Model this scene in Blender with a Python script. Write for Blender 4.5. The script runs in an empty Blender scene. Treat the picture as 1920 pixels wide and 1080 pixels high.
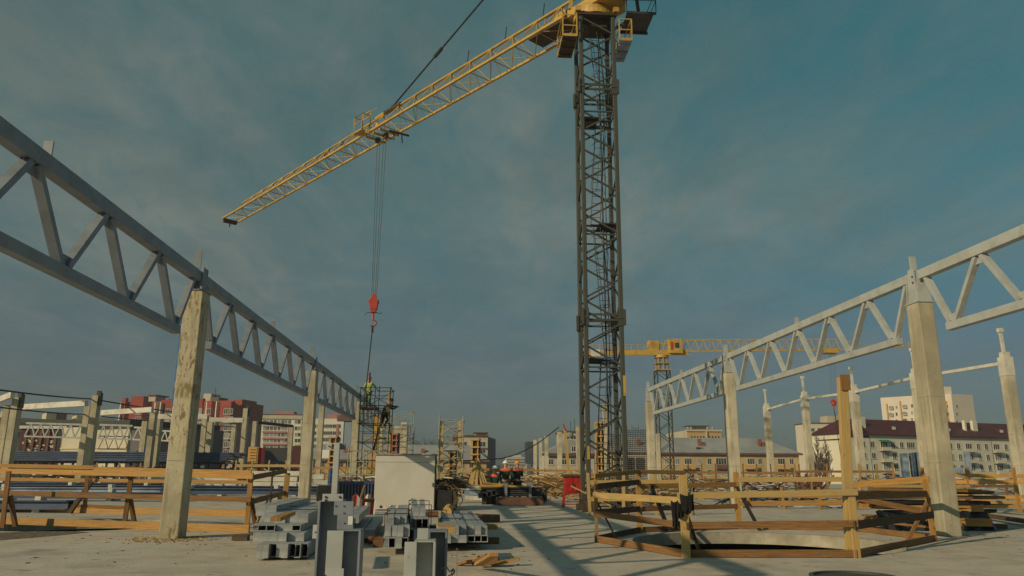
import bpy, math, random
from mathutils import Vector, Matrix, noise
random.seed(7)
R = math.radians
V = Vector
scn = bpy.context.scene
COL = scn.collection

# ------------------------------------------------------------------ camera
F, YAW, PIT, ROL, H = 1434.3, .066, .2347, .0056, 1.5      # focal length in photo pixels, yaw, pitch, roll, eye height
cam_d = bpy.data.cameras.new('camera')
cam = bpy.data.objects.new('camera', cam_d); COL.objects.link(cam)
cam_d.sensor_width = 36; cam_d.lens = F / 1920 * 36
cam_d.clip_start = .1; cam_d.clip_end = 6000
right0 = Vector((math.cos(YAW), -math.sin(YAW), 0))
fwd = Vector((math.sin(YAW)*math.cos(PIT), math.cos(YAW)*math.cos(PIT), math.sin(PIT)))
up0 = right0.cross(fwd)
rt = right0*math.cos(ROL) + up0*math.sin(ROL)
up = up0*math.cos(ROL) - right0*math.sin(ROL)
mc = Matrix((rt, up, -fwd)).transposed().to_4x4(); mc.translation = (0, 0, H)
cam.matrix_world = mc
scn.camera = cam

# ------------------------------------------------------------------ sky and sun
SUN = Vector((-1.8, -1.35, 1.0)).normalized()               # direction towards the sun
elev = math.asin(SUN.z); azim = math.atan2(SUN.x, SUN.y)
wd = bpy.data.worlds.new('World'); scn.world = wd; wd.use_nodes = True
nt = wd.node_tree; nt.nodes.clear()
def wn(t, **k):
    n = nt.nodes.new(t)
    for a, b in k.items(): setattr(n, a, b)
    return n
sky = wn('ShaderNodeTexSky', sky_type='NISHITA', sun_disc=False)
sky.sun_elevation = elev; sky.sun_rotation = azim; sky.air_density = 1.0; sky.dust_density = 1.2; sky.ozone_density = 1.6
tc = wn('ShaderNodeTexCoord')
sep = wn('ShaderNodeSeparateXYZ'); nt.links.new(tc.outputs['Generated'], sep.inputs[0])
# thin high cloud: direction projected on a flat layer
zc = wn('ShaderNodeMath', operation='MAXIMUM'); nt.links.new(sep.outputs[2], zc.inputs[0]); zc.inputs[1].default_value = .02
za = wn('ShaderNodeMath', operation='ADD'); nt.links.new(zc.outputs[0], za.inputs[0]); za.inputs[1].default_value = .12
dx = wn('ShaderNodeMath', operation='DIVIDE'); nt.links.new(sep.outputs[0], dx.inputs[0]); nt.links.new(za.outputs[0], dx.inputs[1])
dy = wn('ShaderNodeMath', operation='DIVIDE'); nt.links.new(sep.outputs[1], dy.inputs[0]); nt.links.new(za.outputs[0], dy.inputs[1])
cb = wn('ShaderNodeCombineXYZ'); nt.links.new(dx.outputs[0], cb.inputs[0]); nt.links.new(dy.outputs[0], cb.inputs[1])
mp = wn('ShaderNodeMapping'); nt.links.new(cb.outputs[0], mp.inputs[0])
mp.inputs['Rotation'].default_value = (0, 0, R(-14)); mp.inputs['Scale'].default_value = (1.0, .55, 1); mp.inputs['Location'].default_value = (5.3, 2.2, 0)
n1 = wn('ShaderNodeTexNoise'); nt.links.new(mp.outputs[0], n1.inputs['Vector'])
n1.inputs['Scale'].default_value = 1.0; n1.inputs['Detail'].default_value = 9; n1.inputs['Roughness'].default_value = .56; n1.inputs['Distortion'].default_value = .35
n2 = wn('ShaderNodeTexNoise'); nt.links.new(mp.outputs[0], n2.inputs['Vector'])
n2.inputs['Scale'].default_value = 7.5; n2.inputs['Detail'].default_value = 8; n2.inputs['Roughness'].default_value = .65; n2.inputs['Distortion'].default_value = .6
mr = wn('ShaderNodeMapRange'); nt.links.new(n1.outputs[0], mr.inputs[0])
mr.inputs[1].default_value = .30; mr.inputs[2].default_value = .74; mr.inputs[3].default_value = 0; mr.inputs[4].default_value = 1; mr.interpolation_type = 'SMOOTHSTEP'
# more veil to the west (left), clear patch high in the east (right)
xz = wn('ShaderNodeMath', operation='MULTIPLY_ADD'); nt.links.new(sep.outputs[2], xz.inputs[0]); xz.inputs[1].default_value = .9; nt.links.new(sep.outputs[0], xz.inputs[2])
lr = wn('ShaderNodeMapRange'); nt.links.new(xz.outputs[0], lr.inputs[0]); lr.interpolation_type = 'SMOOTHSTEP'
lr.inputs[1].default_value = .35; lr.inputs[2].default_value = 1.02; lr.inputs[3].default_value = .6; lr.inputs[4].default_value = -.12
fine = wn('ShaderNodeMapRange'); nt.links.new(n2.outputs[0], fine.inputs[0])
fine.inputs[1].default_value = .25; fine.inputs[2].default_value = .8; fine.inputs[3].default_value = .5; fine.inputs[4].default_value = 1.25
# the veil thins towards the horizon
hz = wn('ShaderNodeMapRange'); nt.links.new(sep.outputs[2], hz.inputs[0]); hz.interpolation_type = 'SMOOTHSTEP'
hz.inputs[1].default_value = .02; hz.inputs[2].default_value = .26; hz.inputs[3].default_value = .22; hz.inputs[4].default_value = 1
ad = wn('ShaderNodeMath', operation='MULTIPLY_ADD'); nt.links.new(mr.outputs[0], ad.inputs[0]); ad.inputs[1].default_value = .8; nt.links.new(lr.outputs[0], ad.inputs[2])
m1 = wn('ShaderNodeMath', operation='MULTIPLY'); nt.links.new(ad.outputs[0], m1.inputs[0]); nt.links.new(hz.outputs[0], m1.inputs[1])
m2 = wn('ShaderNodeMath', operation='MULTIPLY', use_clamp=True); nt.links.new(m1.outputs[0], m2.inputs[0]); nt.links.new(fine.outputs[0], m2.inputs[1])
m3 = wn('ShaderNodeMath', operation='MULTIPLY', use_clamp=True); nt.links.new(m2.outputs[0], m3.inputs[0]); m3.inputs[1].default_value = .8
# clear sky: Nishita with the photograph's teal white balance, denser low down
tint = wn('ShaderNodeMix', data_type='RGBA', blend_type='MULTIPLY'); tint.inputs[0].default_value = 1
nt.links.new(sky.outputs[0], tint.inputs[6])
cr = wn('ShaderNodeValToRGB'); nt.links.new(sep.outputs[2], cr.inputs[0])
cr.color_ramp.elements[0].position = .0; cr.color_ramp.elements[0].color = (.28, .33, .37, 1)
cr.color_ramp.elements[1].position = .62; cr.color_ramp.elements[1].color = (.14, 1.12, .80, 1)
e = cr.color_ramp.elements.new(.85); e.color = (.55, .80, .80, 1)
e = cr.color_ramp.elements.new(.14); e.color = (.36, .44, .46, 1)
e = cr.color_ramp.elements.new(.32); e.color = (.36, .84, .66, 1)
nt.links.new(cr.outputs[0], tint.inputs[7])
cl = wn('ShaderNodeMix', data_type='RGBA'); nt.links.new(m3.outputs[0], cl.inputs[0]); nt.links.new(tint.outputs[2], cl.inputs[6])
n3 = wn('ShaderNodeTexNoise'); nt.links.new(mp.outputs[0], n3.inputs['Vector']); n3.inputs['Scale'].default_value = 2.3; n3.inputs['Detail'].default_value = 10; n3.inputs['Roughness'].default_value = .62; n3.inputs['Distortion'].default_value = .5
cv = wn('ShaderNodeMapRange'); nt.links.new(n3.outputs[0], cv.inputs[0]); cv.inputs[1].default_value = .38; cv.inputs[2].default_value = .62
cc_ = wn('ShaderNodeMix', data_type='RGBA'); nt.links.new(cv.outputs[0], cc_.inputs[0]); cc_.inputs[6].default_value = (1.8, 2.3, 2.12, 1); cc_.inputs[7].default_value = (2.75, 3.1, 2.72, 1)
nt.links.new(cc_.outputs[2], cl.inputs[7])
bg = wn('ShaderNodeBackground'); nt.links.new(cl.outputs[2], bg.inputs[0]); bg.inputs[1].default_value = .1
ow = wn('ShaderNodeOutputWorld'); nt.links.new(bg.outputs[0], ow.inputs[0])

sd = bpy.data.lights.new('sun', 'SUN'); sd.energy = 4.5; sd.angle = R(.5); sd.color = (1, .80, .50)
so = bpy.data.objects.new('sun', sd); COL.objects.link(so); so.location = (-40, -30, 60)
so.rotation_euler = (-SUN).to_track_quat('-Z', 'Y').to_euler()
vs = scn.view_settings; vs.view_transform = 'Standard'; vs.look = 'None'; vs.exposure = -.55; vs.gamma = 1
scn.display_settings.display_device = 'sRGB'

# ------------------------------------------------------------------ measuring helpers (photo pixel -> point)
def ray(px, py):
    a, b = px-960, py-540
    c, s = math.cos(ROL), math.sin(ROL)
    xi, yi = a*c+b*s, -a*s+b*c
    x, d, u = xi/F, 1., -yi/F
    y = d*math.cos(PIT)-u*math.sin(PIT); z = d*math.sin(PIT)+u*math.cos(PIT)
    return x*math.cos(YAW)+y*math.sin(YAW), -x*math.sin(YAW)+y*math.cos(YAW), z
def W(px, py, z=0.):
    X, Y, Z = ray(px, py); t = (z-H)/Z
    return Vector((X*t, Y*t, z))
def D(px, py, Yd):
    X, Y, Z = ray(px, py); t = Yd/Y
    return Vector((X*t, Yd, H+Z*t))

# ------------------------------------------------------------------ materials
MATS = {}
def mat(name, col, rough=.7, var=.12, scale=3., metal=0., bump=0., bscale=30., col2=None, lo=.35, hi=.7, kind=None, rnd=0., spec=.5):
    if name in MATS: return MATS[name]
    m = bpy.data.materials.new(name); MATS[name] = m; m.use_nodes = True
    t = m.node_tree; N = t.nodes; L = t.links
    b = N['Principled BSDF']; b.inputs['Roughness'].default_value = rough; b.inputs['Metallic'].default_value = metal
    b.inputs['Specular IOR Level'].default_value = spec
    tcx = N.new('ShaderNodeTexCoord'); vec = tcx.outputs['Object']
    if kind == 'wood':
        vec = tcx.outputs['UV']; mpn = N.new('ShaderNodeMapping'); L.new(vec, mpn.inputs[0]); mpn.inputs['Scale'].default_value = (1.1, 26, 1)
        vec = mpn.outputs[0]
        oi = N.new('ShaderNodeObjectInfo'); of = N.new('ShaderNodeVectorMath'); of.operation = 'ADD'; L.new(vec, of.inputs[0])
        mm = N.new('ShaderNodeMath'); mm.operation = 'MULTIPLY'; mm.inputs[1].default_value = 57; L.new(oi.outputs['Random'], mm.inputs[0]); L.new(mm.outputs[0], of.inputs[1]); vec = of.outputs[0]
    no = N.new('ShaderNodeTexNoise'); no.inputs['Scale'].default_value = scale; no.inputs['Detail'].default_value = 8; no.inputs['Roughness'].default_value = .6
    L.new(vec, no.inputs['Vector'])
    mrn = N.new('ShaderNodeMapRange'); L.new(no.outputs[0], mrn.inputs[0]); mrn.inputs[1].default_value = lo; mrn.inputs[2].default_value = hi
    mx = N.new('ShaderNodeMix'); mx.data_type = 'RGBA'; L.new(mrn.outputs[0], mx.inputs[0])
    c = Vector(col); c2 = Vector(col2) if col2 else c*(1-var*2)
    mx.inputs[6].default_value = (*c2, 1); mx.inputs[7].default_value = (*[min(1, q*(1+var*.5)) for q in c], 1)
    out = mx.outputs[2]
    if kind == 'wood':      # knots
        vo = N.new('ShaderNodeTexVoronoi'); mp2 = N.new('ShaderNodeMapping'); mp2.inputs['Scale'].default_value = (1.6, 7, 1)
        L.new(of.outputs[0], mp2.inputs[0]); mp2.inputs['Scale'].default_value = (1.5, .3, 1); L.new(mp2.outputs[0], vo.inputs['Vector']); vo.inputs['Scale'].default_value = 1.4
        k = N.new('ShaderNodeMapRange'); L.new(vo.outputs['Distance'], k.inputs[0]); k.inputs[1].default_value = .05; k.inputs[2].default_value = .11
        kx = N.new('ShaderNodeMix'); kx.data_type = 'RGBA'; L.new(k.outputs[0], kx.inputs[0]); kx.inputs[6].default_value = (*(c*.4), 1); L.new(out, kx.inputs[7]); out = kx.outputs[2]
        gn = N.new('ShaderNodeTexNoise'); gn.inputs['Scale'].default_value = 1.7; gn.inputs['Detail'].default_value = 7; gn.inputs['Roughness'].default_value = .7
        gv = N.new('ShaderNodeVectorMath'); gv.operation = 'MULTIPLY_ADD'; L.new(oi.outputs['Random'], gv.inputs[0]); gv.inputs[1].default_value = (13, 29, 7); L.new(tcx.outputs['Object'], gv.inputs[2]); L.new(gv.outputs[0], gn.inputs['Vector'])
        gr = N.new('ShaderNodeMapRange'); L.new(gn.outputs[0], gr.inputs[0]); gr.inputs[1].default_value = .52; gr.inputs[2].default_value = .72; gr.inputs[4].default_value = .5
        gx = N.new('ShaderNodeMix'); gx.data_type = 'RGBA'; L.new(gr.outputs[0], gx.inputs[0]); L.new(out, gx.inputs[6]); gl = (c.x+c.y+c.z)/3; gx.inputs[7].default_value = (gl*.95, gl*.8, gl*.58, 1); out = gx.outputs[2]
    if rnd:
        oi2 = N.new('ShaderNodeObjectInfo'); hs = N.new('ShaderNodeHueSaturation'); L.new(out, hs.inputs['Color'])
        rm = N.new('ShaderNodeMapRange'); L.new(oi2.outputs['Random'], rm.inputs[0]); rm.inputs[3].default_value = 1-rnd; rm.inputs[4].default_value = 1+rnd*.6
        L.new(rm.outputs[0], hs.inputs['Value']); out = hs.outputs[0]
    if kind == 'ground':
        def patch(sc, a0, b0, colr, det=6, src=None):
            nonlocal out
            n_ = N.new('ShaderNodeTexNoise'); n_.inputs['Scale'].default_value = sc; n_.inputs['Detail'].default_value = det; n_.inputs['Roughness'].default_value = .62; L.new(tcx.outputs['Object'], n_.inputs['Vector'])
            r_ = N.new('ShaderNodeMapRange'); L.new(n_.outputs[0], r_.inputs[0]); r_.inputs[1].default_value = a0; r_.inputs[2].default_value = b0
            x_ = N.new('ShaderNodeMix'); x_.data_type = 'RGBA'; L.new(r_.outputs[0], x_.inputs[0]); L.new(out, x_.inputs[6]); x_.inputs[7].default_value = (*colr, 1); out = x_.outputs[2]
        patch(.22, .5, .68, (.52, .48, .42)); patch(.55, .56, .72, (.27, .24, .20), 9); patch(1.6, .60, .70, (.24, .21, .165), 9); patch(.09, .55, .7, (.42, .385, .325), 5); patch(9, .62, .72, (.17, .155, .125), 4); patch(40, .66, .76, (.12, .10, .08), 3)
        sg = N.new('ShaderNodeSeparateXYZ'); L.new(tcx.outputs['Object'], sg.inputs[0])
        for ax, per in ((0, 3.9), (1, 3.1)):        # pour joints
            pp = N.new('ShaderNodeMath'); pp.operation = 'PINGPONG'; L.new(sg.outputs[ax], pp.inputs[0]); pp.inputs[1].default_value = per
            lt = N.new('ShaderNodeMath'); lt.operation = 'LESS_THAN'; L.new(pp.outputs[0], lt.inputs[0]); lt.inputs[1].default_value = .009
            lq = N.new('ShaderNodeMath'); lq.operation = 'MULTIPLY'; L.new(lt.outputs[0], lq.inputs[0]); lq.inputs[1].default_value = .55
            x_ = N.new('ShaderNodeMix'); x_.data_type = 'RGBA'; L.new(lq.outputs[0], x_.inputs[0]); L.new(out, x_.inputs[6]); x_.inputs[7].default_value = (.2, .18, .14, 1); out = x_.outputs[2]
        ms = N.new('ShaderNodeMapping'); ms.inputs['Rotation'].default_value = (0, 0, .5); ms.inputs['Scale'].default_value = (.35, 3.2, 1); L.new(tcx.outputs['Object'], ms.inputs[0])
        ns = N.new('ShaderNodeTexNoise'); ns.inputs['Scale'].default_value = 1.3; ns.inputs['Detail'].default_value = 7; ns.inputs['Roughness'].default_value = .7; L.new(ms.outputs[0], ns.inputs['Vector'])
        rs = N.new('ShaderNodeMapRange'); L.new(ns.outputs[0], rs.inputs[0]); rs.inputs[1].default_value = .55; rs.inputs[2].default_value = .75; rs.inputs[4].default_value = .55
        x_ = N.new('ShaderNodeMix'); x_.data_type = 'RGBA'; L.new(rs.outputs[0], x_.inputs[0]); L.new(out, x_.inputs[6]); x_.inputs[7].default_value = (.31, .28, .23, 1); out = x_.outputs[2]
    if kind == 'cast':      # board marks, air holes and rusty runs in cast concrete
        sp = N.new('ShaderNodeSeparateXYZ'); L.new(tcx.outputs['Object'], sp.inputs[0])
        def over(val, colr, amt=1.):
            nonlocal out
            x_ = N.new('ShaderNodeMix'); x_.data_type = 'RGBA'
            q = N.new('ShaderNodeMath'); q.operation = 'MULTIPLY'; q.use_clamp = True; L.new(val, q.inputs[0]); q.inputs[1].default_value = amt
            L.new(q.outputs[0], x_.inputs[0]); L.new(out, x_.inputs[6]); x_.inputs[7].default_value = (*colr, 1); out = x_.outputs[2]
        oi3 = N.new('ShaderNodeObjectInfo'); ov = N.new('ShaderNodeVectorMath'); ov.operation = 'MULTIPLY_ADD'
        L.new(oi3.outputs['Random'], ov.inputs[0]); ov.inputs[1].default_value = (31, 17, 53); L.new(tcx.outputs['Object'], ov.inputs[2])
        mpn = N.new('ShaderNodeMapping'); mpn.inputs['Scale'].default_value = (5, 5, .45); L.new(ov.outputs[0], mpn.inputs[0])
        n_ = N.new('ShaderNodeTexNoise'); n_.inputs['Scale'].default_value = 1.5; n_.inputs['Detail'].default_value = 6; L.new(mpn.outputs[0], n_.inputs['Vector'])
        r_ = N.new('ShaderNodeMapRange'); L.new(n_.outputs[0], r_.inputs[0]); r_.inputs[1].default_value = .52; r_.inputs[2].default_value = .75; over(r_.outputs[0], (.24, .20, .13), .8)
        n2_ = N.new('ShaderNodeTexNoise'); n2_.inputs['Scale'].default_value = 11; n2_.inputs['Detail'].default_value = 3; L.new(ov.outputs[0], n2_.inputs['Vector'])
        r2_ = N.new('ShaderNodeMapRange'); L.new(n2_.outputs[0], r2_.inputs[0]); r2_.inputs[1].default_value = .68; r2_.inputs[2].default_value = .74; over(r2_.outputs[0], (.16, .12, .07), .8)
        n3_ = N.new('ShaderNodeTexNoise'); n3_.inputs['Scale'].default_value = .5; n3_.inputs['Detail'].default_value = 5; L.new(ov.outputs[0], n3_.inputs['Vector'])
        r3_ = N.new('ShaderNodeMapRange'); L.new(n3_.outputs[0], r3_.inputs[0]); r3_.inputs[1].default_value = .5; r3_.inputs[2].default_value = .62; over(r3_.outputs[0], (.27, .235, .165), .6)
        if name == 'stained_concrete':      # clumps of rusty pits and scars
            lo_ = N.new('ShaderNodeTexNoise'); lo_.inputs['Scale'].default_value = .9; lo_.inputs['Detail'].default_value = 3; L.new(tcx.outputs['Object'], lo_.inputs['Vector'])
            lm = N.new('ShaderNodeMapRange'); L.new(lo_.outputs[0], lm.inputs[0]); lm.inputs[1].default_value = .46; lm.inputs[2].default_value = .6
            mq = N.new('ShaderNodeMapping'); mq.inputs['Scale'].default_value = (14, 14, 5); L.new(tcx.outputs['Object'], mq.inputs[0])
            hi_ = N.new('ShaderNodeTexNoise'); hi_.inputs['Scale'].default_value = 1; hi_.inputs['Detail'].default_value = 5; L.new(mq.outputs[0], hi_.inputs['Vector'])
            hm = N.new('ShaderNodeMapRange'); L.new(hi_.outputs[0], hm.inputs[0]); hm.inputs[1].default_value = .52; hm.inputs[2].default_value = .6
            pq = N.new('ShaderNodeMath'); pq.operation = 'MULTIPLY'; L.new(lm.outputs[0], pq.inputs[0]); L.new(hm.outputs[0], pq.inputs[1]); over(pq.outputs[0], (.19, .12, .04), .85)
            zb1 = N.new('ShaderNodeMapRange'); zb1.interpolation_type = 'SMOOTHSTEP'; L.new(sp.outputs[2], zb1.inputs[0]); zb1.inputs[1].default_value = 3.05; zb1.inputs[2].default_value = 3.12
            zb2 = N.new('ShaderNodeMapRange'); zb2.interpolation_type = 'SMOOTHSTEP'; L.new(sp.outputs[2], zb2.inputs[0]); zb2.inputs[1].default_value = 3.42; zb2.inputs[2].default_value = 3.36
            hz_ = N.new('ShaderNodeMapRange'); L.new(hi_.outputs[0], hz_.inputs[0]); hz_.inputs[1].default_value = .4; hz_.inputs[2].default_value = .56
            q1 = N.new('ShaderNodeMath'); q1.operation = 'MULTIPLY'; L.new(zb1.outputs[0], q1.inputs[0]); L.new(zb2.outputs[0], q1.inputs[1]); q2 = N.new('ShaderNodeMath'); q2.operation = 'MULTIPLY'; L.new(q1.outputs[0], q2.inputs[0]); L.new(hz_.outputs[0], q2.inputs[1]); over(q2.outputs[0], (.21, .15, .06), .8)
        w_ = N.new('ShaderNodeMath'); w_.operation = 'PINGPONG'; L.new(sp.outputs[2], w_.inputs[0]); w_.inputs[1].default_value = 1.7
        c_ = N.new('ShaderNodeMath'); c_.operation = 'LESS_THAN'; L.new(w_.outputs[0], c_.inputs[0]); c_.inputs[1].default_value = .012; over(c_.outputs[0], (.17, .14, .09), .35)
    if name in ('primer_grey', 'primer_pale', 'stack_grey', 'crane_yellow', 'box_white', 'white_paint'):
        for sc_, a_, b_, cc, am in ((9, .66, .72, (.16, .075, .035), .75), (2.2, .52, .72, tuple(c*.62+V((.03, .022, .012))), .7), (38, .68, .74, tuple(c*.45), .6)):
            n_ = N.new('ShaderNodeTexNoise'); n_.inputs['Scale'].default_value = sc_; n_.inputs['Detail'].default_value = 7; n_.inputs['Roughness'].default_value = .68; n_.inputs['Distortion'].default_value = .4
            oo = N.new('ShaderNodeObjectInfo'); va = N.new('ShaderNodeVectorMath'); va.operation = 'MULTIPLY_ADD'; L.new(oo.outputs['Random'], va.inputs[0]); va.inputs[1].default_value = (23, 41, 11); L.new(tcx.outputs['Object'], va.inputs[2]); L.new(va.outputs[0], n_.inputs['Vector'])
            r_ = N.new('ShaderNodeMapRange'); L.new(n_.outputs[0], r_.inputs[0]); r_.inputs[1].default_value = a_; r_.inputs[2].default_value = b_; r_.inputs[4].default_value = am*(.35 if name == 'box_white' else 1)
            x_ = N.new('ShaderNodeMix'); x_.data_type = 'RGBA'; L.new(r_.outputs[0], x_.inputs[0]); L.new(out, x_.inputs[6]); x_.inputs[7].default_value = (*cc, 1); out = x_.outputs[2]
    if kind == 'brick':
        br = N.new('ShaderNodeTexBrick'); br.inputs['Scale'].default_value = 1; br.inputs['Brick Width'].default_value = .9; br.inputs['Row Height'].default_value = .3; br.inputs['Mortar Size'].default_value = .02
        L.new(tcx.outputs['Object'], br.inputs['Vector']); L.new(out, br.inputs['Color1']); L.new(out, br.inputs['Color2']); br.inputs['Mortar'].default_value = (*(c*.7), 1); out = br.outputs[0]
    if kind == 'seams':     # standing seams / corrugation
        wv = N.new('ShaderNodeTexWave'); wv.inputs['Scale'].default_value = 1.2; L.new(tcx.outputs['Object'], wv.inputs['Vector'])
        x_ = N.new('ShaderNodeMix'); x_.data_type = 'RGBA'; x_.blend_type = 'MULTIPLY'; x_.inputs[0].default_value = .25; L.new(out, x_.inputs[6]); L.new(wv.outputs[0], x_.inputs[7]); out = x_.outputs[2]
    L.new(out, b.inputs['Base Color'])
    if bump:
        bn = N.new('ShaderNodeTexNoise'); bn.inputs['Scale'].default_value = bscale; bn.inputs['Detail'].default_value = 6; L.new(vec if kind == 'wood' else tcx.outputs['Object'], bn.inputs['Vector'])
        bp = N.new('ShaderNodeBump'); bp.inputs['Strength'].default_value = bump; bp.inputs['Distance'].default_value = .02; L.new(bn.outputs[0], bp.inputs['Height']); L.new(bp.outputs[0], b.inputs['Normal'])
    return m
mat('slab_concrete', (.55, .485, .385), .92, .12, 1.3, bump=.35, bscale=14, kind='ground')
mat('cast_concrete', (.50, .455, .335), .88, .10, 2.2, bump=.4, bscale=22, kind='cast')
mat('stained_concrete', (.52, .47, .34), .88, .10, 2.2, bump=.5, bscale=22, kind='cast')
mat('pale_concrete', (.58, .53, .41), .88, .12, 1.2, bump=.2, bscale=22, kind='cast')
mat('pit_concrete', (.45, .41, .32), .9, .2, 1.6, bump=.3, bscale=18)
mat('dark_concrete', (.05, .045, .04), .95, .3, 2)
mat('earth', (.13, .115, .08), .95, .3, .12, bump=.3, bscale=2)
mat('primer_grey', (.205, .235, .28), .5, .10, 2.6, col2=(.155, .18, .215), lo=.3, hi=.55, rnd=.06)
mat('primer_pale', (.40, .425, .42), .55, .10, 2.0, col2=(.33, .34, .33), lo=.28, hi=.55, rnd=.06)
mat('stack_grey', (.37, .39, .40), .5, .1, 3.5, col2=(.22, .235, .25), lo=.35, hi=.6, rnd=.12)
mat('white_paint', (.62, .60, .54), .55, .08, 1.5, col2=(.47, .44, .37), lo=.32, hi=.6)
mat('box_white', (.56, .55, .52), .6, .04, .9, col2=(.50, .46, .39), lo=.25, hi=.6, bump=.08, bscale=6)
mat('steel_dark', (.05, .052, .055), .55, .3, 5)
mat('steel_black', (.018, .018, .02), .6, .3, 5)
mat('steel_blue', (.045, .075, .15), .45, .25, 1.5, col2=(.03, .045, .09), lo=.3, hi=.6)
mat('blue_paint', (.02, .07, .24), .45, .25, 4)
mat('light_blue_steel', (.30, .37, .46), .5, .2, 1, col2=(.12, .17, .26), lo=.35, hi=.6)
mat('mast_paint', (.05, .054, .046), .6, .2, 1.2, col2=(.07, .042, .028), lo=.30, hi=.46)
mat('mast_brown', (.075, .048, .032), .65, .3, 2)
mat('crane_yellow', (.50, .32, .07), .5, .10, 1.4, col2=(.34, .20, .05), lo=.3, hi=.55)
mat('bright_yellow', (.80, .55, .03), .5, .1, 2)
mat('scaffold_tube', (.42, .39, .29), .5, .2, 3)
mat('rope', (.10, .12, .12), .7, .2, 3)
mat('black_rope', (.02, .022, .03), .7, .2, 3)
mat('red_paint', (.42, .018, .012), .5, .15, 3, col2=(.25, .012, .01), lo=.3, hi=.6)
mat('hook_red', (.45, .055, .035), .5, .1, 3)
mat('wood_new', (.47, .255, .068), .75, .18, 1.6, bump=.25, bscale=3, kind='wood', rnd=.18)
mat('wood_pale', (.50, .34, .13), .75, .12, 1.6, bump=.2, bscale=3, kind='wood', rnd=.08)
mat('wood_old', (.29, .145, .05), .8, .25, 1.8, bump=.3, bscale=3, kind='wood', rnd=.25)
mat('wood_dark', (.12, .075, .04), .85, .3, 1.8, bump=.3, bscale=3, kind='wood', rnd=.3)
mat('bark', (.20, .10, .05), .9, .3, 8, bump=.5, bscale=30)
mat('cloth_black', (.008, .008, .009), .95, .2, 6)
mat('tarp_black', (.016, .017, .019), .4, .3, 3)
mat('cloth_white', (.55, .52, .48), .9, .1, 3)
mat('rope_tan', (.14, .095, .05), .9, .3, 10)
mat('rust', (.17, .07, .045), .85, .3, 3, col2=(.10, .06, .05))
mat('hivis', (.38, .48, .10), .8, .2, 5)
mat('hivis_green', (.16, .24, .055), .8, .2, 5)
mat('orange_cloth', (.75, .13, .05), .8, .15, 5)
mat('green_cloth', (.012, .045, .032), .9, .2, 5)
mat('skin', (.45, .25, .17), .6, .05, 5)
mat('helmet_white', (.8, .8, .78), .35, .02, 2)
mat('helmet_orange', (.75, .28, .02), .35, .02, 2)
mat('helmet_red', (.7, .06, .03), .35, .02, 2)
mat('boot', (.02, .018, .016), .7, .1, 5)
mat('brick_red', (.38, .06, .042), .85, .15, .3, kind='brick')
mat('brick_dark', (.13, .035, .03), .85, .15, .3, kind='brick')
mat('brick_pink', (.42, .17, .15), .85, .1, .2)
mat('brick_brown', (.20, .115, .085), .85, .15, .3)
mat('plaster_cream', (.50, .45, .35), .85, .08, .15, col2=(.42, .37, .28), lo=.3, hi=.6)
mat('plaster_white', (.72, .68, .54), .85, .06, .12, col2=(.62, .58, .46), lo=.3, hi=.6)
mat('plaster_bright', (.70, .62, .52), .85, .05, .1)
mat('plaster_yellow', (.50, .38, .19), .85, .12, .25, col2=(.38, .27, .13), lo=.3, hi=.6)
mat('plaster_orange', (.60, .36, .12), .85, .08, .3)
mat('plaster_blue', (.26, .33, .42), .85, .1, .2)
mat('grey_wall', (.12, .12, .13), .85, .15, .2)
mat('navy_wall', (.02, .035, .085), .6, .2, .2)
mat('roof_red', (.105, .018, .016), .6, .2, .3, kind='seams')
mat('roof_grey', (.34, .35, .34), .55, .15, .15, col2=(.24, .25, .25), lo=.3, hi=.6, kind='seams')
mat('roof_brown', (.16, .07, .05), .8, .2, .3)
mat('chimney_brick', (.30, .10, .06), .85, .2, 1)
mat('glass_dark', (.018, .02, .026), .3, .3, .6, col2=(.06, .065, .07), lo=.5, hi=.65, rnd=.4, spec=.3)
mat('glass_curtain', (.30, .32, .32), .4, .2, 1, rnd=.3)
mat('frame_white', (.66, .64, .58), .6, .03, 1)
mat('tree_bark', (.11, .075, .05), .9, .2, 3)
mat('tree_dark', (.055, .045, .04), .9, .2, 3)
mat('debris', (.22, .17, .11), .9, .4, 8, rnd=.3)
mat('paper', (.72, .70, .66), .8, .05, 2)
mat('blue_tape', (.03, .20, .50), .6, .2, 6)
mat('green_cloth_light', (.05, .22, .11), .8, .1, 3)

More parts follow.
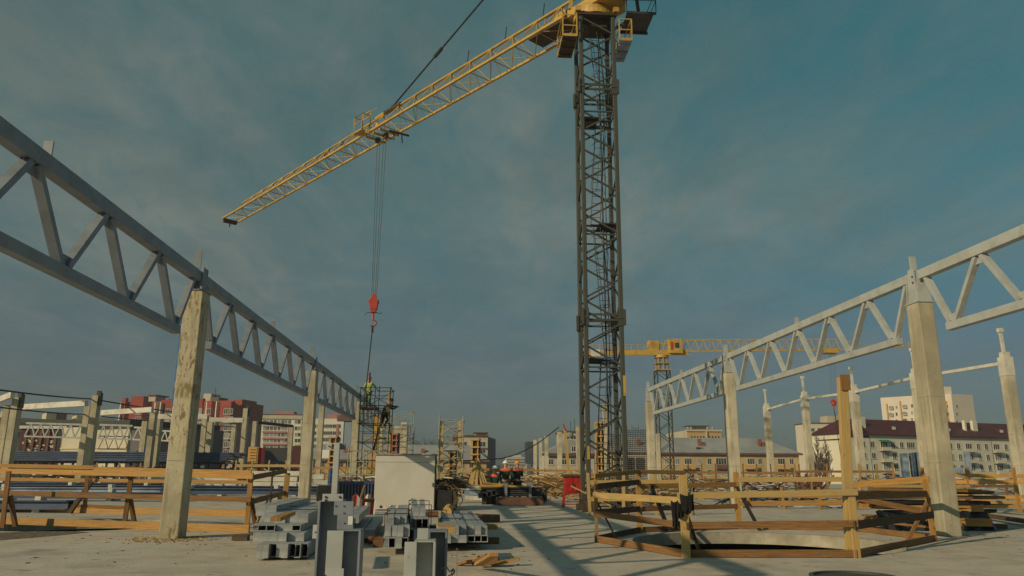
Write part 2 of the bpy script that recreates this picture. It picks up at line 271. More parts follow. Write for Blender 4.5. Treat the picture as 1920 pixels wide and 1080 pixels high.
# ------------------------------------------------------------------ mesh builder
class MB:
    def __init__(s): s.v = []; s.f = []; s.u = []
    def face(s, idx, uv=None):
        s.f.append(tuple(idx)); s.u.append(uv or [(0, 0)]*len(idx))
    def hexa(s, P, L=1.):
        b = len(s.v); s.v += [Vector(p) for p in P]
        w = (s.v[b+1]-s.v[b]).length; h = (s.v[b+3]-s.v[b]).length; L = (s.v[b+4]-s.v[b]).length
        o = random.random()*9
        s.face((b, b+3, b+2, b+1), [(o, 0), (o+h*.1, 0), (o+h*.1, w), (o, w)]); s.face((b+4, b+5, b+6, b+7), [(o, 0), (o, w), (o+h*.1, w), (o+h*.1, 0)])
        for i, ww in enumerate((w, h, w, h)):
            j = (i+1) % 4; q = o+i*1.3
            s.face((b+i, b+j, b+4+j, b+4+i), [(q, 0), (q, ww), (q+L, ww), (q+L, 0)])
        return s
    def bar(s, p, q, w, h, up=(0, 0, 1), w2=None, h2=None):
        p, q = Vector(p), Vector(q); d = (q-p).normalized(); u = Vector(up)
        if abs(d.dot(u)) > .98: u = Vector((0, 1, 0)) if abs(d.y) < .9 else Vector((1, 0, 0))
        r = d.cross(u).normalized(); u = r.cross(d)
        w2 = w if w2 is None else w2; h2 = h if h2 is None else h2
        a = [p-r*w/2-u*h/2, p+r*w/2-u*h/2, p+r*w/2+u*h/2, p-r*w/2+u*h/2]
        b = [q-r*w2/2-u*h2/2, q+r*w2/2-u*h2/2, q+r*w2/2+u*h2/2, q-r*w2/2+u*h2/2]
        return s.hexa(a+b)
    def box(s, c, d, rz=0):
        c = Vector(c); x, y, z = d[0]/2, d[1]/2, d[2]/2; cz, sz = math.cos(rz), math.sin(rz)
        P = [Vector((a*x*cz-b_*y*sz, a*x*sz+b_*y*cz, e_*z))+c for e_ in (-1, 1) for a, b_ in ((-1, -1), (1, -1), (1, 1), (-1, 1))]
        return s.hexa(P)
    def bx(s, a, b):
        a, b = Vector(a), Vector(b); return s.box((a+b)/2, [abs(q) for q in (b-a)])
    def tube(s, p, q, r, n=8, r2=None, cap=True):
        p, q = Vector(p), Vector(q); d = (q-p).normalized(); u = Vector((0, 0, 1)) if abs(d.z) < .9 else Vector((1, 0, 0))
        a = d.cross(u).normalized(); b = a.cross(d); r2 = r if r2 is None else r2; k = len(s.v)
        for c, rr in ((p, r), (q, r2)):
            for i in range(n): t = 2*math.pi*i/n; s.v.append(c+a*math.cos(t)*rr+b*math.sin(t)*rr)
        for i in range(n): j = (i+1) % n; s.face((k+i, k+j, k+n+j, k+n+i))
        if cap: s.face([k+i for i in range(n)][::-1]); s.face([k+n+i for i in range(n)])
        return s
    def path(s, pts, r, n=6):
        for a, b in zip(pts, pts[1:]): s.tube(a, b, r, n)
        return s
    def ibeam(s, p, q, w, h, t=.02, up=(0, 0, 1)):
        p, q = Vector(p), Vector(q); d = (q-p).normalized(); u = Vector(up)
        r = d.cross(u).normalized(); u = r.cross(d)
        s.bar(p+u*(h/2-t/2), q+u*(h/2-t/2), w, t, u); s.bar(p-u*(h/2-t/2), q-u*(h/2-t/2), w, t, u); s.bar(p, q, t, h-2*t, u); return s
    def channel(s, p, q, w, h, t=.012, up=(0, 0, 1), side=1):
        p, q = Vector(p), Vector(q); d = (q-p).normalized(); u = Vector(up)
        r = d.cross(u).normalized(); u = r.cross(d)
        s.bar(p+u*(h/2-t/2), q+u*(h/2-t/2), w, t, u); s.bar(p-u*(h/2-t/2), q-u*(h/2-t/2), w, t, u)
        s.bar(p+r*side*(w/2-t/2), q+r*side*(w/2-t/2), t, h-2*t, u); return s
    def ring(s, c, r0, r1, z0, z1, n=32):
        k = len(s.v)
        for i in range(n):
            t = 2*math.pi*i/n
            for rr, zz in ((r0, z0), (r1, z0), (r1, z1), (r0, z1)): s.v.append(Vector((c[0]+math.cos(t)*rr, c[1]+math.sin(t)*rr, zz)))
        for i in range(n):
            j = (i+1) % n
            for a in range(4): b = (a+1) % 4; s.face((k+4*i+a, k+4*j+a, k+4*j+b, k+4*i+b))
        return s
    def prism(s, poly, z0, z1):
        k = len(s.v); n = len(poly)
        for z in (z0, z1): s.v += [Vector((p[0], p[1], z)) for p in poly]
        for i in range(n): j = (i+1) % n; s.face((k+i, k+j, k+n+j, k+n+i))
        s.face([k+i for i in range(n)][::-1]); s.face([k+n+i for i in range(n)]); return s
    def xprism(s, poly, x0, x1):     # polygon in (y, z) extruded along x
        k = len(s.v); n = len(poly)
        for x in (x0, x1): s.v += [Vector((x, p[0], p[1])) for p in poly]
        for i in range(n): j = (i+1) % n; s.face((k+i, k+j, k+n+j, k+n+i))
        s.face([k+i for i in range(n)][::-1]); s.face([k+n+i for i in range(n)]); return s
    def yprism(s, poly, y0, y1):     # polygon in (x, z) extruded along y
        k = len(s.v); n = len(poly)
        for y in (y0, y1): s.v += [Vector((p[0], y, p[1])) for p in poly]
        for i in range(n): j = (i+1) % n; s.face((k+i, k+j, k+n+j, k+n+i))
        s.face([k+i for i in range(n)][::-1]); s.face([k+n+i for i in range(n)]); return s
    def ball(s, c, r, n=8, m=6):
        c = Vector(c); r = Vector((r, r, r)) if not hasattr(r, '__len__') else Vector(r); k = len(s.v)
        for i in range(m+1):
            t = math.pi*i/m
            for j in range(n): p = 2*math.pi*j/n; s.v.append(c+Vector((r.x*math.sin(t)*math.cos(p), r.y*math.sin(t)*math.sin(p), r.z*math.cos(t))))
        for i in range(m):
            for j in range(n): q = (j+1) % n; s.face((k+i*n+j, k+(i+1)*n+j, k+(i+1)*n+q, k+i*n+q))
        return s
WM = {}
def mesh(name, mb, m, M=None, smooth=False):
    me = bpy.data.meshes.new(name); V = mb.v if M is None else [M @ v for v in mb.v]
    me.from_pydata([tuple(v) for v in V], [], mb.f)
    uvl = me.uv_layers.new(name='UVMap'); i = 0
    flat = [c for u in mb.u for uv in u for c in uv]
    uvl.data.foreach_set('uv', flat)
    me.materials.append(MATS[m] if isinstance(m, str) else m)
    if smooth: me.shade_smooth()
    me.validate(); me.update()
    return me
def part(name, mb, m, parent, local=False, bevel=0, smooth=False, label=None, kind=None):
    M = None if local else WM[parent.name].inverted()
    o = bpy.data.objects.new(name, mesh(name, mb, m, M, smooth)); COL.objects.link(o); o.parent = parent
    WM[o.name] = WM[parent.name].copy()
    if bevel: bv = o.modifiers.new('bevel', 'BEVEL'); bv.width = bevel; bv.segments = 2; bv.limit_method = 'ANGLE'
    if label: o['label'] = label
    if kind: o['kind'] = kind
    return o
def thing(name, label, cat, loc=(0, 0, 0), rz=0, group=None):
    o = bpy.data.objects.new(name, None); COL.objects.link(o); o.location = loc; o.rotation_euler = (0, 0, rz); o.empty_display_size = .3
    o['label'] = label; o['category'] = cat
    if group: o['group'] = group
    WM[o.name] = Matrix.Translation(loc) @ Matrix.Rotation(rz, 4, 'Z')
    return o
def solo(name, mb, m, label, cat, group=None, loc=None, bevel=0, smooth=False, kind=None, local=False):
    if loc is None:
        zs = min(v.z for v in mb.v); loc = (sum(v.x for v in mb.v)/len(mb.v), sum(v.y for v in mb.v)/len(mb.v), zs)
    M = None if local else Matrix.Translation(-Vector(loc))
    o = bpy.data.objects.new(name, mesh(name, mb, m, M, smooth)); COL.objects.link(o); o.location = loc
    WM[o.name] = Matrix.Translation(loc)
    if bevel: bv = o.modifiers.new('bevel', 'BEVEL'); bv.width = bevel; bv.segments = 2; bv.limit_method = 'ANGLE'
    if label: o['label'] = label
    if cat: o['category'] = cat
    if group: o['group'] = group
    if kind: o['kind'] = kind
    return o
def copy_tree(o, parent=None):
    c = o.copy(); COL.objects.link(c); c.parent = parent
    if parent: WM[c.name] = WM[parent.name]
    for ch in [x for x in o.children]: copy_tree(ch, c)
    return c
def place(o, loc, rz=0, label=None, group=None):
    o.location = loc; o.rotation_euler = (0, 0, rz)
    if label: o['label'] = label
    if group: o['group'] = group
    return o
V = Vector
# ================================================================== SETTING
PIT1 = (6.72, 17.3, 2.85); PIT2 = (-10.2, 22.75, 2.55)
def slab():
    mb = MB(); X0, X1, Y0, Y1 = -95., 95., -30., 104.
    def rect(a, b, c, d):
        k = len(mb.v); mb.v += [V((a, c, 0)), V((b, c, 0)), V((b, d, 0)), V((a, d, 0))]; mb.face((k, k+1, k+2, k+3))
    def cell(c, half, n=48):
        k = len(mb.v); cx, cy, r = c
        for i in range(n):
            t = 2*math.pi*i/n+math.pi/4; a, b = math.cos(t), math.sin(t); m_ = max(abs(a), abs(b))
            mb.v += [V((cx+a*r, cy+b*r, 0)), V((cx+a/m_*half, cy+b/m_*half, 0))]
        for i in range(n): j = (i+1) % n; mb.face((k+2*i, k+2*i+1, k+2*j+1, k+2*j))
    y1, y2, y3 = PIT1[1]-3.0, PIT1[1]+3.0, PIT2[1]+2.75
    rect(X0, X1, Y0, y1)
    rect(X0, PIT1[0]-3, y1, PIT2[1]-2.75) ; rect(PIT1[0]+3, X1, y1, y2); cell(PIT1, 3.0)
    # strip between 20.0 and 20.3 is shared by both cells: split the left part there
    rect(X0, PIT2[0]-2.75, PIT2[1]-2.75, y3); rect(PIT2[0]+2.75, PIT1[0]-3, PIT2[1]-2.75, y2); cell(PIT2, 2.75)
    rect(PIT2[0]+2.75, X1, y2, y3); rect(X0, X1, y3, Y1)
    k = len(mb.v)
    for z in (0, -.2): mb.v += [V((X0, Y0, z)), V((X1, Y0, z)), V((X1, Y1, z)), V((X0, Y1, z))]
    for i in range(4): j = (i+1) % 4; mb.face((k+i, k+4+i, k+4+j, k+j))
    return mb
solo('ground', slab(), 'slab_concrete', None, None, kind='structure', loc=(0, 0, 0))
for c in (PIT1, PIT2):
    mb = MB(); mb.ring(c, c[2], c[2]+.25, -.28, -.004, 48)
    mb.f = [f for i, f in enumerate(mb.f)]; mb.u = [[(0, 0)]*len(f) for f in mb.f]
    solo('opening_edge', mb, 'pit_concrete', None, None, kind='structure', loc=(c[0], c[1], 0))
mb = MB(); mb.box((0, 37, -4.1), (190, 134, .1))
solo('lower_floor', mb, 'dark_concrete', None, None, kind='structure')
mb = MB(); mb.box((0, 0, 0), (7000, 7000, .1)); mb.v = [v+V((0, 2500, -6.2)) for v in mb.v]
solo('terrain', mb, 'earth', None, None, kind='structure')
# debris lying on the slab: chips, offcuts, gravel crumbs
mb = MB(); rr = random.Random(3)
for i in range(520):
    if i < 300: px, py = rr.uniform(0, 1920), 900+abs(rr.gauss(0, 70))
    else: px, py = rr.choice([(rr.gauss(330, 60), rr.gauss(1012, 7)), (rr.gauss(1790, 60), rr.gauss(1004, 8)), (rr.uniform(0, 700), rr.gauss(1015, 30)), (rr.gauss(900, 60), rr.gauss(1040, 12))])
    if py > 1079 or py < 897: continue
    p = W(px, py)
    if (p.xy-V(PIT1[:2])).length < 3.0 or (p.xy-V(PIT2[:2])).length < 2.7: continue
    s = rr.uniform(.006, .028)
    mb.box(p+V((0, 0, s*.2)), (s*rr.uniform(1, 4), s, s*.5), rr.uniform(0, 3))
solo('site_debris', mb, 'debris', 'small chips and offcuts scattered over the pale concrete slab', 'debris', kind='stuff', loc=(0, 0, 0))

# thin dark patch laid in the left foreground, sawdust at the column foot, red rag by the fence
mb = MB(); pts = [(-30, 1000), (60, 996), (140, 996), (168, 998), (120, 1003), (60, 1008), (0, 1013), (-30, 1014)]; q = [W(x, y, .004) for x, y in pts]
mb.v += q; mb.face(tuple(range(len(q)))[::-1]); solo('dark_patch', mb, 'debris', None, None, kind='structure', loc=(0, 0, 0))
mb = MB(); rr = random.Random(55)
for i in range(240):
    a_ = rr.uniform(0, 6.28); l_ = abs(rr.gauss(.45, .22)); p = V((-6.34+l_*1.3*math.cos(a_), 18.0+l_*math.sin(a_), .008)); s = rr.uniform(.01, .035); mb.box(p, (s*rr.uniform(1, 5), s, .012), rr.uniform(0, 3))
solo('wood_chips', mb, 'wood_pale', 'pale wood chips strewn round the foot of the stained column', 'wood chips', kind='stuff')
mb = MB(); c_ = W(372, 994)
for i in range(9): mb.ball(c_+V((rr.gauss(0, .14), -.12+rr.gauss(0, .05), .03)), (rr.uniform(.06, .14), .05, rr.uniform(.025, .05)), 8, 5)
solo('red_rag', mb, 'red_paint', 'crumpled red rag on the slab beside the stained column', 'rag', smooth=True)
# ================================================================== CONCRETE COLUMNS AND TRUSSES
XL, XR, SP = -6.34, 12.085, 14.83
YL0, YR0 = 18.34, 19.05
def column(name, label, x, y, h, w=.42, d=.55, group=None, m='cast_concrete', bevel=.02):
    t = thing(name, label, 'column', (x, y, 0), 0, group)
    mb = MB(); mb.box((0, 0, h/2), (w, d, h)); part('shaft', mb, m, t, True, bevel=bevel)
    mb = MB(); mb.box((0, 0, h*.3), (w+.005, d+.005, .02))
    part('joint_band', mb, 'pit_concrete', t, True)
    return t
lab = ['nearest concrete column on the left, with rusty stains and blue tape', 'second concrete column of the left truss row, with a rusty patch halfway up',
       'concrete column beside the scaffold under the worker', 'concrete column behind the scaffold, end of the left truss row']
for k in range(4):
    y = YL0+SP*k
    t = column('concrete_column', lab[k], XL, y, 5.62, m='stained_concrete' if k == 0 else 'cast_concrete', group='concrete columns carrying the left trusses')
    mb = MB(); mb.box((0, 0, 5.63), (.46, .6, .03)); mb.box((-.10, 0, 5.86), (.04, .30, .44)); mb.box((.12, 0, 5.90), (.05, .34, .62)); mb.box((0, -.02, 5.84), (.22, .04, .42)); mb.box((.0, .16, 5.84), (.22, .04, .42))
    part('steel_head', mb, 'primer_grey', t, True)
    mb = MB(); mb.box((-.04, -.1, 6.42), (.16, .03, .42)); part('upstand', mb, 'primer_grey', t, True)
    mb = MB()
    for zz in (5.95, 6.08):
        for xx in (-.05, .05): mb.tube((xx, -.06, zz), (xx, -.10, zz), .018, 6)
    part('bolts', mb, 'steel_dark', t, True)
    if k == 0:
        mb = MB(); rr = random.Random(5)
        for z0, z1 in ((2.9, 3.3), (3.45, 4.0), (4.05, 4.6), (4.8, 5.1)): mb.bar((-.214, -.272, z0), (-.214, -.272, z1), .03, .006, (0, 1, 0))
        part('blue_tape', mb, 'blue_tape', t, True)
lab = ['tall concrete column standing beside the octagonal guard fence on the right', 'concrete column rising behind the guard fence round the opening', 'concrete column in front of the far yellow crane']
for k in range(3):
    y = YR0+SP*k
    t = column('concrete_column', lab[k], XR, y, 5.86, m='pale_concrete' if k else 'cast_concrete', group='concrete columns carrying the right trusses')
    mb = MB()
    mb.yprism([(-.2, 5.86), (.2, 5.86), (.13, 6.72), (-.13, 6.72)], -.26, -.23); mb.yprism([(-.2, 5.86), (.2, 5.86), (.13, 6.72), (-.13, 6.72)], .23, .26)
    mb.xprism([(-.23, 5.86), (.23, 5.86), (.12, 6.8), (-.12, 6.8)], -.15, -.12); mb.xprism([(-.23, 5.86), (.23, 5.86), (.12, 6.8), (-.12, 6.8)], .12, .15)
    mb.box((0, 0, 5.875), (.46, .6, .03))
    part('steel_head', mb, 'primer_pale', t, True)
    mb = MB(); mb.box((-.05, 0, 6.95), (.16, .05, .42)); part('upstand', mb, 'primer_pale', t, True)
    mb = MB()
    for zz in (6.42, 6.58): mb.tube((-.05, -.26, zz), (-.05, -.29, zz), .022, 6); mb.tube((-.15, -.08, zz), (-.18, -.08, zz), .022, 6)
    part('bolts', mb, 'steel_dark', t, True)
def truss(x, y0, y1, zt, zb, m, label, group, cw=.21, ch=.245, stubs=(), flip=1):
    t = thing('steel_truss', label, 'truss', (x, y0, 0), 0, group); g = .17; L = y1-y0
    def P(y, z, dx=0): return V((dx, y, z))
    mb = MB(); mb.bar(P(g, zt), P(L-g, zt), cw, ch); part('top_chord', mb, m, t, True, bevel=.012)
    e = 1.22; n = 6; s = (L-2*e-.2)/(n-1); b = [e+.1+i*s for i in range(n)]
    mb = MB(); mb.bar(P(e-.12, zb), P(L-e+.12, zb), cw*.92, ch*.8); part('bottom_chord', mb, m, t, True, bevel=.012)
    tops = [g+.28]+[(b[i]+b[i+1])/2 for i in range(n-1)]+[L-g-.28]
    for i in range(n):
        for a, sg in ((tops[i], -1), (tops[i+1], 1)):
            mb = MB(); off = .085*sg
            mb.bar(P(b[i]+off*1.2, zb+ch*.39), P(a-off*(1.1 if 0 < (i if sg < 0 else i+1) < n else 0), zt-ch*.49), .15, .11, (0, 1, 0)); part('diagonal', mb, m, t, True)
    for y_, z_ in [(b[i], zb+ch*.4+.1) for i in range(n)]+[(tops[i], zt-ch*.5-.09) for i in range(1, n)]:
        mb = MB(); mb.box((0, y_, z_), (.02, .42, .19)); part('gusset_plate', mb, m, t, True)
    for sy in stubs:
        mb = MB(); mb.box((0, sy, zt+ch/2+.12), (.14, .03, .26)); part('stub_plate', mb, m, t, True)
    return t
GT = 'grey trusses along the left column row'
truss(XL, YL0-SP, YL0, 5.98, 4.52, 'primer_grey', 'big grey steel truss running out of the left edge of the photo', GT, stubs=(7.77,))
truss(XL, YL0, YL0+SP, 5.98, 4.52, 'primer_grey', 'grey steel truss between the two nearest left columns', GT, stubs=(SP/2,))
truss(XL, YL0+SP, YL0+2*SP, 5.98, 4.52, 'primer_grey', 'grey steel truss ending at the scaffold where the worker stands', GT, stubs=(SP/2,))
truss(XL, YL0+2*SP, YL0+3*SP, 5.98, 4.52, 'primer_grey', 'grey steel truss seen through the scaffold, being set with the crane', GT)
GR = 'pale trusses along the right column row'
truss(XR, YR0-SP, YR0, 6.6, 5.05, 'primer_pale', 'pale grey steel truss running out of the right edge of the photo', GR)
truss(XR, YR0, YR0+SP, 6.6, 5.05, 'primer_pale', 'pale grey steel truss between the two nearest right columns', GR, stubs=(SP/2,))
truss(XR, YR0+SP, YR0+2*SP, 6.6, 5.05, 'primer_pale', 'pale grey steel truss in front of the far crane mast', GR, stubs=(SP/2,))

# third row far right: slim columns with steel posts on top
pts = [(1437, 762), (1508, 741), (1600, 728), (1716, 699), (1884, 670)]
X3 = 26.9; tops3 = []
names3 = ['slim far column with a white steel post, leftmost of the right background row', 'slim far column with a white post, left of the tall timber post',
          'slim column standing just behind the tall yellow timber post', 'slim column half hidden behind the tall right column', 'slim column with a white steel post near the right edge of the photo']
for k, (px, py) in enumerate(pts):
    Y = [66.4, 59., 51.6, 44.2, 37.][k]; p = D(px, py, Y); x = p.x; h = p.z
    t = column('slim_column', names3[k], x, Y, h-.95, .44, .5, 'slim columns of the far right row', 'pale_concrete', 0)
    mb = MB(); mb.box((0, 0, h-.47), (.47, .53, .95)); mb.box((0, 0, h+.13), (.34, .34, .26)); part('steel_head', mb, 'white_paint', t, True)
    mb = MB(); mb.bar((-.02, 0, h+.26), (-.05, 0, h+1.3), .13, .13, (0, 1, 0)); mb.box((-.05, 0, h+1.4), (.22, .22, .2)); part('post', mb, 'white_paint', t, True)
    tops3.append(V((x, Y, h-.28)))
for k in range(4):
    a, b = tops3[k], tops3[k+1]; d = (b-a).normalized()
    mb = MB(); mb.bar(a+d*.3, b-d*.3, .16, .16)
    solo('tie_beam', mb, 'white_paint', ['thin white beam between the two leftmost slim columns', 'thin white beam running to the tall timber post', 'thin white beam right of the tall timber post', 'thin white beam reaching the slim column near the right edge'][k], 'beam', 'thin beams of the far right row')

# columns in the far middle (right of the workers) and standing singles
mid = [(703, 893, 317, 27, 'leftmost pale stub column of the group right of the workers'), (752, 893, 303, 27, 'second pale stub column from the left behind the workers'), (805, 893, 284, 32, 'third pale stub column, left of the gabled house window'),
       (928, 893, 245, 38, 'pale column in front of the gabled house, left of the leaning timber'), (1103, 893, 184, 43, 'pale column in front of the gabled house beside the red cabinet')]
for cx, _, ty, w, lb in mid:
    px = 860+cx/4.908; py = 760+ty/4.908; wp = w/4.908
    Y = min(98, .5*F/wp*.97); p = D(px, py, Y); q = W(px, 883+1.5*F/Y)
    column('stub_column', lb, p.x, Y, p.z, wp/F*Y, .5, 'pale stub columns behind the red cabinet', 'pale_concrete', 0)
p = D(1135, 757, 62); column('stub_column', 'pale column seen through the crane mast', p.x, 62, p.z, .45, .5, 'pale stub columns behind the red cabinet', 'pale_concrete', 0)
p = D(1233, 813, 58); column('stub_column', 'thin pale column left of the far crane mast foot', p.x, 58, p.z, .24, .3, 'pale stub columns behind the red cabinet', 'pale_concrete', 0)

# left background columns (px of the shaft centre at the top, px top, distance, paired?)
left = [(34, 745, 54, 1, 'paired concrete columns at the left edge of the photo, right one'), (17, 760, 54.6, 0, 'paired concrete columns at the left edge of the photo, left one'),
        (182, 742, 58, 1, 'taller concrete column of the pair left of the stained column'), (167, 762, 60, 0, 'shorter concrete column of the pair left of the stained column'),
        (289, 772, 64, 0, 'concrete column in the middle of the cluster of three left of the stained column'), (299, 786, 65, 0, 'right concrete column of the cluster of three left of the stained column'), (274, 788, 68, 0, 'left concrete column of the cluster of three left of the stained column'),
        (386, 780, 70, 0, 'left column of the far pair right of the stained column'), (396, 792, 69, 0, 'right column of the far pair right of the stained column'), (440, 796, 84, 0, 'small far column between the far pair and the red ladder stack'),
        (462, 766, 75, 1, 'tall concrete column left of the orange formwork stack'), (479, 790, 88, 0, 'small dark column behind the orange formwork stack'),
        (604, 762, 68, 0, 'concrete column just right of the second left truss column'), (547, 798, 92, 0, 'small far column in front of the dark cladding, left of the second truss column')]
LC = {}
for px, py, Y, head, lb in left:
    p = D(px, py, Y); h = p.z
    t = column('background_column', lb, p.x, Y, h, .42, .62, 'concrete columns of the left background', 'cast_concrete', 0); LC[px] = V((p.x, Y, h))
    if head:
        mb = MB(); mb.box((.1, .1, h+.18), (.24, .3, .36)); mb.box((.28, 0, h-.25), (.1, .45, .9)); part('steel_head', mb, 'steel_dark', t, True)
def seg(name, a, b, w, h, m, label, cat='beam', group=None):
    mb = MB(); mb.bar(a, b, w, h); return solo(name, mb, m, label, cat, group)
bg_ = 'white beams between the left background columns'
seg('roof_beam', D(46, 763, 58), D(162, 756, 55), .25, .38, 'white_paint', 'white horizontal beam between the left-edge columns and the next pair', group=bg_)
seg('roof_beam', D(-40, 765, 58), D(24, 740, 52), .25, .38, 'white_paint', 'white beam cut by the left edge of the photo', group=bg_)
seg('roof_beam', D(191, 774, 62), D(286, 768, 60), .25, .38, 'white_paint', 'white horizontal beam left of the cluster of three columns', group=bg_)
seg('roof_beam', D(292, 781, 66), D(389, 781, 66), .25, .40, 'white_paint', 'white horizontal beam passing behind the stained column', group=bg_)
seg('roof_beam', D(392, 787, 71), D(456, 788, 71), .25, .40, 'white_paint', 'white horizontal beam reaching the column beside the formwork stack', group=bg_)
seg('roof_beam', D(482, 792, 86), D(548, 799, 90), .3, .3, 'steel_dark', 'dark thin beam in front of the cream block', group=bg_)
def sag(a, b, n=8, s=.08): return [a.lerp(b, i/n)-V((0, 0, s*4*(i/n)*(1-i/n))) for i in range(n+1)]
mb = MB(); mb.path(sag(D(-30, 727, 40), D(172, 748, 58)), .05, 6); mb.path(sag(D(190, 751, 58), D(450, 790, 80)), .05, 6)
solo('steel_cable', mb, 'black_rope', 'upper dark cable strung across the left background columns', 'cable')
mb = MB(); mb.path(sag(D(-30, 760, 40), D(160, 777, 60)), .045, 6); mb.path(sag(D(190, 781, 60), D(440, 800, 84)), .045, 6)
solo('steel_cable', mb, 'black_rope', 'lower dark cable strung across the left background columns', 'cable')

# light lattice girders in the left background
def lattice(a, b, hgt, n, m, label, r=.07, name='lattice_girder'):
    t = thing(name, label, 'girder', a, 0, 'light lattice girders in the left background'); a, b = V(a), V(b); z = V((0, 0, hgt))
    mb = MB(); mb.bar(a, b, r*2, r*2); mb.v; part('bottom_chord', mb, m, t)
    mb = MB(); mb.bar(a+z, b+z, r*2.4, r*2.4); part('top_chord', mb, m, t)
    mb = MB()
    for i in range(n):
        p, q, c = a.lerp(b, i/n), a.lerp(b, (i+1)/n), a.lerp(b, (i+.5)/n)+z
        mb.bar(p, c, r*1.3, r*1.3, (0, 1, 0)); mb.bar(c, q, r*1.3, r*1.3, (0, 1, 0))
    part('lacing', mb, m, t)
lattice(D(46, 818, 72), D(158, 821, 72), 1.15, 6, 'primer_pale', 'white lattice girder left of the tall column pair')
lattice(D(184, 822, 72), D(246, 824, 72), 1.2, 4, 'primer_pale', 'white lattice girder in front of the beige hall wall')
lattice(D(249, 824, 74), D(266, 825, 74), 1.1, 1, 'white_paint', 'short white lattice girder at the corner of the beige hall')
lattice(D(302, 826, 84), D(326, 827, 84), 1.0, 2, 'white_paint', 'small white lattice girder glimpsed left of the stained column')
# ================================================================== TOWER CRANE (near)
def lerp(a, b, t): return a+(b-a)*t
def mast_parts(t, cx, cy, w, z0, z1, legm, pitch, lr=.085, br=.034, secs=(), dbl=False):
    c = [(cx-w/2, cy-w/2), (cx+w/2, cy-w/2), (cx+w/2, cy+w/2), (cx-w/2, cy+w/2)]
    for x, y in c:
        mb = MB(); mb.bar((x, y, z0), (x, y, z1), lr*2, lr*2, (0, 1, 0)); part('mast_leg', mb, legm, t, bevel=.02 if dbl else 0)
    n = int((z1-z0)/pitch)
    for k in range(4):
        a, b = c[k], c[(k+1) % 4]; mb = MB()
        for i in range(n):
            za, zb = z0+i*(z1-z0)/n, z0+(i+1)*(z1-z0)/n
            s, e = (a, b) if (i+(k//2)) % 2 else (b, a)
            mb.bar((s[0], s[1], za+.06), (e[0], e[1], zb-.06), br*2, br*2, (0, 1, 0))
            if dbl and i % 6 == 0: mb.bar((a[0], a[1], za), (b[0], b[1], za), br*1.7, br*1.7)
        part('lacing', mb, legm, t)
    for z in secs:
        for x, y in c:
            mb = MB(); mb.box((x, y, z), (lr*3.3, lr*3.3, .12)); mb.box((x, y, z+.2), (lr*2.7, lr*2.7, .3)); mb.box((x, y, z-.2), (lr*2.7, lr*2.7, .3))
            sx = 1 if x > cx else -1; mb.box((x+sx*lr*1.5, y-lr, z), (lr, lr*2, .62)); part('joint_collar', mb, legm, t)
        mb = MB()
        for dz in (-.1, .12):
            for k in range(4): a, b = c[k], c[(k+1) % 4]; mb.bar((a[0], a[1], z+dz), (b[0], b[1], z+dz), .06, .08)
        part('joint_frame', mb, legm, t)
CX, CY, MW = 5.69, 30.72, 1.44
T = thing('tower_crane', 'huge yellow tower crane with dark lattice mast standing behind the red cabinet', 'tower crane', (CX, CY, 0))
mast_parts(T, CX, CY, MW, 0, 21.2, 'mast_paint', .9, secs=(7.55, 17.75), dbl=True)
# ladders with hoops, landings
for k, (za, zb, sx) in enumerate(((.3, 5.9, -.25), (5.9, 11.6, .25), (11.6, 16.4, -.25), (16.4, 21.0, .25))):
    mb = MB(); q = CY+.15; xa, xb = CX+sx+.15, CX-sx*.4+.1
    for d in (-.2, .2): mb.tube((xa+d, q, za), (xb+d, q, zb), .022, 6)
    n = int((zb-za)/.3)
    for i in range(n): u = (i+.5)/n; x = lerp(xa, xb, u); mb.tube((x-.2, q, lerp(za, zb, u)), (x+.2, q, lerp(za, zb, u)), .012, 5)
    part('ladder', mb, 'steel_dark', T)
    mb = MB()
    for i in range(int((zb-za)/.75)):
        z = za+1.5+i*.75
        if z > zb: break
        u = (z-za)/(zb-za); x = lerp(xa, xb, u)
        pts = [V((x+.33*math.cos(a), q-.1-.42*math.sin(a), z)) for a in [math.pi*j/8 for j in range(9)]]; mb.path(pts, .012, 4)
    for a in (.25, .5, .75):
        mb.tube((xa+.33*math.cos(a*math.pi), q-.1-.42*math.sin(a*math.pi), za+1.5), (xb+.33*math.cos(a*math.pi), q-.1-.42*math.sin(a*math.pi), zb), .01, 4)
    part('ladder_cage', mb, 'steel_dark', T)
    mb = MB(); sgn = 1 if k % 2 else -1
    mb.box((CX+sgn*.32, CY+.05, zb), (.72, 1.2, .05)); mb.box((CX, CY-.3, zb-.05), (1.3, .06, .08)); mb.box((CX, CY+.4, zb-.05), (1.3, .06, .08)); part('landing', mb, 'steel_dark', T)
mb = MB(); mb.tube((CX+.2, CY-.2, .5), (CX+.15, CY-.2, 20), .035, 6); mb.tube((CX+.32, CY-.2, .5), (CX+.3, CY-.2, 20), .02, 6); part('power_cable', mb, 'steel_black', T)
# foot with struts
for sx in (-1, 1):
    for sy in (-1, 1):
        mb = MB(); x, y = CX+sx*MW/2, CY+sy*MW/2; mb.box((x, y, .12), (.5, .5, .24)); mb.box((x, y, .32), (.3, .3, .2)); part('foot_plate', mb, 'mast_brown', T)
        mb = MB(); mb.bar((x, y, .1), (x-sx*.72, y, 1.2), .07, .07, (0, 1, 0)); part('foot_brace', mb, 'mast_paint', T)
mb = MB(); mb.box((CX+.76, CY-.8, 4.8), (.1, .03, .8)); mb.box((CX-.72, CY-.81, 2.2), (.1, .02, .5)); part('paint_patch', mb, 'crane_yellow', T)
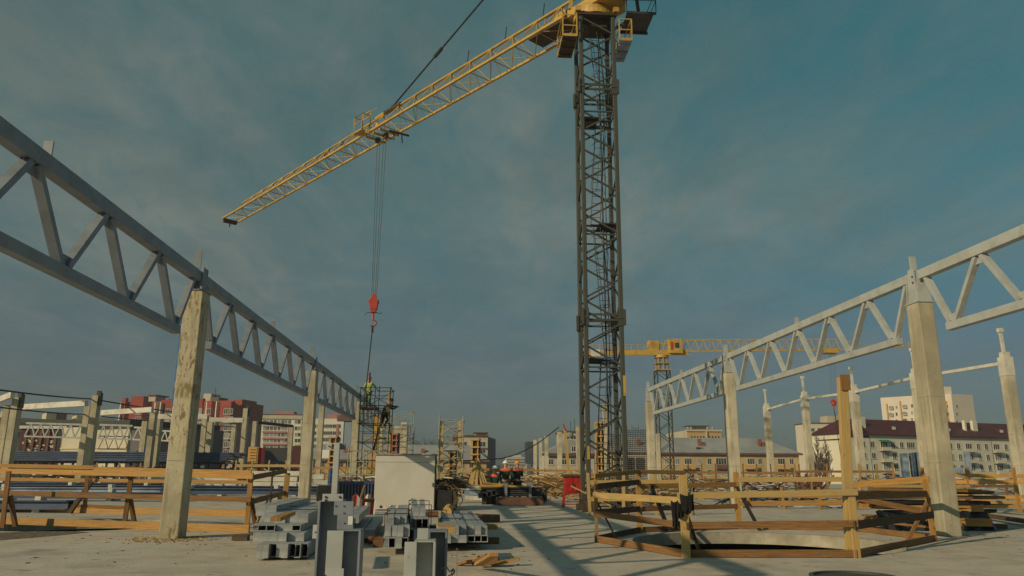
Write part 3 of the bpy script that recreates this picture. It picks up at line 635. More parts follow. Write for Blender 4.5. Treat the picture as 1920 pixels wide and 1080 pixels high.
# slewing unit
mb = MB(); mb.box((CX, CY, 21.27), (1.75, 1.75, .14)); part('top_frame', mb, 'mast_brown', T)
mb = MB(); mb.tube((CX, CY, 21.35), (CX, CY, 21.55), .92, 28); mb.tube((CX, CY, 21.55), (CX, CY, 21.8), .8, 28)
for sx in (-1, 1): mb.box((CX+sx*.85, CY-.85, 21.45), (.24, .24, .22))
part('slewing_ring', mb, 'crane_yellow', T)
J = V((-25.34, 32.07, 0)).normalized(); Nn = V((-J.y, J.x, 0)); C0 = V((CX, CY, 0)); UP = V((0, 0, 1))
def jp(s, n, z): return C0+J*s+Nn*n+UP*z
mb = MB()
mb.bar(jp(-1.4, 0, 22.05), jp(1.1, 0, 22.05), 1.2, .4)
part('slewing_platform', mb, 'crane_yellow', T, bevel=.04)
mb = MB(); mb.box(jp(0, 0, 21.1), (1.0, 1.0, .5)); part('slewing_motor_box', mb, 'mast_brown', T)
mb = MB()
for n in (-.6, .6):
    mb.bar(jp(-.9, n, 22.2), jp(-.1, n*.2, 29.5), .16, .16); mb.bar(jp(.9, n, 22.2), jp(.1, n*.2, 29.5), .16, .16)
    for i in range(6): z = 22.9+i; u = (z-22.2)/7.3; mb.bar(jp(-.9+.8*u, n*(1-.8*u), z), jp(.9-.8*u, n*(1-.8*u), z+.5), .07, .07)
part('tower_head', mb, 'crane_yellow', T)
# service platforms beside the mast head
def gallery(cen, sx, sy, zf, mfl='mast_brown', h=1.05):
    mb = MB(); mb.box((cen[0], cen[1], zf), (sx, sy, .04))
    for a in (-.33, 0, .33): mb.box((cen[0], cen[1]+a*sy, zf-.05), (sx, .05, .06))
    g = part('gallery_floor', mb, mfl, T); mb = MB(); co = [(-1, -1), (1, -1), (1, 1), (-1, 1)]
    for i in range(4):
        a, b = co[i], co[(i+1) % 4]; p = V((cen[0]+a[0]*sx/2, cen[1]+a[1]*sy/2, zf)); q = V((cen[0]+b[0]*sx/2, cen[1]+b[1]*sy/2, zf))
        mb.bar(p, p+UP*h, .05, .05, (0, 1, 0))
        for u in (.5, 1.): mb.bar(p+UP*h*u, q+UP*h*u, .04, .04)
        mb.bar(p+UP*.06, q+UP*.06, .03, .12)
    part('gallery_rail', mb, 'crane_yellow', T)
gallery((CX-1.25, CY-.1), .62, 1.8, 20.0, 'wood_dark'); gallery((CX+1.22, CY-.1), .55, 1.8, 19.9, 'light_blue_steel')
mb = MB(); mb.bar(jp(-1.4, 0, 22.15), jp(-12, 0, 22.3), 1.3, .2); part('counter_jib', mb, 'crane_yellow', T)
mb = MB(); mb.bar(jp(-9.5, 0, 21.6), jp(-11.6, 0, 21.6), 1.3, 1.6); part('counterweight', mb, 'cast_concrete', T)
mb = MB()
pc = V((CX+1.95, CY-.2, 21.35)); mb.box(pc, (1.2, 1.5, .05)); mb.box(pc-V((0, .8, .06)), (1.35, .07, .1)); mb.box(pc+V((0, .8, -.06)), (1.35, .07, .1)); mb.bar(pc+V((-.6, 0, -.1)), V((CX+.7, CY, 20.9)), .09, .09)
part('side_platform', mb, 'steel_dark', T)
mb = MB()
for a, b in (((-.66, -.84), (.66, -.84)), ((.66, -.84), (.66, .84))):
    for z in (.55, 1.0): mb.tube(pc+V((a[0], a[1], z)), pc+V((b[0], b[1], z)), .018, 5)
    for q in (a, b): mb.tube(pc+V((q[0], q[1], 0)), pc+V((q[0], q[1], 1.0)), .02, 5)
part('side_rail', mb, 'steel_dark', T)
mb = MB(); mb.bar(pc+V((-.1, -.7, .1)), pc+V((-.25, -.72, 1.5)), .12, .12); part('lamp_post', mb, 'steel_dark', T)
mb = MB(); mb.box(jp(.2, -1.25, 23.4), (1.1, 1.3, 1.7), math.atan2(J.y, J.x)); cabp = part('operator_cab', mb, 'crane_yellow', T, bevel=.05)
mb = MB(); mb.box(jp(.5, -1.26, 23.6), (1.15, 1.1, .8), math.atan2(J.y, J.x)); part('window', mb, 'glass_dark', cabp)
# jib: triangular section, two bottom chords, one top chord, from the slewing unit to the tip
LJ = 40.9; zB, hJ, wJ = 21.9, 1.25, 1.5
def hj(s): return hJ if s < 14 else lerp(hJ, .95, (s-14)/(LJ-14))
def wj(s): return lerp(wJ, 1.35, s/LJ)
def zb_(s): return zB
mb = MB(); ss = [1.2+i*(LJ-1.4)/23 for i in range(24)]
jib = None
mb.tube(jp(1.2, 0, zb_(1)+hj(1)), jp(14, 0, zb_(14)+hj(14)), .075, 8); mb.tube(jp(14, 0, zb_(14)+hj(14)), jp(LJ-2.2, 0, zb_(LJ)+hj(LJ)), .06, 8)
jib = part('jib', mb, 'crane_yellow', T)
for sg in (-1, 1):
    mb = MB(); mb.bar(jp(1.2, sg*wj(1)/2, zb_(1)), jp(LJ, sg*wj(LJ)/2, zb_(LJ)), .12, .12); part('jib_chord', mb, 'crane_yellow', jib)
mb = MB(); n = 23
for i in range(n):
    s0, s1 = ss[i], ss[i+1]; sm = (s0+s1)/2
    if s1 > LJ-2: top = None
    for sg in (-1, 1):
        if s1 < LJ-2.0:
            mb.tube(jp(s0, sg*wj(s0)/2, zb_(s0)), jp(sm, 0, zb_(sm)+hj(sm)), .026, 5, cap=False); mb.tube(jp(sm, 0, zb_(sm)+hj(sm)), jp(s1, sg*wj(s1)/2, zb_(s1)), .026, 5, cap=False)
    if s1 < LJ-2:
        for sg in (-1, 1): mb.tube(jp(sm, 0, zb_(sm)+hj(sm)), jp(sm, sg*wj(sm)/2, zb_(sm)), .018, 5, cap=False)
    mb.tube(jp(s0, -wj(s0)/2, zb_(s0)), jp(s0, wj(s0)/2, zb_(s0)), .028, 5, cap=False)
    a = 1 if i % 2 else -1; mb.tube(jp(s0, a*wj(s0)/2, zb_(s0)), jp(s1, -a*wj(s1)/2, zb_(s1)), .022, 5, cap=False)
part('jib_lacing', mb, 'crane_yellow', jib)
mb = MB(); mb.box(jp(LJ, 0, zb_(LJ)-.12), (.3, 1.1, .3), math.atan2(J.y, J.x)); mb.tube(jp(LJ, 0, zb_(LJ)-.25), jp(LJ, 0, zb_(LJ)-.6), .05); part('jib_nose', mb, 'mast_brown', jib)
mb = MB(); q = [jp(LJ-2.2, 0, zb_(LJ)+hj(LJ)), jp(LJ-1.2, -.5, zb_(LJ)+.9), jp(LJ-.1, -.5, zb_(LJ)+.05)]; mb.path(q, .025, 5)
mb.path([jp(LJ-.1, -.45, zb_(LJ)), jp(LJ-.1, -.45, zb_(LJ)+.95), jp(LJ-2, -.5, zb_(LJ)+.95)], .02, 5); part('nose_rail', mb, 'crane_yellow', jib)
mb = MB()
for s in (19.8, 22.4, 24.7): mb.ball(jp(s, .05, zb_(s)+hj(s)*.72), (.14, .14, .16), 8, 5)
part('jib_lamps', mb, 'steel_dark', jib)
mb = MB()
for s in (3.3, 6.1, 9.2): mb.bar(jp(s, 0, zb_(s)+hj(s)), jp(s-.12, 0, zb_(s)+hj(s)+.75), .05, .05)
part('jib_posts', mb, 'steel_dark', jib)
mb = MB(); mb.bar(jp(1.2, 0, zb_(1)+.08), jp(3.8, 0, zb_(4)+.08), 1.0, .05); part('jib_walkway', mb, 'mast_brown', jib)
mb = MB(); mb.path([jp(1.2, -.6, zb_(1)+hJ*.3), jp(1.2, -.6, zb_(1)+hJ*1.4), jp(3.7, -.6, zb_(3)+hJ*1.35), jp(3.7, -.4, zb_(3)+hJ*.7)], .03, 5); mb.bar(jp(1.6, 0, zb_(1)+hJ*.55), jp(2.4, 0, zb_(2)+hJ*.55), .35, .35); part('trolley_winch', mb, 'crane_yellow', jib)
# pendant bar
SA = 16.9
pa = jp(SA, 0, zb_(SA)+hj(SA)+.05); pb = jp(.3, 0, 29.3)
mb = MB(); mb.tube(pa, pb, .055, 6)
for u in (.3, .62): c = pa.lerp(pb, u); d = (pb-pa).normalized(); mb.tube(c-d*.35, c+d*.35, .11, 6)
part('pendant_bar', mb, 'black_rope', T)
mb = MB(); mb.bar(jp(SA-1.3, 0, zb_(SA)+hj(SA)+.06), jp(SA+.5, 0, zb_(SA)+hj(SA)+.06), .2, .18); mb.bar(jp(SA-1.0, 0, zb_(SA)+hj(SA)-.05), jp(SA-.2, 0, zb_(SA)+hj(SA)+.35), .06, .06); part('pendant_anchor', mb, 'mast_brown', jib)
# trolley
ST = 17.6
tr = MB()
for sg in (-1, 1):
    tr.bar(jp(ST-.8, sg*.68, zb_(ST)-.02), jp(ST+.8, sg*.68, zb_(ST)-.02), .08, .14)
    for a in (-.6, .6): tr.tube(jp(ST+a, sg*.62, zb_(ST)+.1), jp(ST+a, sg*.78, zb_(ST)+.1), .15, 10)
for a in (-.8, -.1, .7): tr.bar(jp(ST+a, -.7, zb_(ST)-.2), jp(ST+a, .7, zb_(ST)-.2), .1, .12)
trol = part('trolley', tr, 'crane_yellow', T)
mb = MB()
for a in (-.45, .45): mb = MB(); mb.tube(jp(ST+a, -.08, zb_(ST)-.32), jp(ST+a, .08, zb_(ST)-.32), .2, 14); part('sheave', mb, 'mast_brown', trol)
mb = MB()
for s in (ST+.2, ST+1.1):
    mb.bar(jp(s, .75, zb_(ST)-.1), jp(s, .75, zb_(ST)+1.35), .06, .06); mb.bar(jp(s, 1.35, zb_(ST)-.1), jp(s, 1.35, zb_(ST)+1.0), .05, .05)
for z in (-.1, .5, 1.0, 1.35): mb.bar(jp(ST+.2, .75, zb_(ST)+z), jp(ST+1.1, .75, zb_(ST)+z), .05, .05); mb.bar(jp(ST+.2, 1.35, zb_(ST)+min(z, 1)), jp(ST+1.1, 1.35, zb_(ST)+min(z, 1)), .04, .04)
for s in (ST+.2, ST+1.1): mb.bar(jp(s, .75, zb_(ST)+1), jp(s, 1.35, zb_(ST)+1), .04, .04); mb.bar(jp(s, .75, zb_(ST)-.1), jp(s, 1.35, zb_(ST)-.1), .04, .04)
mb.bar(jp(ST+.65, .72, zb_(ST)-.12), jp(ST+.65, 1.38, zb_(ST)-.12), .6, .03); mb.bar(jp(ST-.9, 0, zb_(ST)+hj(ST)+.15), jp(ST+.9, 0, zb_(ST)+hj(ST)+.1), .1, .1)
mb.path([jp(ST+.9, .3, zb_(ST)+hj(ST)+.1), jp(ST+.9, .3, zb_(ST)+hj(ST)+.5), jp(ST+.1, .3, zb_(ST)+hj(ST)+.5)], .025, 5)
part('trolley_cage', mb, 'crane_yellow', trol)
mb = MB()
for sg in (-1, 1): mb.bar(jp(ST-1.0, sg*.3-.5, zb_(ST)-.15), jp(ST-1.1, sg*.3-.5, zb_(ST)-.75), .07, .07)
mb.bar(jp(ST-1.0, .1, zb_(ST)-.2), jp(ST-1.2, -1.2, zb_(ST)-.2), .1, .1); part('trolley_bumper', mb, 'mast_brown', trol)
HB = jp(ST, 0, 0); hz_ = 9.95
HB = V((HB.x, HB.y, 0)); pr = D(702, 570, HB.y); hz_ = pr.z
mb = MB()
for a in (-.42, -.17, .17, .42): mb.tube(jp(ST+a*1.25, 0, zb_(ST)-.4), V((HB.x, HB.y, hz_+.35))+J*a*.62, .016, 5)
part('hoist_rope', mb, 'rope', T)
mb = MB(); o = V((HB.x, HB.y, hz_))
for sg in (-1, 1): mb.yprism([(o.x-.2, hz_-.35), (o.x+.2, hz_-.35), (o.x+.27, hz_+.2), (o.x+.1, hz_+.5), (o.x-.1, hz_+.5), (o.x-.27, hz_+.2)], o.y+sg*.16-.03, o.y+sg*.16+.03)
mb.box(o+V((0, 0, -.4)), (.3, .34, .24)); mb.box(o+V((0, 0, .5)), (.16, .2, .25))
hk = part('hook_block', mb, 'hook_red', T, bevel=.01)
mb = MB()
for a in (-.16, .16): mb = MB(); mb.tube(o+V((a, -.12, .12)), o+V((a, .12, .12)), .15, 14); part('sheave', mb, 'hook_red', hk)
mb = MB(); mb.tube(o+V((0, 0, -.5)), o+V((0, 0, -.95)), .06, 8); c = o+V((0, 0, -1.15))
mb.path([c+V((.19*math.sin(a), 0, .19*math.cos(a))) for a in [R(-10+i*24) for i in range(11)]], .05, 7); part('hook', mb, 'hook_red', hk)
mb = MB(); mb.path([o+V((.15, 0, -.5)), o+V((.42, 0, -.58)), o+V((.5, 0, -.5))], .02, 5); mb.path([o+V((-.15, 0, -.5)), o+V((-.4, 0, -.55)), o+V((-.48, 0, -.66))], .02, 5); part('hook_handles', mb, 'steel_dark', hk)
mb = MB(); b = V((HB.x-.22, HB.y+.1, 5.9)); mb.tube(c+V((0, 0, -.2)), b, .035, 6); mb.tube(b, b+V((.12, .1, -.6)), .03, 6)
mb.tube(c+V((0, 0, -.15)), c+V((0, 0, -.55)), .07, 6); mb.tube(c+V((-.02, 0, -2.9)), c+V((-.03, 0, -3.5)), .05, 6)
solo('lifting_sling', mb, 'black_rope', 'long dark lifting sling hanging from the red crane hook down to the scaffold', 'sling')

# ================================================================== FAR CRANE
Y2 = 88.; m0 = D(1241, 690, Y2); K = Y2/F
T2 = thing('tower_crane', 'smaller yellow tower crane far behind the right trusses', 'tower crane', (m0.x, Y2, 0))
zt2 = D(1241, 668, Y2).z
mast_parts(T2, m0.x, Y2, 1.5, 0, zt2-1.6, 'mast_paint', 1.15, lr=.07, br=.035)
mb = MB(); mb.tube((m0.x, Y2, zt2-.2), (m0.x, Y2, zt2+.1), .85, 16)
for i in range(8): a = i*math.pi/4; mb.bar((m0.x+.75*math.cos(a), Y2+.75*math.sin(a), zt2-1.7), (m0.x+.75*math.cos(a), Y2+.75*math.sin(a), zt2), .09, .09, (0, 1, 0))
mb.box((m0.x, Y2, zt2-1.65), (1.7, 1.7, .1)); mb.box((m0.x, Y2, zt2-.9), (1.7, 1.7, .06)); part('mast_head', mb, 'crane_yellow', T2)
def q2(px, py, dy=0): return D(px, py, Y2+dy)
mb = MB()
for dy in (-.5, .5): mb.bar(q2(1100, 661, dy), q2(1290, 661, dy), .12, .6)
mb.bar(q2(1100, 661), q2(1290, 661), 1.0, .08); part('slewing_beam', mb, 'crane_yellow', T2)
mb = MB(); a, b = q2(1217, 657, -.5), q2(1232, 641, .5); mb.bx(a, b); part('machine_house', mb, 'crane_yellow', T2, bevel=.05)
mb = MB(); a, b = q2(1255, 662, -.9), q2(1275, 638, .2); mb.bx(a, b); cb2 = part('cab', mb, 'crane_yellow', T2, bevel=.06)
mb = MB(); a, b = q2(1266, 652, -.93), q2(1273, 643, -.85); mb.bx(a, b); part('window', mb, 'glass_dark', cb2)
mb = MB(); a, b = q2(1258, 655, -.93), q2(1262, 641, -.85); mb.bx(a, b); part('red_lettering', mb, 'hook_red', cb2)
mb = MB()
for px in range(1100, 1216, 12): mb.bar(q2(px, 657, -.55), q2(px, 646, -.55), .05, .05, (0, 1, 0))
for py in (646, 651): mb.bar(q2(1100, py, -.55), q2(1216, py, -.55), .04, .04)
for px, py in ((1236, 640), (1243, 638), (1250, 641)): mb.bar(q2(px, 657, -.3), q2(px+4, py, -.3), .12, .12)
mb.bar(q2(1235, 646, -.3), q2(1254, 644, -.3), .1, .1); part('counter_jib_rail', mb, 'crane_yellow', T2)
mb = MB(); mb.bx(q2(1108, 668, -.6), q2(1122, 658, .6)); part('counterweight', mb, 'white_paint', T2)
mb = MB(); mb.bar(q2(1276, 638), q2(1570, 636), .13, .13); j2 = part('jib', mb, 'crane_yellow', T2)
mb = MB(); mb.bar(q2(1276, 659, -.55), q2(1640, 655, -.55), .13, .16); mb.bar(q2(1276, 659, .55), q2(1640, 655, .55), .13, .16); part('jib_chord', mb, 'crane_yellow', j2)
mb = MB(); n = 19
for i in range(n):
    xa, xb = 1280+i*(1575-1280)/n, 1280+(i+1)*(1575-1280)/n; yb = 659-(xa-1276)*4/364
    for dy in (-.55, .55): mb.bar(q2(xa, yb, dy), q2((xa+xb)/2, 637), .06, .06, (0, 1, 0)); mb.bar(q2((xa+xb)/2, 637), q2(xb, yb, dy), .06, .06, (0, 1, 0))
part('jib_lacing', mb, 'crane_yellow', j2)
mb = MB(); mb.bar(q2(1570, 636), q2(1640, 651), .09, .09); mb.bar(q2(1640, 655, -.5), q2(1712, 647, -.5), .1, .16); mb.bar(q2(1640, 655, .5), q2(1712, 647, .5), .1, .16)
for px in (1650, 1660, 1676, 1690, 1704): mb.bar(q2(px, 654, -.5), q2(px, 641, -.5), .05, .05, (0, 1, 0))
mb.bar(q2(1650, 643, -.5), q2(1704, 640, -.5), .05, .05); part('jib_tip', mb, 'crane_yellow', j2)
mb = MB(); mb.bx(q2(1546, 661, -.7), q2(1562, 656, .7)); part('trolley', mb, 'crane_yellow', T2)
mb = MB()
for px in (1555, 1559, 1563, 1567): mb.tube(q2(px, 661), q2(1561+(px-1561)*.7, 752), .018, 4)
part('hoist_rope', mb, 'rope', T2)
mb = MB(); o = q2(1563, 757); mb.ball(o, (.33, .2, .3), 10, 6); mb.box(o+V((0, 0, .35)), (.28, .2, .3)); mb.box(o+V((-.28, 0, .2)), (.14, .16, .3)); mb.box(o+V((.28, 0, .2)), (.14, .16, .3)); mb.tube(o+V((0, 0, -.2)), o+V((0, 0, -.6)), .08); part('hook_block', mb, 'hook_red', T2)
mb = MB(); mb.tube(o+V((0, 0, -.55)), V((o.x+.3, Y2, 2.8)), .04, 5); mb.tube(o+V((0, 0, -.55)), V((o.x+.8, Y2, 2.8)), .02, 5)
solo('lifting_chain', mb, 'black_rope', 'thin chain hanging from the far red hook beside the timber post', 'chain')
# ================================================================== GUARD FENCES
def off(p, dz): return V((p[0], p[1], dz))
def plank(t, name, a, b, za, zb, h=.15, w=.035, m='wood_new', over=.06, n=None, label=None):
    a = off(a, za); b = off(b, zb); d = (b-a).normalized(); a = a-d*over; b = b+d*over
    if n: a += V(n); b += V(n)
    mb = MB(); mb.bar(a, b, w, h); return part(name, mb, m, t, bevel=.004, label=label)
def post(t, a, h, w=.1, th=.05, m='wood_new', lean=(0, 0), z0=0, rz=0):
    mb = MB(); mb.bar((a[0], a[1], z0), (a[0]+lean[0], a[1]+lean[1], h), w, th, (math.sin(rz), math.cos(rz), 0)); return part('post', mb, m, t, bevel=.004)
def brace(t, a, b, w=.05, m='wood_old'):
    mb = MB(); mb.bar(a, b, w, w*1.2, (0, 1, 0)); return part('brace', mb, m, t)
# octagon round the opening
fa, fb, fc, fd, fe, fg = (W(1119, 1017).xy, W(1284, 1046).xy, W(1607, 1046).xy, W(1752, 1015).xy, W(1596, 995).xy, W(1200, 999).xy)
fm = W(1386, 992).xy
T = thing('guard_fence', 'timber guard fence in a ring round the round opening in the slab', 'fence', (PIT1[0], PIT1[1], 0))
def lr2(a, b, t): return (a[0]+(b[0]-a[0])*t, a[1]+(b[1]-a[1])*t)
for a, b, m in ((fa, fb, 'wood_old'), (fb, fc, 'wood_old'), (fc, fd, 'wood_old'), (fd, fe, 'wood_old'), (fe, fm, 'wood_old'), (fm, fg, 'wood_old'), (fg, fa, 'wood_dark')):
    plank(T, 'toe_board', a, b, .075, .075, .13, .045, m)
plank(T, 'rail', fa, fb, .60, .56, .12, .04, 'wood_old', .12, (0, -.04, 0)); plank(T, 'rail', fb, fc, .56, .60, .12, .04, 'wood_old', .05, (0, -.05, 0))
plank(T, 'rail', fc, fd, .57, .58, .15, .04, 'wood_dark', .05, (0, -.05, 0)); plank(T, 'rail', fd, fe, .62, .88, .14, .04, 'wood_old'); plank(T, 'rail', fd, fe, .3, .3, .05, .04, 'wood_old')
plank(T, 'rail', fe, fm, .72, .66, .14, .04, 'wood_new'); plank(T, 'rail', fm, fg, .60, .58, .12, .04, 'wood_old'); plank(T, 'rail', fg, fa, .58, .62, .14, .04, 'wood_dark')
plank(T, 'rail', fa, fb, .99, .99, .125, .04, 'wood_pale', .12, (0, -.05, 0)); plank(T, 'rail', fb, fc, 1.08, 1.15, .115, .04, 'wood_pale', .10, (0, -.05, 0), label='long pale new top rail')
plank(T, 'rail', fc, fd, 1.08, 1.04, .14, .04, 'wood_old', .05, (0, .05, 0)); plank(T, 'rail', fm, fe, 1.30, 1.33, .13, .04, 'wood_pale'); plank(T, 'rail', fm, fg, 1.17, 1.13, .13, .04, 'wood_new')
plank(T, 'rail', fg, fa, 1.24, 1.17, .13, .04, 'wood_dark'); plank(T, 'rail', fg, lr2(fg, fm, .45), 1.5, 1.48, .1, .04, 'wood_new'); plank(T, 'rail', fa, fg, 1.4, 1.5, .1, .04, 'wood_new')
plank(T, 'rail', fd, fe, 1.36, 1.18, .15, .04, 'wood_new')
post(T, fa, 1.42, .07, .05); post(T, fg, 1.46, .14, .05, 'wood_new'); post(T, (fb[0], fb[1]-.1), 1.44, .15, .05, 'wood_pale'); post(T, fm, 1.5, .15, .05, 'wood_new'); post(T, fd, 1.36, .11, .06, 'wood_new', (-.06, .0))
post(T, fe, 1.3, .12, .05, 'wood_old'); post(T, fc, 1.12, .13, .06, 'wood_pale', (0, 0))
mb = MB(); tp = D(1579, 708, fc[1]+.08); mb.bar((fc[0]-.06, fc[1]+.09, .0), tp, .18, .1, (0, 1, 0)); tall = part('post', mb, 'wood_pale', T, bevel=.006, label='tall yellow timber post rising far above the fence')
mb = MB(); mb.box(tp+V((.02, -.065, -.1)), (.18, .04, .3)); part('cleat', mb, 'wood_old', tall)
brace(T, off(lr2(fg, fm, .12), 1.15), off(lr2(fg, fm, .27), .02)+V((0, -.1, 0)), .09, 'steel_black'); brace(T, off(fa, .9), off(fa, .03)+V((.55, .6, 0)), .035, 'wood_dark')
brace(T, off(fb, 1.0), off(fb, .05)+V((.48, .7, 0)), .05, 'wood_dark'); brace(T, off(fm, 1.1), off(fm, .0)+V((.35, -.6, 0)), .07, 'steel_black'); brace(T, off(fe, .95)+V((-.05, -.1, 0)), off(fe, .02)+V((-.32, -.25, 0)), .04, 'wood_dark')
brace(T, off(fd, .95), off(fd, .03)+V((-.75, -.2, 0)), .06, 'wood_old')
# clothes on the fence
def cloth(a, b, ztop, drop, thick=.05, seed=1, nx=10, nz=10, taper=0., sag_=.04, y=0):
    mb = MB(); rr = random.Random(seed); a, b = V((a[0], a[1], ztop)), V((b[0], b[1], ztop)); d = (b-a); n = V((d.y, -d.x, 0)).normalized(); k = 0
    for side in (1, -1):
        k0 = len(mb.v)
        for j in range(nz+1):
            for i in range(nx+1):
                u, w = i/nx, j/nz; f = .025*math.sin(u*17+seed*2+w*3)*w+.012*math.sin(u*31+seed)
                uu = .5+(u-.5)*(1-taper*w)+.03*math.sin(w*7+seed)*w
                mb.v.append(a+d*uu+n*(y+f+side*thick/2*(1-abs(2*u-1)**3))+V((0, 0, -drop*w*(1+.06*math.sin(u*9+seed))-sag_*math.sin(u*math.pi))))
        for j in range(nz):
            for i in range(nx):
                q = [k0+j*(nx+1)+i, k0+j*(nx+1)+i+1, k0+(j+1)*(nx+1)+i+1, k0+(j+1)*(nx+1)+i]; mb.face(q if side < 0 else q[::-1])
    m_ = (nx+1)*(nz+1); k0 = len(mb.v)-2*m_
    edge = [i for i in range(nx+1)]+[(nx+1)*(j+1)-1 for j in range(1, nz+1)]+[(nx+1)*nz+i for i in range(nx-1, -1, -1)]+[(nx+1)*j for j in range(nz-1, 0, -1)]
    for e_, g_ in zip(edge, edge[1:]+edge[:1]): mb.face((k0+e_, k0+g_, k0+m_+g_, k0+m_+e_))
    return mb
yb = fb[1]
p0, p1 = D(1274, 920, yb-.2), D(1300, 920, yb-.2)
mb = cloth(p0.xy, p1.xy, 1.12, .30, .1, 3, taper=.06); mb2 = cloth(D(1270, 944, yb-.16).xy, D(1280, 925, yb-.16).xy, .98, .25, .06, 5, taper=-.2)
k = len(mb.v); mb.v += mb2.v; mb.f += [tuple(i+k for i in f) for f in mb2.f]; mb.u += mb2.u
solo('jacket', mb, 'cloth_black', 'black jacket draped over the front corner post of the ring fence', 'jacket', smooth=True)
mb = cloth(D(1257, 930, yb-.02).xy, D(1271, 930, yb-.02).xy, 1.0, .46, .07, 9, taper=.18)
solo('trouser_leg', mb, 'cloth_black', 'black trousers hanging down beside the jacket on the ring fence', 'trousers', smooth=True)
m_sp = mat('spotted_cloth', (.5, .47, .36), .9, .1, 4); t_ = m_sp.node_tree; v_ = t_.nodes.new('ShaderNodeTexVoronoi'); v_.inputs['Scale'].default_value = 26; tc_ = t_.nodes.new('ShaderNodeTexCoord'); t_.links.new(tc_.outputs['Object'], v_.inputs['Vector'])
r_ = t_.nodes.new('ShaderNodeMapRange'); t_.links.new(v_.outputs['Distance'], r_.inputs[0]); r_.inputs[1].default_value = .42; r_.inputs[2].default_value = .5
x_ = t_.nodes.new('ShaderNodeMix'); x_.data_type = 'RGBA'; t_.links.new(r_.outputs[0], x_.inputs[0]); x_.inputs[6].default_value = (.45, .42, .32, 1); x_.inputs[7].default_value = (.03, .028, .022, 1); t_.links.new(x_.outputs[2], t_.nodes['Principled BSDF'].inputs['Base Color'])
ys = fm[1]-.1; mb = cloth(D(1281, 888, ys).xy, D(1301, 888, ys).xy, 1.47, .5, .12, 12, taper=-.1)
solo('spotted_coat', mb, 'spotted_cloth', 'spotted black and cream coat hung on the far rail of the ring fence', 'coat', smooth=True)

# left fence
T = thing('guard_fence', 'long timber guard fence at the lower left, in front of the stained column', 'fence', (*W(230, 990).xy, 0))
a0, a1 = W(-60, 981).xy, W(463, 999).xy; c0, c1 = W(-60, 958).xy, W(463, 968).xy; e1 = W(530, 975).xy
plank(T, 'toe_board', a0, a1, .1, .09, .18, .05, 'wood_new'); plank(T, 'rail', a0, a1, .84, .78, .13, .04, 'wood_old', n=(0, -.05, 0)); plank(T, 'rail', a0, a1, 1.43, 1.34, .14, .04, 'wood_new', n=(0, -.05, 0)); plank(T, 'rail', lr2(a0, a1, -.1), lr2(a0, a1, .45), 1.585, 1.53, .10, .04, 'wood_new', n=(0, .06, 0)); plank(T, 'rail', lr2(a0, a1, .46), lr2(a0, a1, .99), 1.49, 1.43, .10, .04, 'wood_new', n=(0, .06, 0))
plank(T, 'toe_board', c0, c1, .1, .1, .2, .05, 'wood_new'); plank(T, 'rail', c0, c1, 1.12, 1.08, .12, .04, 'wood_new'); plank(T, 'rail', c0, lr2(c0, c1, .6), .30, .2, .12, .05, 'wood_old')
for px, ln, m in ((4, -.05, 'wood_old'), (232, .04, 'wood_old'), (462, 0, 'wood_new')):
    p = W(px, 990 if px < 300 else 998).xy; post(T, p, 1.42, .12, .05, m, (ln, 0)); brace(T, off(p, .8)+V((.02, .1, 0)), off(p, .03)+V((.16, .3, 0)), .09, 'wood_old')
for px in (158,): p = W(px, 962).xy; post(T, p, 1.4, .13, .05, 'wood_old', (.12, -.4)); brace(T, off(p, 1.3)+V((.25, 0, 0)), off(p, .02)+V((-.35, -.3, 0)), .13, 'wood_dark')
plank(T, 'rail', a1, e1, 1.30, 1.46, .13, .04, 'wood_old'); plank(T, 'rail', a1, e1, .72, .80, .14, .04, 'wood_old'); post(T, e1, 1.4, .16, .05, 'wood_new', (.05, 0)); post(T, lr2(a1, e1, .55), 1.46, .05, .05, 'wood_dark')
brace(T, off(lr2(a1, e1, .5), .75), off(a1, .2)+V((.25, -.2, 0)), .04, 'wood_pale')
mb = MB(); mb.bar(W(437, 1008, .06), W(466, 1008, .06), .22, .1); solo('timber_block', mb, 'wood_dark', 'short dark timber block on the slab below the left fence corner', 'timber')

# ================================================================== STEEL STUBS IN THE FOREGROUND
Ys = 7.6
def zz(py, Y=Ys): return D(960, py, Y).z
def xx(px, py=1030, Y=Ys): return D(px, py, Y).x
T = thing('steel_stanchion', 'tall grey bolted steel stanchion standing in the left foreground', 'steel stanchion', (xx(630), Ys, 0))
def pl(t, px0, px1, py0, py1, Y, th, m='primer_grey', name='plate', lab=None, bev=.003):
    a = D(px0, py0, Y); b = D(px1, py1, Y); mb = MB(); mb.bx((a.x, Y, b.z), (b.x, Y+th, a.z)); return part(name, mb, m, t, bevel=bev, label=lab)
def hcol(t, px0, px1, pytop, Y, dep, tf=.022, m='primer_grey', name='i_section', side='x'):
    a = D(px0, pytop, Y); b = D(px1, pytop, Y); x0, x1, z1 = a.x, b.x, a.z; mb = MB()
    mb.bx((x0, Y, 0.02), (x0+tf, Y+dep, z1)); mb.bx((x1-tf, Y, 0.02), (x1, Y+dep, z1)); mb.bx((x0+tf, Y+dep*.42, 0.02), (x1-tf, Y+dep*.42+tf*.8, z1))
    mb.bx((x0-.03, Y-.03, 0), (x1+.03, Y+dep+.03, .02)); o = part(name, mb, m, t, bevel=.002)
    mb = MB(); mb.bx((x0+.004, Y+.004, z1), (x1-.004, Y+dep, z1+.012)); part('cap_plate', mb, m, t, bevel=.002); return o
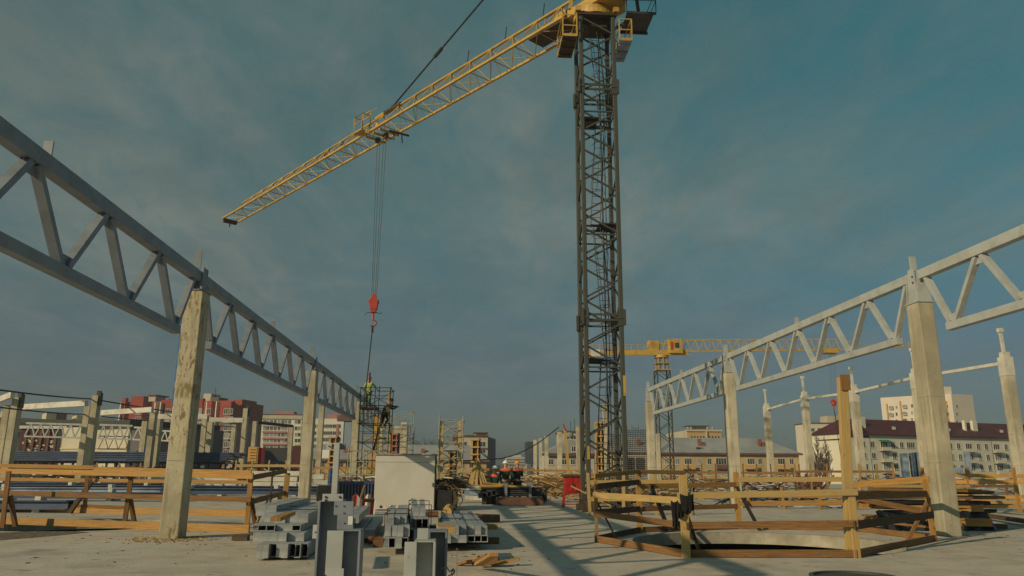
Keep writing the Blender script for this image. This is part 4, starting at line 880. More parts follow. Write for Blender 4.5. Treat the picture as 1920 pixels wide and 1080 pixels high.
# rear H column, cap with bolt holes, narrow upright, cross head, side plates, front H column
hcol(T, 597, 641, 941, Ys+.30, .3); pl(T, 605, 643, 926, 940, Ys+.27, .02, 'primer_pale', 'bolted_plate')
mb = MB()
for px, py in ((611, 932), (611, 938), (637, 932)): p = D(px, py, Ys+.265); mb.tube(p, p+V((0, -.006, 0)), .011, 8)
part('bolt_holes', mb, 'steel_black', T)
a = D(621, 927, Ys+.3); b = D(632, 830, Ys+.3); mb = MB(); mb.bx((a.x, Ys+.3, a.z), (a.x+.055, Ys+.36, b.z)); part('upright', mb, 'primer_pale', T, bevel=.003)
pl(T, 613, 621.5, 830, 844, Ys+.32, .015, 'primer_pale', 'head_plate'); pl(T, 632, 648, 831, 843, Ys+.36, .015, 'primer_grey', 'head_plate')
mb = MB(); p = D(617.5, 837, Ys+.315); mb.tube(p, p+V((0, -.006, 0)), .008, 8); part('bolt_holes', mb, 'steel_black', T)
pl(T, 604.5, 617, 843.5, 859, Ys+.29, .004, 'paper', 'paper_tag', 'blank white paper tag')
pl(T, 627, 662, 940, 966, Ys+.12, .015, 'primer_grey', 'gusset'); pl(T, 633, 662, 966, 993, Ys+.118, .015, 'primer_grey', 'gusset')
mb = MB()
for px, py in ((630, 949), (645, 949), (645, 962), (646, 981)): p = D(px, py, Ys+.115); mb.tube(p, p+V((0, -.005, 0)), .007, 8)
part('bolt_holes', mb, 'steel_black', T)
pl(T, 653, 661, 968, 984, Ys+.113, .002, 'paper', 'delivery_label'); pl(T, 587, 599, 984, 1010, Ys+.35, .015, 'primer_pale', 'lug')
mb = MB(); p = D(592, 998, Ys+.34); mb.tube(p, p+V((0, -.005, 0)), .009, 8); part('bolt_holes', mb, 'steel_black', T)
hcol(T, 639, 677, 996, Ys, .26); pl(T, 614, 640, 995, 1078, Ys-.02, .015, 'primer_pale', 'flange_plate'); pl(T, 613, 640, 1066, 1160, Ys-.021, .015, 'primer_pale', 'flange_plate')
T = thing('steel_stanchion', 'lower pair of grey steel stanchions standing bottom centre', 'steel stanchion', (xx(800), Ys, 0))
hcol(T, 776, 817, 1017, Ys, .3, m='primer_pale'); pl(T, 759, 777, 1016, 1160, Ys-.02, .02, 'primer_pale', 'flange_plate'); hcol(T, 803, 839, 998, Ys+.42, .34); pl(T, 783, 803, 991, 1018, Ys+.22, .06, 'primer_pale', 'stiffener')
mb = MB()
for px, py in ((781, 1044), (781, 1058)): p = D(px, py, Ys+.12); mb.tube(p, p+V((0, -.008, 0)), .008, 8)
part('bolt_holes', mb, 'paper', T)
mb = MB(); mb.path([D(828, 1066, 7.5), D(838, 1064, 7.45), D(843, 1072, 7.4), D(848, 1068, 7.4), D(852, 1075, 7.3), D(840, 1080, 7.3)], .006, 5)
mb.path([D(846, 1076, 7.4), D(849, 1066, 7.4), D(853, 1070, 7.4), D(847, 1080, 7.3)], .005, 5); solo('wire_coil', mb, 'steel_black', 'tangled black wire beside the lower stanchions', 'wire')

# ================================================================== STACKS OF STEEL BEAMS
def beam_proto(w, h, L, kind):
    mb = MB()
    if kind == 'c': mb.channel((0, 0, 0), (0, L, 0), w, h, .012)
    elif kind == 'i': mb.ibeam((0, 0, 0), (0, L, 0), w, h, .012)
    else: mb.bar((0, 0, 0), (0, L, 0), w, h)
    return mb
def stack(px, py, vpx, L, layers, labels, group, w=.14, h=.14, m='stack_grey', z0=.12, seed=1, kind='b', tie=()):
    rr = random.Random(seed); o = W(px, py, z0-.0); ang = None
    q = W(px+(vpx-px)*.3, py+(881-py)*.3, z0); d = (q-o); d.z = 0; d.normalize(); rz = math.atan2(-d.x, d.y); r = V((d.y, -d.x, 0))
    proto = {}; z = z0
    for li, (n, x0, back, ww, hh, LL, kk) in enumerate(layers):
        for i in range(n):
            k2 = 'b' if kk == 'c' and rr.random() < .5 else kk; key = (ww, hh, LL, k2)
            if key not in proto: proto[key] = mesh('steel_beam', beam_proto(ww*.96, hh*.97, LL, k2), m)
            ob = bpy.data.objects.new('steel_beam', proto[key]); COL.objects.link(ob)
            ob.location = o+r*(x0+i*ww)+d*(back+rr.uniform(-.12, .12)); ob.location.z = z+hh/2; ob.rotation_euler = (0, 0, rz+rr.uniform(-.011, .011))
            ob['label'] = labels[li]; ob['category'] = 'steel beam'; ob['group'] = group+', '+['bottom layer', 'second layer', 'third layer', 'top layer'][li]
            if kk == 'b':
                pass
        z += hh
    for u, x0, x1, za, zb in tie:
        mb = MB(); c = o+d*u; mb.path([off(c+r*x0, za), off(c+r*x0, zb), off(c+r*x1, zb), off(c+r*x1, za)], .008, 5); mb.path([off(c+r*x0, zb+.004), off(c+r*(x0+.1)+d*.25, zb+.05)], .007, 5)
        solo('binding_wire', mb, 'steel_black', '%s black wire round the %s' % ('nearer' if u < 2.5 else 'farther', group), 'wire')
    return o, d, r
g1 = 'widest beam stack at the left of the stanchion'
stack(487, 1046, 800, 3, [(8, 0, 0, .105, .23, 4.6, 'c'), (6, -.16, .35, .15, .15, 4.8, 'b'), (6, -.28, .7, .15, .11, 5.0, 'c'), (4, -.14, 1.25, .21, .17, 5.2, 'b')],
      ['grey channel with open end in the bottom layer of the left stack', 'grey box beam in the second layer of the left stack', 'thin grey beam in the third layer of the left stack', 'thick grey beam on top of the left stack'], g1, z0=.04, seed=4, tie=((1.9, -.2, .8, .2, .74), (3.4, -.2, .8, .2, .74)))
stack(490, 967, 805, 3, [(2, 0, 0, .2, .2, 4.2, 'b')], ['grey beam lying highest at the back of the left stack'], 'pair of beams behind the left stack', z0=.62, seed=8)
mb = MB(); mb.bar(W(516, 974, .80), W(546, 962, .80), .14, .06); solo('timber_offcut', mb, 'wood_new', 'yellow timber offcut lying on top of the left beam stack', 'timber')
stack(652, 1010, 760, 4, [(3, 0, 0, .22, .18, 5, 'b')], ['long grey beam lying beside the tall stanchion in a row of three'], 'three beams beside the tall stanchion', z0=.1, seed=3)
stack(640, 985, 770, 4, [(2, 0, .6, .2, .16, 4.4, 'b')], ['grey beam stacked higher just behind the tall stanchion'], 'two raised beams behind the tall stanchion', z0=.45, seed=31)
g2 = 'tied bundle in the middle'
stack(723, 1029, 762, 4, [(4, 0, 0, .115, .19, 5.4, 'c'), (4, .02, .25, .115, .19, 5.2, 'b'), (3, .06, .6, .12, .15, 5.0, 'c')],
      ['grey channel at the bottom of the bundle left of centre, under the white box', 'grey beam in the middle layer of the bundle left of centre', 'grey channel on top of the bundle left of centre'], g2, z0=.12, seed=5, tie=((1.4, -.07, .42, .1, .66), (3.4, -.07, .42, .1, .66)))
g3 = 'taller tied bundle right of the middle one'
stack(770, 1013, 774, 4, [(4, 0, 0, .11, .2, 5.4, 'c'), (3, .04, .2, .12, .2, 5.2, 'c'), (2, .09, .8, .13, .17, 5.0, 'b')],
      ['grey channel at the bottom of the tallest bundle', 'grey channel in the middle layer of the tallest bundle', 'grey beam crowning the tallest bundle'], g3, z0=.18, seed=6, tie=((1.5, -.07, .42, .1, .78), (3.8, -.07, .42, .1, .78)))
g4 = 'low bundle with a wooden offcut'
stack(838, 1018, 800, 4, [(3, 0, 0, .15, .14, 5.6, 'c'), (3, 0, .15, .15, .17, 5.6, 'b')],
      ['grey channel under the bundle with the wooden offcut on its end', 'broad pale beam on top of the bundle with the wooden offcut'], g4, z0=.16, m='stack_grey', seed=7, tie=((2.1, -.09, .4, .15, .49),))
g5 = 'rightmost low bundle'
stack(872, 1016, 818, 4, [(4, 0, 0, .125, .13, 5.6, 'c'), (4, 0, .1, .125, .16, 5.6, 'b')],
      ['grey channel in the lower layer of the rightmost bundle', 'pale beam on top of the rightmost bundle'], g5, z0=.16, seed=9, tie=((1.6, -.08, .47, .15, .47), (4.0, -.08, .47, .15, .47)))
mb = MB(); mb.bar(W(838, 995, .55), W(834, 985, .55), .3, .1); solo('timber_offcut', mb, 'wood_pale', 'pale timber offcut on the near end of the beam bundle', 'timber', bevel=.01)
mb = MB(); mb.tube(W(838, 960, .5), W(842, 953, .5), .12, 10); solo('orange_roll', mb, 'plaster_orange', 'small orange roll on the far end of the rightmost beam bundles', 'roll')
for px0, px1, py, r_, lb in ((786, 822, 964, .1, 'round log under the far ends of the beams, left piece'), (880, 937, 972, .13, 'thick round log sticking out right of the beam bundles'), (690, 720, 1013, .08, 'log end left of the middle bundle'), (780, 838, 992, .09, 'round log between the bundles'), ):
    mb = MB(); a, b = W(px0, py, .1), W(px1, py, .1); mb.tube(a, b, r_, 12, r_*.9); solo('log', mb, 'bark', lb, 'log', 'logs under the beam bundles')
for px0, px1, py, lb in ((700, 838, 1019, 'squared timber bearer under the near ends of the bundles'), (855, 936, 1013, 'squared timber bearer sticking out right of the bundles, nearest'), (890, 933, 987, 'yellow squared timber bearer right of the bundles, middle one')):
    mb = MB(); mb.bar(W(px0, py, .07), W(px1, py, .07), .13, .12); solo('timber_bearer', mb, 'wood_new' if '990' in lb or 'yellow' in lb else 'wood_old', lb, 'timber', 'timber bearers under the beam bundles')
# loose planks
for i, (x0, y0, x1, y1, z, th) in enumerate(((870, 1054, 898, 1045, .05, .05), (885, 1056, 912, 1042, .07, .06), (897, 1058, 926, 1040, .16, .05), (905, 1060, 935, 1048, .06, .06), (921, 1058, 974, 1048, .05, .05), (862, 1058, 880, 1052, .04, .04))):
    mb = MB(); mb.bar(W(x0, y0, z*.5), W(x1, y1, z*2.2), .13, th); solo('loose_plank', mb, 'wood_old' if i % 2 else 'wood_new', ['leftmost short plank of the heap right of the stanchions', 'second short plank of the heap right of the stanchions', 'steeply tilted plank of the heap right of the stanchions', 'dark plank under the tilted one in the heap', 'long plank at the right end of the small heap', 'thin splinter left of the small plank heap'][i], 'plank', 'small heap of planks', bevel=.004)
p = W(1603, 1088); mb = MB(); mb.tube(p, p+V((0, 0, .03)), .62, 40); mb.ring((p.x, p.y), .56, .62, p.z+.03, p.z+.06, 40)
o = solo('manhole_cover', mb, 'mast_paint', 'dark round metal cover on the slab at the bottom edge', 'cover', loc=(p.x, p.y, 0))

# ================================================================== WHITE BOX, BIN, BARRIERS, CABINET
a, b = W(701, 957).xy, W(813, 958).xy; yF = (a.y+b.y)/2; wB = b.x-a.x; hB = D(760, 853, yF).z
T = thing('storage_box', 'large plain white site box standing behind the beam bundles', 'site box', ((a.x+b.x)/2, yF, 0)); cx = (a.x+b.x)/2
mb = MB(); mb.bx((a.x, yF, .04), (b.x, yF+1.7, hB)); part('body', mb, 'box_white', T, bevel=.015)
mb = MB(); mb.bx((a.x-.06, yF-.06, hB), (b.x+.06, yF+1.76, hB+.05)); part('roof', mb, 'roof_grey', T)
mb = MB(); mb.bx((b.x, yF+.01, .04), (b.x+.03, yF+.07, hB-.01)); mb.bx((b.x+.0, yF+1.0, .04), (b.x+.03, yF+1.05, hB-.01)); mb.bx((a.x, yF-.006, hB-.28), (b.x, yF+.0, hB-.272)); part('trim', mb, 'steel_dark', T)
mb = MB(); p = D(714, 950, yF-.01); mb.tube(p, p+V((0, -.01, 0)), .05, 12); part('drain_hole', mb, 'steel_black', T)
mb = MB(); pr = [W(816, 955), W(856, 950)]; x0, x1 = pr[0].x+.02, pr[1].x; y0 = yF+.1; k = 12
for i in range(k+1):
    pass
mb.prism([(x0, y0), (x1-.1, y0-.1), (x1+.05, y0+1.0), (x0, y0+1.5)], 0, .8); mb.prism([(x0+.02, y0-.05), (x1-.4, y0-.02), (x1-.3, y0+1.2), (x0+.05, y0+1.4)], .8, .95)
T = solo('waste_bin', mb, 'tarp_black', 'black open bin at the right side of the white box', 'bin', bevel=.08, smooth=False)
mb = MB(); rr = random.Random(2)
for i in range(60):
    c = V((rr.uniform(x0, x1+.05), rr.uniform(y0, y0+1.1), rr.uniform(.86, 1.12))); mb.path([c+V((rr.gauss(0, .25), rr.gauss(0, .2), rr.gauss(0, .06))) for _ in range(5)], .018, 4)
for i in range(6):
    x = x1-.05+rr.uniform(-.1, .15); mb.path([V((x-.3, y0+.1, 1.0)), V((x, y0-.15, .8)), V((x+rr.uniform(0, .2), y0-.2, .4)), V((x-.05, y0-.25, .05)), V((x-.2, y0-.3, .25))], .02, 5)
solo('rope_heap', mb, 'rope_tan', 'tangle of brown ropes lying over the black bin', 'ropes')
# red and white barrier cloth with leaning plank
T = thing('barrier', 'red and white striped barrier sheet beside the white box', 'barrier', (*W(680, 962).xy, 0))
pa_, pb_ = W(657, 966).xy, W(703, 966).xy; n = 9
for i in range(n):
    q0, q1 = lr2(pa_, pb_, i/n), lr2(pa_, pb_, (i+1)/n); mb = MB(); y0_, y1_ = .16*math.sin(i*1.9), .16*math.sin((i+1)*1.9)
    mb.hexa([V((q0[0], q0[1]+y0_, .03)), V((q1[0], q1[1]+y1_, .03)), V((q1[0], q1[1]+y1_+.02, .03)), V((q0[0], q0[1]+y0_+.02, .03)), V((q0[0]+.03, q0[1]+y0_, .62+.1*math.sin(i*1.3))), V((q1[0]+.03, q1[1]+y1_, .62+.1*math.sin((i+1)*1.3))), V((q1[0]+.03, q1[1]+y1_+.02, .62+.1*math.sin((i+1)*1.3))), V((q0[0]+.03, q0[1]+y0_+.02, .62+.1*math.sin(i*1.3)))])
    part('stripe', mb, 'red_paint' if i % 3 == 1 else 'cloth_white', T)
mb = MB(); mb.bar(W(667, 962, .02), D(684, 912, W(667, 962).y+.2), .22, .05, (1, 0, 0)); solo('leaning_plank', mb, 'wood_old', 'dark yellow plank leaning on the red and white barrier', 'plank')
mb = MB(); mb.bar(W(683, 938, .7), W(702, 938, .7), .6, .08); solo('board_pile', mb, 'wood_old', 'flat boards on top of the barrier against the white box', 'boards')
# blue formwork panel and barrel
Yb = 34.5
T = thing('blue_formwork', 'blue ribbed formwork panel on edge, left of the white box', 'formwork', (D(668, 920, Yb).x, Yb, 0))
a, b = D(634, 905, Yb), D(706, 905, Yb); mb = MB(); mb.bar(a, b, .1, .12); mb.bar(off(a, .25), off(b, .25), .1, .12); part('frame', mb, 'blue_paint', T)
mb = MB()
for i in range(12): q = a.lerp(b, (i+.5)/12); mb.bar(off(q, .25), off(q, a.z), .06, .08, (0, 1, 0))
part('ribs', mb, 'steel_blue', T)
mb = MB(); mb.bx((a.x, Yb+.08, .2), (b.x, Yb+.12, a.z)); part('skin', mb, 'steel_dark', T)
p = W(618, 925); mb = MB(); mb.tube(p, off(p, 1.45), .16, 14); mb.tube(off(p, 1.45), off(p, 1.62), .16, 14, .06); solo('gas_cylinder', mb, 'blue_paint', 'upright blue gas cylinder behind the tall stanchion', 'gas cylinder', smooth=False)
mb = MB(); p = W(606, 940); mb.bx((p.x-.35, p.y, 0), (p.x+.5, p.y+.6, .75)); solo('black_crate', mb, 'tarp_black', 'black crate on the slab left of the tall stanchion', 'crate', bevel=.04)
mb = MB(); p = W(645, 940); mb.bx((p.x-.5, p.y, 0), (p.x+.6, p.y+.6, .62)); solo('black_crate', mb, 'tarp_black', 'black crate on the slab under the blue formwork', 'crate', bevel=.04)
# red cabinet
p0, p1 = W(1057, 952), W(1091, 952); yC = p0.y; x0, x1 = p0.x, p1.x
T = thing('red_cabinet', 'red two door electrical cabinet on legs at the foot of the mast', 'cabinet', ((x0+x1)/2, yC, 0)); zT = D(1075, 894, yC).z; zB = D(1075, 926, yC).z
mb = MB(); mb.bx((x0+.05, yC, zB), (x1, yC+.5, zT)); part('box', mb, 'red_paint', T, bevel=.01)
for s in (0, 1):
    mb = MB(); w2 = (x1-x0-.05)/2; mb.bx((x0+.07+s*w2, yC-.03, zB+.08), (x0+.03+(s+1)*w2, yC-.004, zT-.03)); dd = part('door', mb, 'red_paint', T, bevel=.006)
    mb = MB(); mb.box((x0+.05+w2+(.05 if s else -.05), yC-.045, (zB+zT)/2), (.02, .03, .12)); part('handle', mb, 'steel_dark', dd)
mb = MB(); mb.bx((x0-.02, yC-.08, zT), (x1+.05, yC+.55, zT+.10)); part('roof', mb, 'wood_dark', T)
for sx in (x0+.06, x1-.02):
    for sy in (yC+.03, yC+.47): mb = MB(); mb.bar((sx+(.05 if sx > x0+.2 else -.05), sy, 0), (sx, sy, zB), .05, .05, (0, 1, 0)); part('leg', mb, 'red_paint', T)
mb = MB(); mb.bar((x0, yC+.03, .14), (x1+.02, yC+.03, .14), .04, .04); part('stretcher', mb, 'red_paint', T)

# ================================================================== BUNDLE RACK WITH WORKERS
yR = W(950, 948).y
def rx(px, Y=None): return D(px, 930, Y or yR).x
mb = MB(); mb.bx((rx(932), yR, 0), (rx(1018), yR+.9, D(960, 933, yR).z)); solo('rusty_trough', mb, 'rust', 'long rusty steel trough in front of the workers', 'trough', bevel=.03)
T = thing('tube_rack', 'steel rack stacked with dark tubes above the rusty trough', 'rack', (rx(970), yR+.6, 0))
rr = random.Random(11)
for px in (951, 998):
    for dy in (.95, 2.2): mb = MB(); mb.bx((rx(px)-.06, yR+dy, 0), (rx(px)+.06, yR+dy+.1, .95)); part('upright', mb, 'primer_grey', T)
mb = MB()
for i in range(60):
    z = .42+.1*(i % 4)+rr.uniform(-.02, .02); y = yR+1.1+(i//4)*.07; x_a = rx(912+rr.uniform(-12, 14)); x_b = rx(1012+rr.uniform(-14, 14)); mb.tube((x_a, y, z), (x_b, y, z), .045, 7)
part('tubes', mb, 'steel_dark', T, kind='stuff')
for k in range(4):
    mb = MB(); q = rx(905+k*9); mb.bx((q, yR+1+k*.2, 0), (q+.2, yR+1.2+k*.2, .55)); mb.box((q, yR+.95, .4+.05*k), (.35, .25, .22)); part('stand', mb, 'steel_dark', T)
for k in range(9):
    mb = MB(); z = .72+.05*(k % 3); y = yR+1.2+.14*k; mb.bar((rx(898+k*1.5), y, z+.04*k*.4), (rx(1020-rr.uniform(0, 60)), y+.1, z-.02), .22, .06)
    solo('yellow_plank', mb, 'crane_yellow', 'yellow plank in the pile on the tube rack in front of the workers', 'plank', 'yellow planks on the tube rack')
mb = MB(); q = rx(1022); 
for i in range(5): mb.path([V((q+.1*math.sin(i), yR+.4+.15*math.cos(j*.8)*1, .35+.25*math.sin(j*.8)+.03*i)) for j in range(9)], .025, 5)
solo('hose_coil', mb, 'steel_black', 'coiled black hose at the right end of the rusty trough', 'hose')

# people -----------------------------------------------------------------
def skinmesh(name, J, E, m, parent, root=0, smooth=True, sub=1):
    me = bpy.data.meshes.new(name); ks = list(J); me.from_pydata([J[k][0] for k in ks], [(ks.index(a), ks.index(b)) for a, b in E], [])
    o = bpy.data.objects.new(name, me); COL.objects.link(o);
    md = o.modifiers.new('skin', 'SKIN'); sk = me.skin_vertices[0].data
    for i, k in enumerate(ks): r = J[k][1]; sk[i].radius = r if hasattr(r, '__len__') else (r, r); sk[i].use_root = (i == root)
    md.use_smooth_shade = True; o.modifiers.new('sub', 'SUBSURF').levels = sub; o.modifiers['sub'].render_levels = sub
    dg = bpy.context.evaluated_depsgraph_get(); dg.update(); em = bpy.data.meshes.new_from_object(o.evaluated_get(dg)); bpy.data.objects.remove(o)
    em.name = name; em.materials.clear(); em.materials.append(MATS[m])
    for p in em.polygons: p.use_smooth = True
    ob = bpy.data.objects.new(name, em); COL.objects.link(ob); ob.parent = parent; WM[ob.name] = WM[parent.name]; return ob
def person(label, loc, rz, top='green_cloth', yoke=None, legs='green_cloth', hat='helmet_white', arms=((.30, .02, 1.1, .28, -.15, .92), (.30, .02, 1.1, .28, -.15, .92)), lean=0., legp=((.11, 0, .5, .12, 0, .06), (.11, 0, .5, .12, 0, .06)), s=1., head=(0, 0), hips=.94):
    """local frame: facing -y. arms: elbow (x, y, z), wrist (x, y, z) per side; legs: knee, ankle."""
    T = thing('person', label, 'person', loc, rz)
    hx = V((0, 0, hips)); ch = V((0, -lean*.6, hips+.42)); nk = V((0, -lean, hips+.56)); hd = V((head[0], -lean*1.1+head[1], hips+.69))
    J = {'pel': (hx, (.15, .11)), 'wai': (V((0, -lean*.3, hips+.18)), (.135, .10)), 'che': (ch, (.17, .12)), 'nek': (nk, .07), 'hea': (hd, (.088, .1)), 'cro': (hd+V((0, 0, .09)), (.08, .095))}
    E = [('pel', 'wai'), ('wai', 'che'), ('che', 'nek'), ('nek', 'hea'), ('hea', 'cro')]
    for sd_, A, Lg in ((-1, arms[0], legp[0]), (1, arms[1], legp[1])):
        q = 'l' if sd_ < 0 else 'r'
        sh = ch+V((sd_*.19, 0, .07)); el = V((sd_*A[0], A[1]-lean*.6, A[2])); wr = V((sd_*A[3], A[4]-lean*.6, A[5])); dv = (wr-el).normalized()
        pm = wr+dv*.07
        J[q+'sh'] = (sh, .068); J[q+'el'] = (el, .048); J[q+'wr'] = (wr, .032); J[q+'pm'] = (pm, (.042, .02)); E += [('che', q+'sh'), (q+'sh', q+'el'), (q+'el', q+'wr'), (q+'wr', q+'pm')]
        side = dv.cross(V((0, 1, 0)) if abs(dv.y) < .8 else V((0, 0, 1))).normalized()
        for fi, (o_, ln) in enumerate(((-.03, .07), (-.01, .085), (.01, .08), (.03, .065))):
            f1 = pm+dv*.03+side*o_; f2 = f1+dv*ln*.5+V((0, -.012, 0)); J[q+'f%d' % fi] = (f1, .0095); J[q+'g%d' % fi] = (f2, .008); E += [(q+'pm', q+'f%d' % fi), (q+'f%d' % fi, q+'g%d' % fi)]
        t1 = wr+dv*.04+side*-.055; J[q+'th'] = (t1, .01); E.append((q+'wr', q+'th'))
        hp = hx+V((sd_*.09, 0, -.06)); kn = V((sd_*Lg[0], Lg[1], Lg[2])); an = V((sd_*Lg[3], Lg[4], Lg[5])); to = an+V((sd_*.02, -.17, -.03))
        J[q+'hp'] = (hp, .095); J[q+'kn'] = (kn, .062); J[q+'an'] = (an, .042); J[q+'to'] = (to, (.045, .03)); E += [('pel', q+'hp'), (q+'hp', q+'kn'), (q+'kn', q+'an'), (q+'an', q+'to')]
    body = skinmesh('body', J, E, 'skin', T)
    mb = MB(); mb.ball(hd+V((0, -.095, .02)), (.014, .02, .02), 6, 4); 
    for sx in (-.032, .032): mb.ball(hd+V((sx, -.083, .05)), .011, 6, 4)
    for sx in (-.082, .082): mb.ball(hd+V((sx, 0, .03)), (.012, .022, .032), 6, 4)
    part('face', mb, 'skin', T, True, smooth=True)
    def grow(ks, Es, name, m, f, par=T, zcut=None):
        JJ = {k: (J[k][0], tuple(x*f for x in (J[k][1] if hasattr(J[k][1], '__len__') else (J[k][1],)*2))) for k in ks}
        return skinmesh(name, JJ, Es, m, par)
    ks = ['pel', 'wai', 'che', 'lsh', 'lel', 'lwr', 'rsh', 'rel', 'rwr']; grow(ks, [('pel', 'wai'), ('wai', 'che'), ('che', 'lsh'), ('lsh', 'lel'), ('lel', 'lwr'), ('che', 'rsh'), ('rsh', 'rel'), ('rel', 'rwr')], 'jacket', top, 1.22)
    ks = ['pel', 'lhp', 'lkn', 'lan', 'rhp', 'rkn', 'ran']; grow(ks, [('pel', 'lhp'), ('lhp', 'lkn'), ('lkn', 'lan'), ('pel', 'rhp'), ('rhp', 'rkn'), ('rkn', 'ran')], 'trousers', legs, 1.28)
    if yoke:
        J['ytop'] = (ch+V((0, 0, .10)), (.15, .11)); J['ymid'] = (ch+V((0, 0, -.02)), (.18, .125)); J['lsh2'] = (J['lsh'][0].lerp(J['lel'][0], .25), .066); J['rsh2'] = (J['rsh'][0].lerp(J['rel'][0], .25), .066)
        grow(['ymid', 'ytop', 'lsh', 'lsh2', 'rsh', 'rsh2'], [('ymid', 'ytop'), ('ytop', 'lsh'), ('lsh', 'lsh2'), ('ytop', 'rsh'), ('rsh', 'rsh2')], 'shoulder_yoke', yoke, 1.3)
    for q in 'lr': grow([q+'an', q+'to'], [(q+'an', q+'to')], 'boot', 'boot', 1.35)
    mb = MB(); c = hd+V((0, 0, .09)); n, m_ = 14, 6; k = len(mb.v)
    for i in range(m_+1):
        t = math.pi/2*i/m_
        for j in range(n): a = 2*math.pi*j/n; mb.v.append(c+V((.125*math.sin(t)*math.cos(a), .145*math.sin(t)*math.sin(a), .13*math.cos(t))))
    for i in range(m_):
        for j in range(n): g = (j+1) % n; mb.face((k+i*n+j, k+(i+1)*n+j, k+(i+1)*n+g, k+i*n+g))
    mb.tube(c+V((0, 0, -.004)), c+V((0, 0, .012)), .15, 16); mb.box(c+V((0, -.15, .0)), (.14, .08, .015)); part('helmet', mb, hat, T, True, smooth=False)
    T.scale = (s, s, s); return T
yW = yR+3.2
person('worker with white helmet and orange shouldered green overalls, leftmost of the three', (D(928, 900, yW).x, yW, -.32), R(150), yoke='orange_cloth', arms=((.27, -.1, 1.12, .2, -.35, 1.05), (.27, -.08, 1.1, .22, -.3, 1.0)), s=1.12)
person('worker with white helmet standing in the middle of the three, back turned', (D(948, 900, yW-.4).x, yW-.4, -.03), R(172), yoke='orange_cloth', arms=((.38, .1, 1.15, .30, -.1, .98), (.27, -.05, 1.1, .22, -.28, 1.0)), s=1.1)
person('worker with orange helmet at the right of the three, arm half raised', (D(970, 900, yW-.1).x, yW-.1, 0), R(200), yoke='orange_cloth', hat='helmet_orange', arms=((.30, -.1, 1.15, .28, -.3, 1.38), (.28, .02, 1.08, .26, -.12, .9)), s=1.08)

# ================================================================== SCAFFOLDS
def scaffold(name, label, x0, x1, y0, y1, H_, lifts, m, decks=(), seed=1, diag=True, mid=True, extra=None, r=.028):
    T = thing(name, label, 'scaffold', ((x0+x1)/2, (y0+y1)/2, 0)); rr = random.Random(seed)
    xs = [x0, (x0+x1)/2, x1] if mid else [x0, x1]
    for x in xs:
        for y in (y0, y1): mb = MB(); mb.tube((x, y, 0), (x+rr.uniform(-.02, .02), y, H_+rr.uniform(-.1, .35)), r, 7); part('standard', mb, m, T)
    dz = H_/lifts
    for i in range(1, lifts+1):
        mb = MB(); z = i*dz-.05
        for y in (y0, y1): mb.tube((x0-.1, y, z), (x1+.1, y, z), r*.85, 6); mb.tube((x0, y, z-dz*.45), (x1, y, z-dz*.45), r*.7, 6)
        for x in xs: mb.tube((x, y0-.1, z), (x, y1+.1, z), r*.85, 6)
        part('ledger', mb, m, T)
        if diag:
            for y in (y0, y1): mb = MB(); a, b = ((x0, x1) if (i+(y == y1)) % 2 else (x1, x0)); mb.tube((a, y, z-dz), (b, y, z), r*.75, 6); part('diagonal_brace', mb, m, T)
    for z, a, b, mm in decks:
        mb = MB(); n = 4
        for i in range(n): y = y0+(y1-y0)*(i+.5)/n; mb.box(((a+b)/2, y, z), (b-a, (y1-y0)/n*.9, .05))
        part('deck', mb, mm, T)
    return T
Yq = 45.6; xa, xb = D(673, 800, Yq).x, D(729, 800, Yq).x
hq = D(700, 722, Yq).z
scaffold('scaffold_tower', 'tall dark scaffold tower where the worker in yellow green stands', xa, xb, Yq, Yq+2.0, hq-.1, 6, 'steel_dark', decks=((D(690, 763, Yq).z-.03, xa-.1, D(703, 763, Yq).x, 'wood_dark'),), seed=4, mid=True)
T_ = scaffold('scaffold_tower', 'lower wing of pale tubes at the foot of the dark scaffold tower', xa-.3, xb-.3, Yq-1.6, Yq-.3, 2.6, 2, 'scaffold_tube', seed=9)
for k, (px0, py0, px1, py1) in enumerate(((728, 735, 733, 862), (700, 846, 722, 760))):
    mb = MB(); mb.bar(D(px0, py0, Yq+3), D(px1, py1, Yq+3), .12, .12, (0, 1, 0)); solo('steel_prop', mb, 'crane_yellow' if k == 0 else 'steel_dark', ['yellow prop rising right of the dark scaffold tower', 'slanting dark prop inside the scaffold tower'][k], 'prop')
mb = MB(); mb.bar(D(703, 862, Yq+4), D(708, 780, Yq+4), .35, .35, (0, 1, 0)); mb.bar(D(692, 905, Yq+4), D(704, 845, Yq+4), .5, .4, (0, 1, 0)); mb.box(D(704, 822, Yq+4), (1.4, .5, .1)); solo('boom', mb, 'crane_yellow', 'yellow machine boom seen through the dark scaffold tower', 'boom')
pw = D(687, 762, Yq); 
person('worker in yellow green hi vis suit and red helmet standing on the scaffold deck', (pw.x, Yq+.7, pw.z+.02), R(165), top='hivis', legs='hivis_green', hat='helmet_red', lean=.08, arms=((.30, -.15, 1.25, .24, -.45, 1.3), (.34, -.02, 1.15, .25, -.3, 1.15)), s=.99)
pw = D(719, 803, Yq+.6)
person('worker in dark clothes clinging to the right side of the scaffold tower', (pw.x, Yq+.9, pw.z), R(110), top='cloth_black', legs='cloth_black', hat='boot', lean=.35, arms=((.30, -.3, 1.3, .24, -.55, 1.35), (.3, -.35, 1.2, .25, -.6, 1.3)), legp=((.11, -.2, .55, .12, .05, .1), (.12, .05, .5, .13, .2, .1)), s=.98)
p = W(556, 923); person('person in dark clothes bending behind the second left column', (p.x, p.y+1, 0), R(120), top='cloth_black', legs='cloth_black', hat='helmet_red', lean=.28, arms=((.30, -.3, .95, .24, -.5, .75), (.3, -.3, .95, .25, -.5, .75)), s=.95)
Yq2 = 47.; xa, xb = D(822, 850, Yq2).x, D(868, 850, Yq2).x
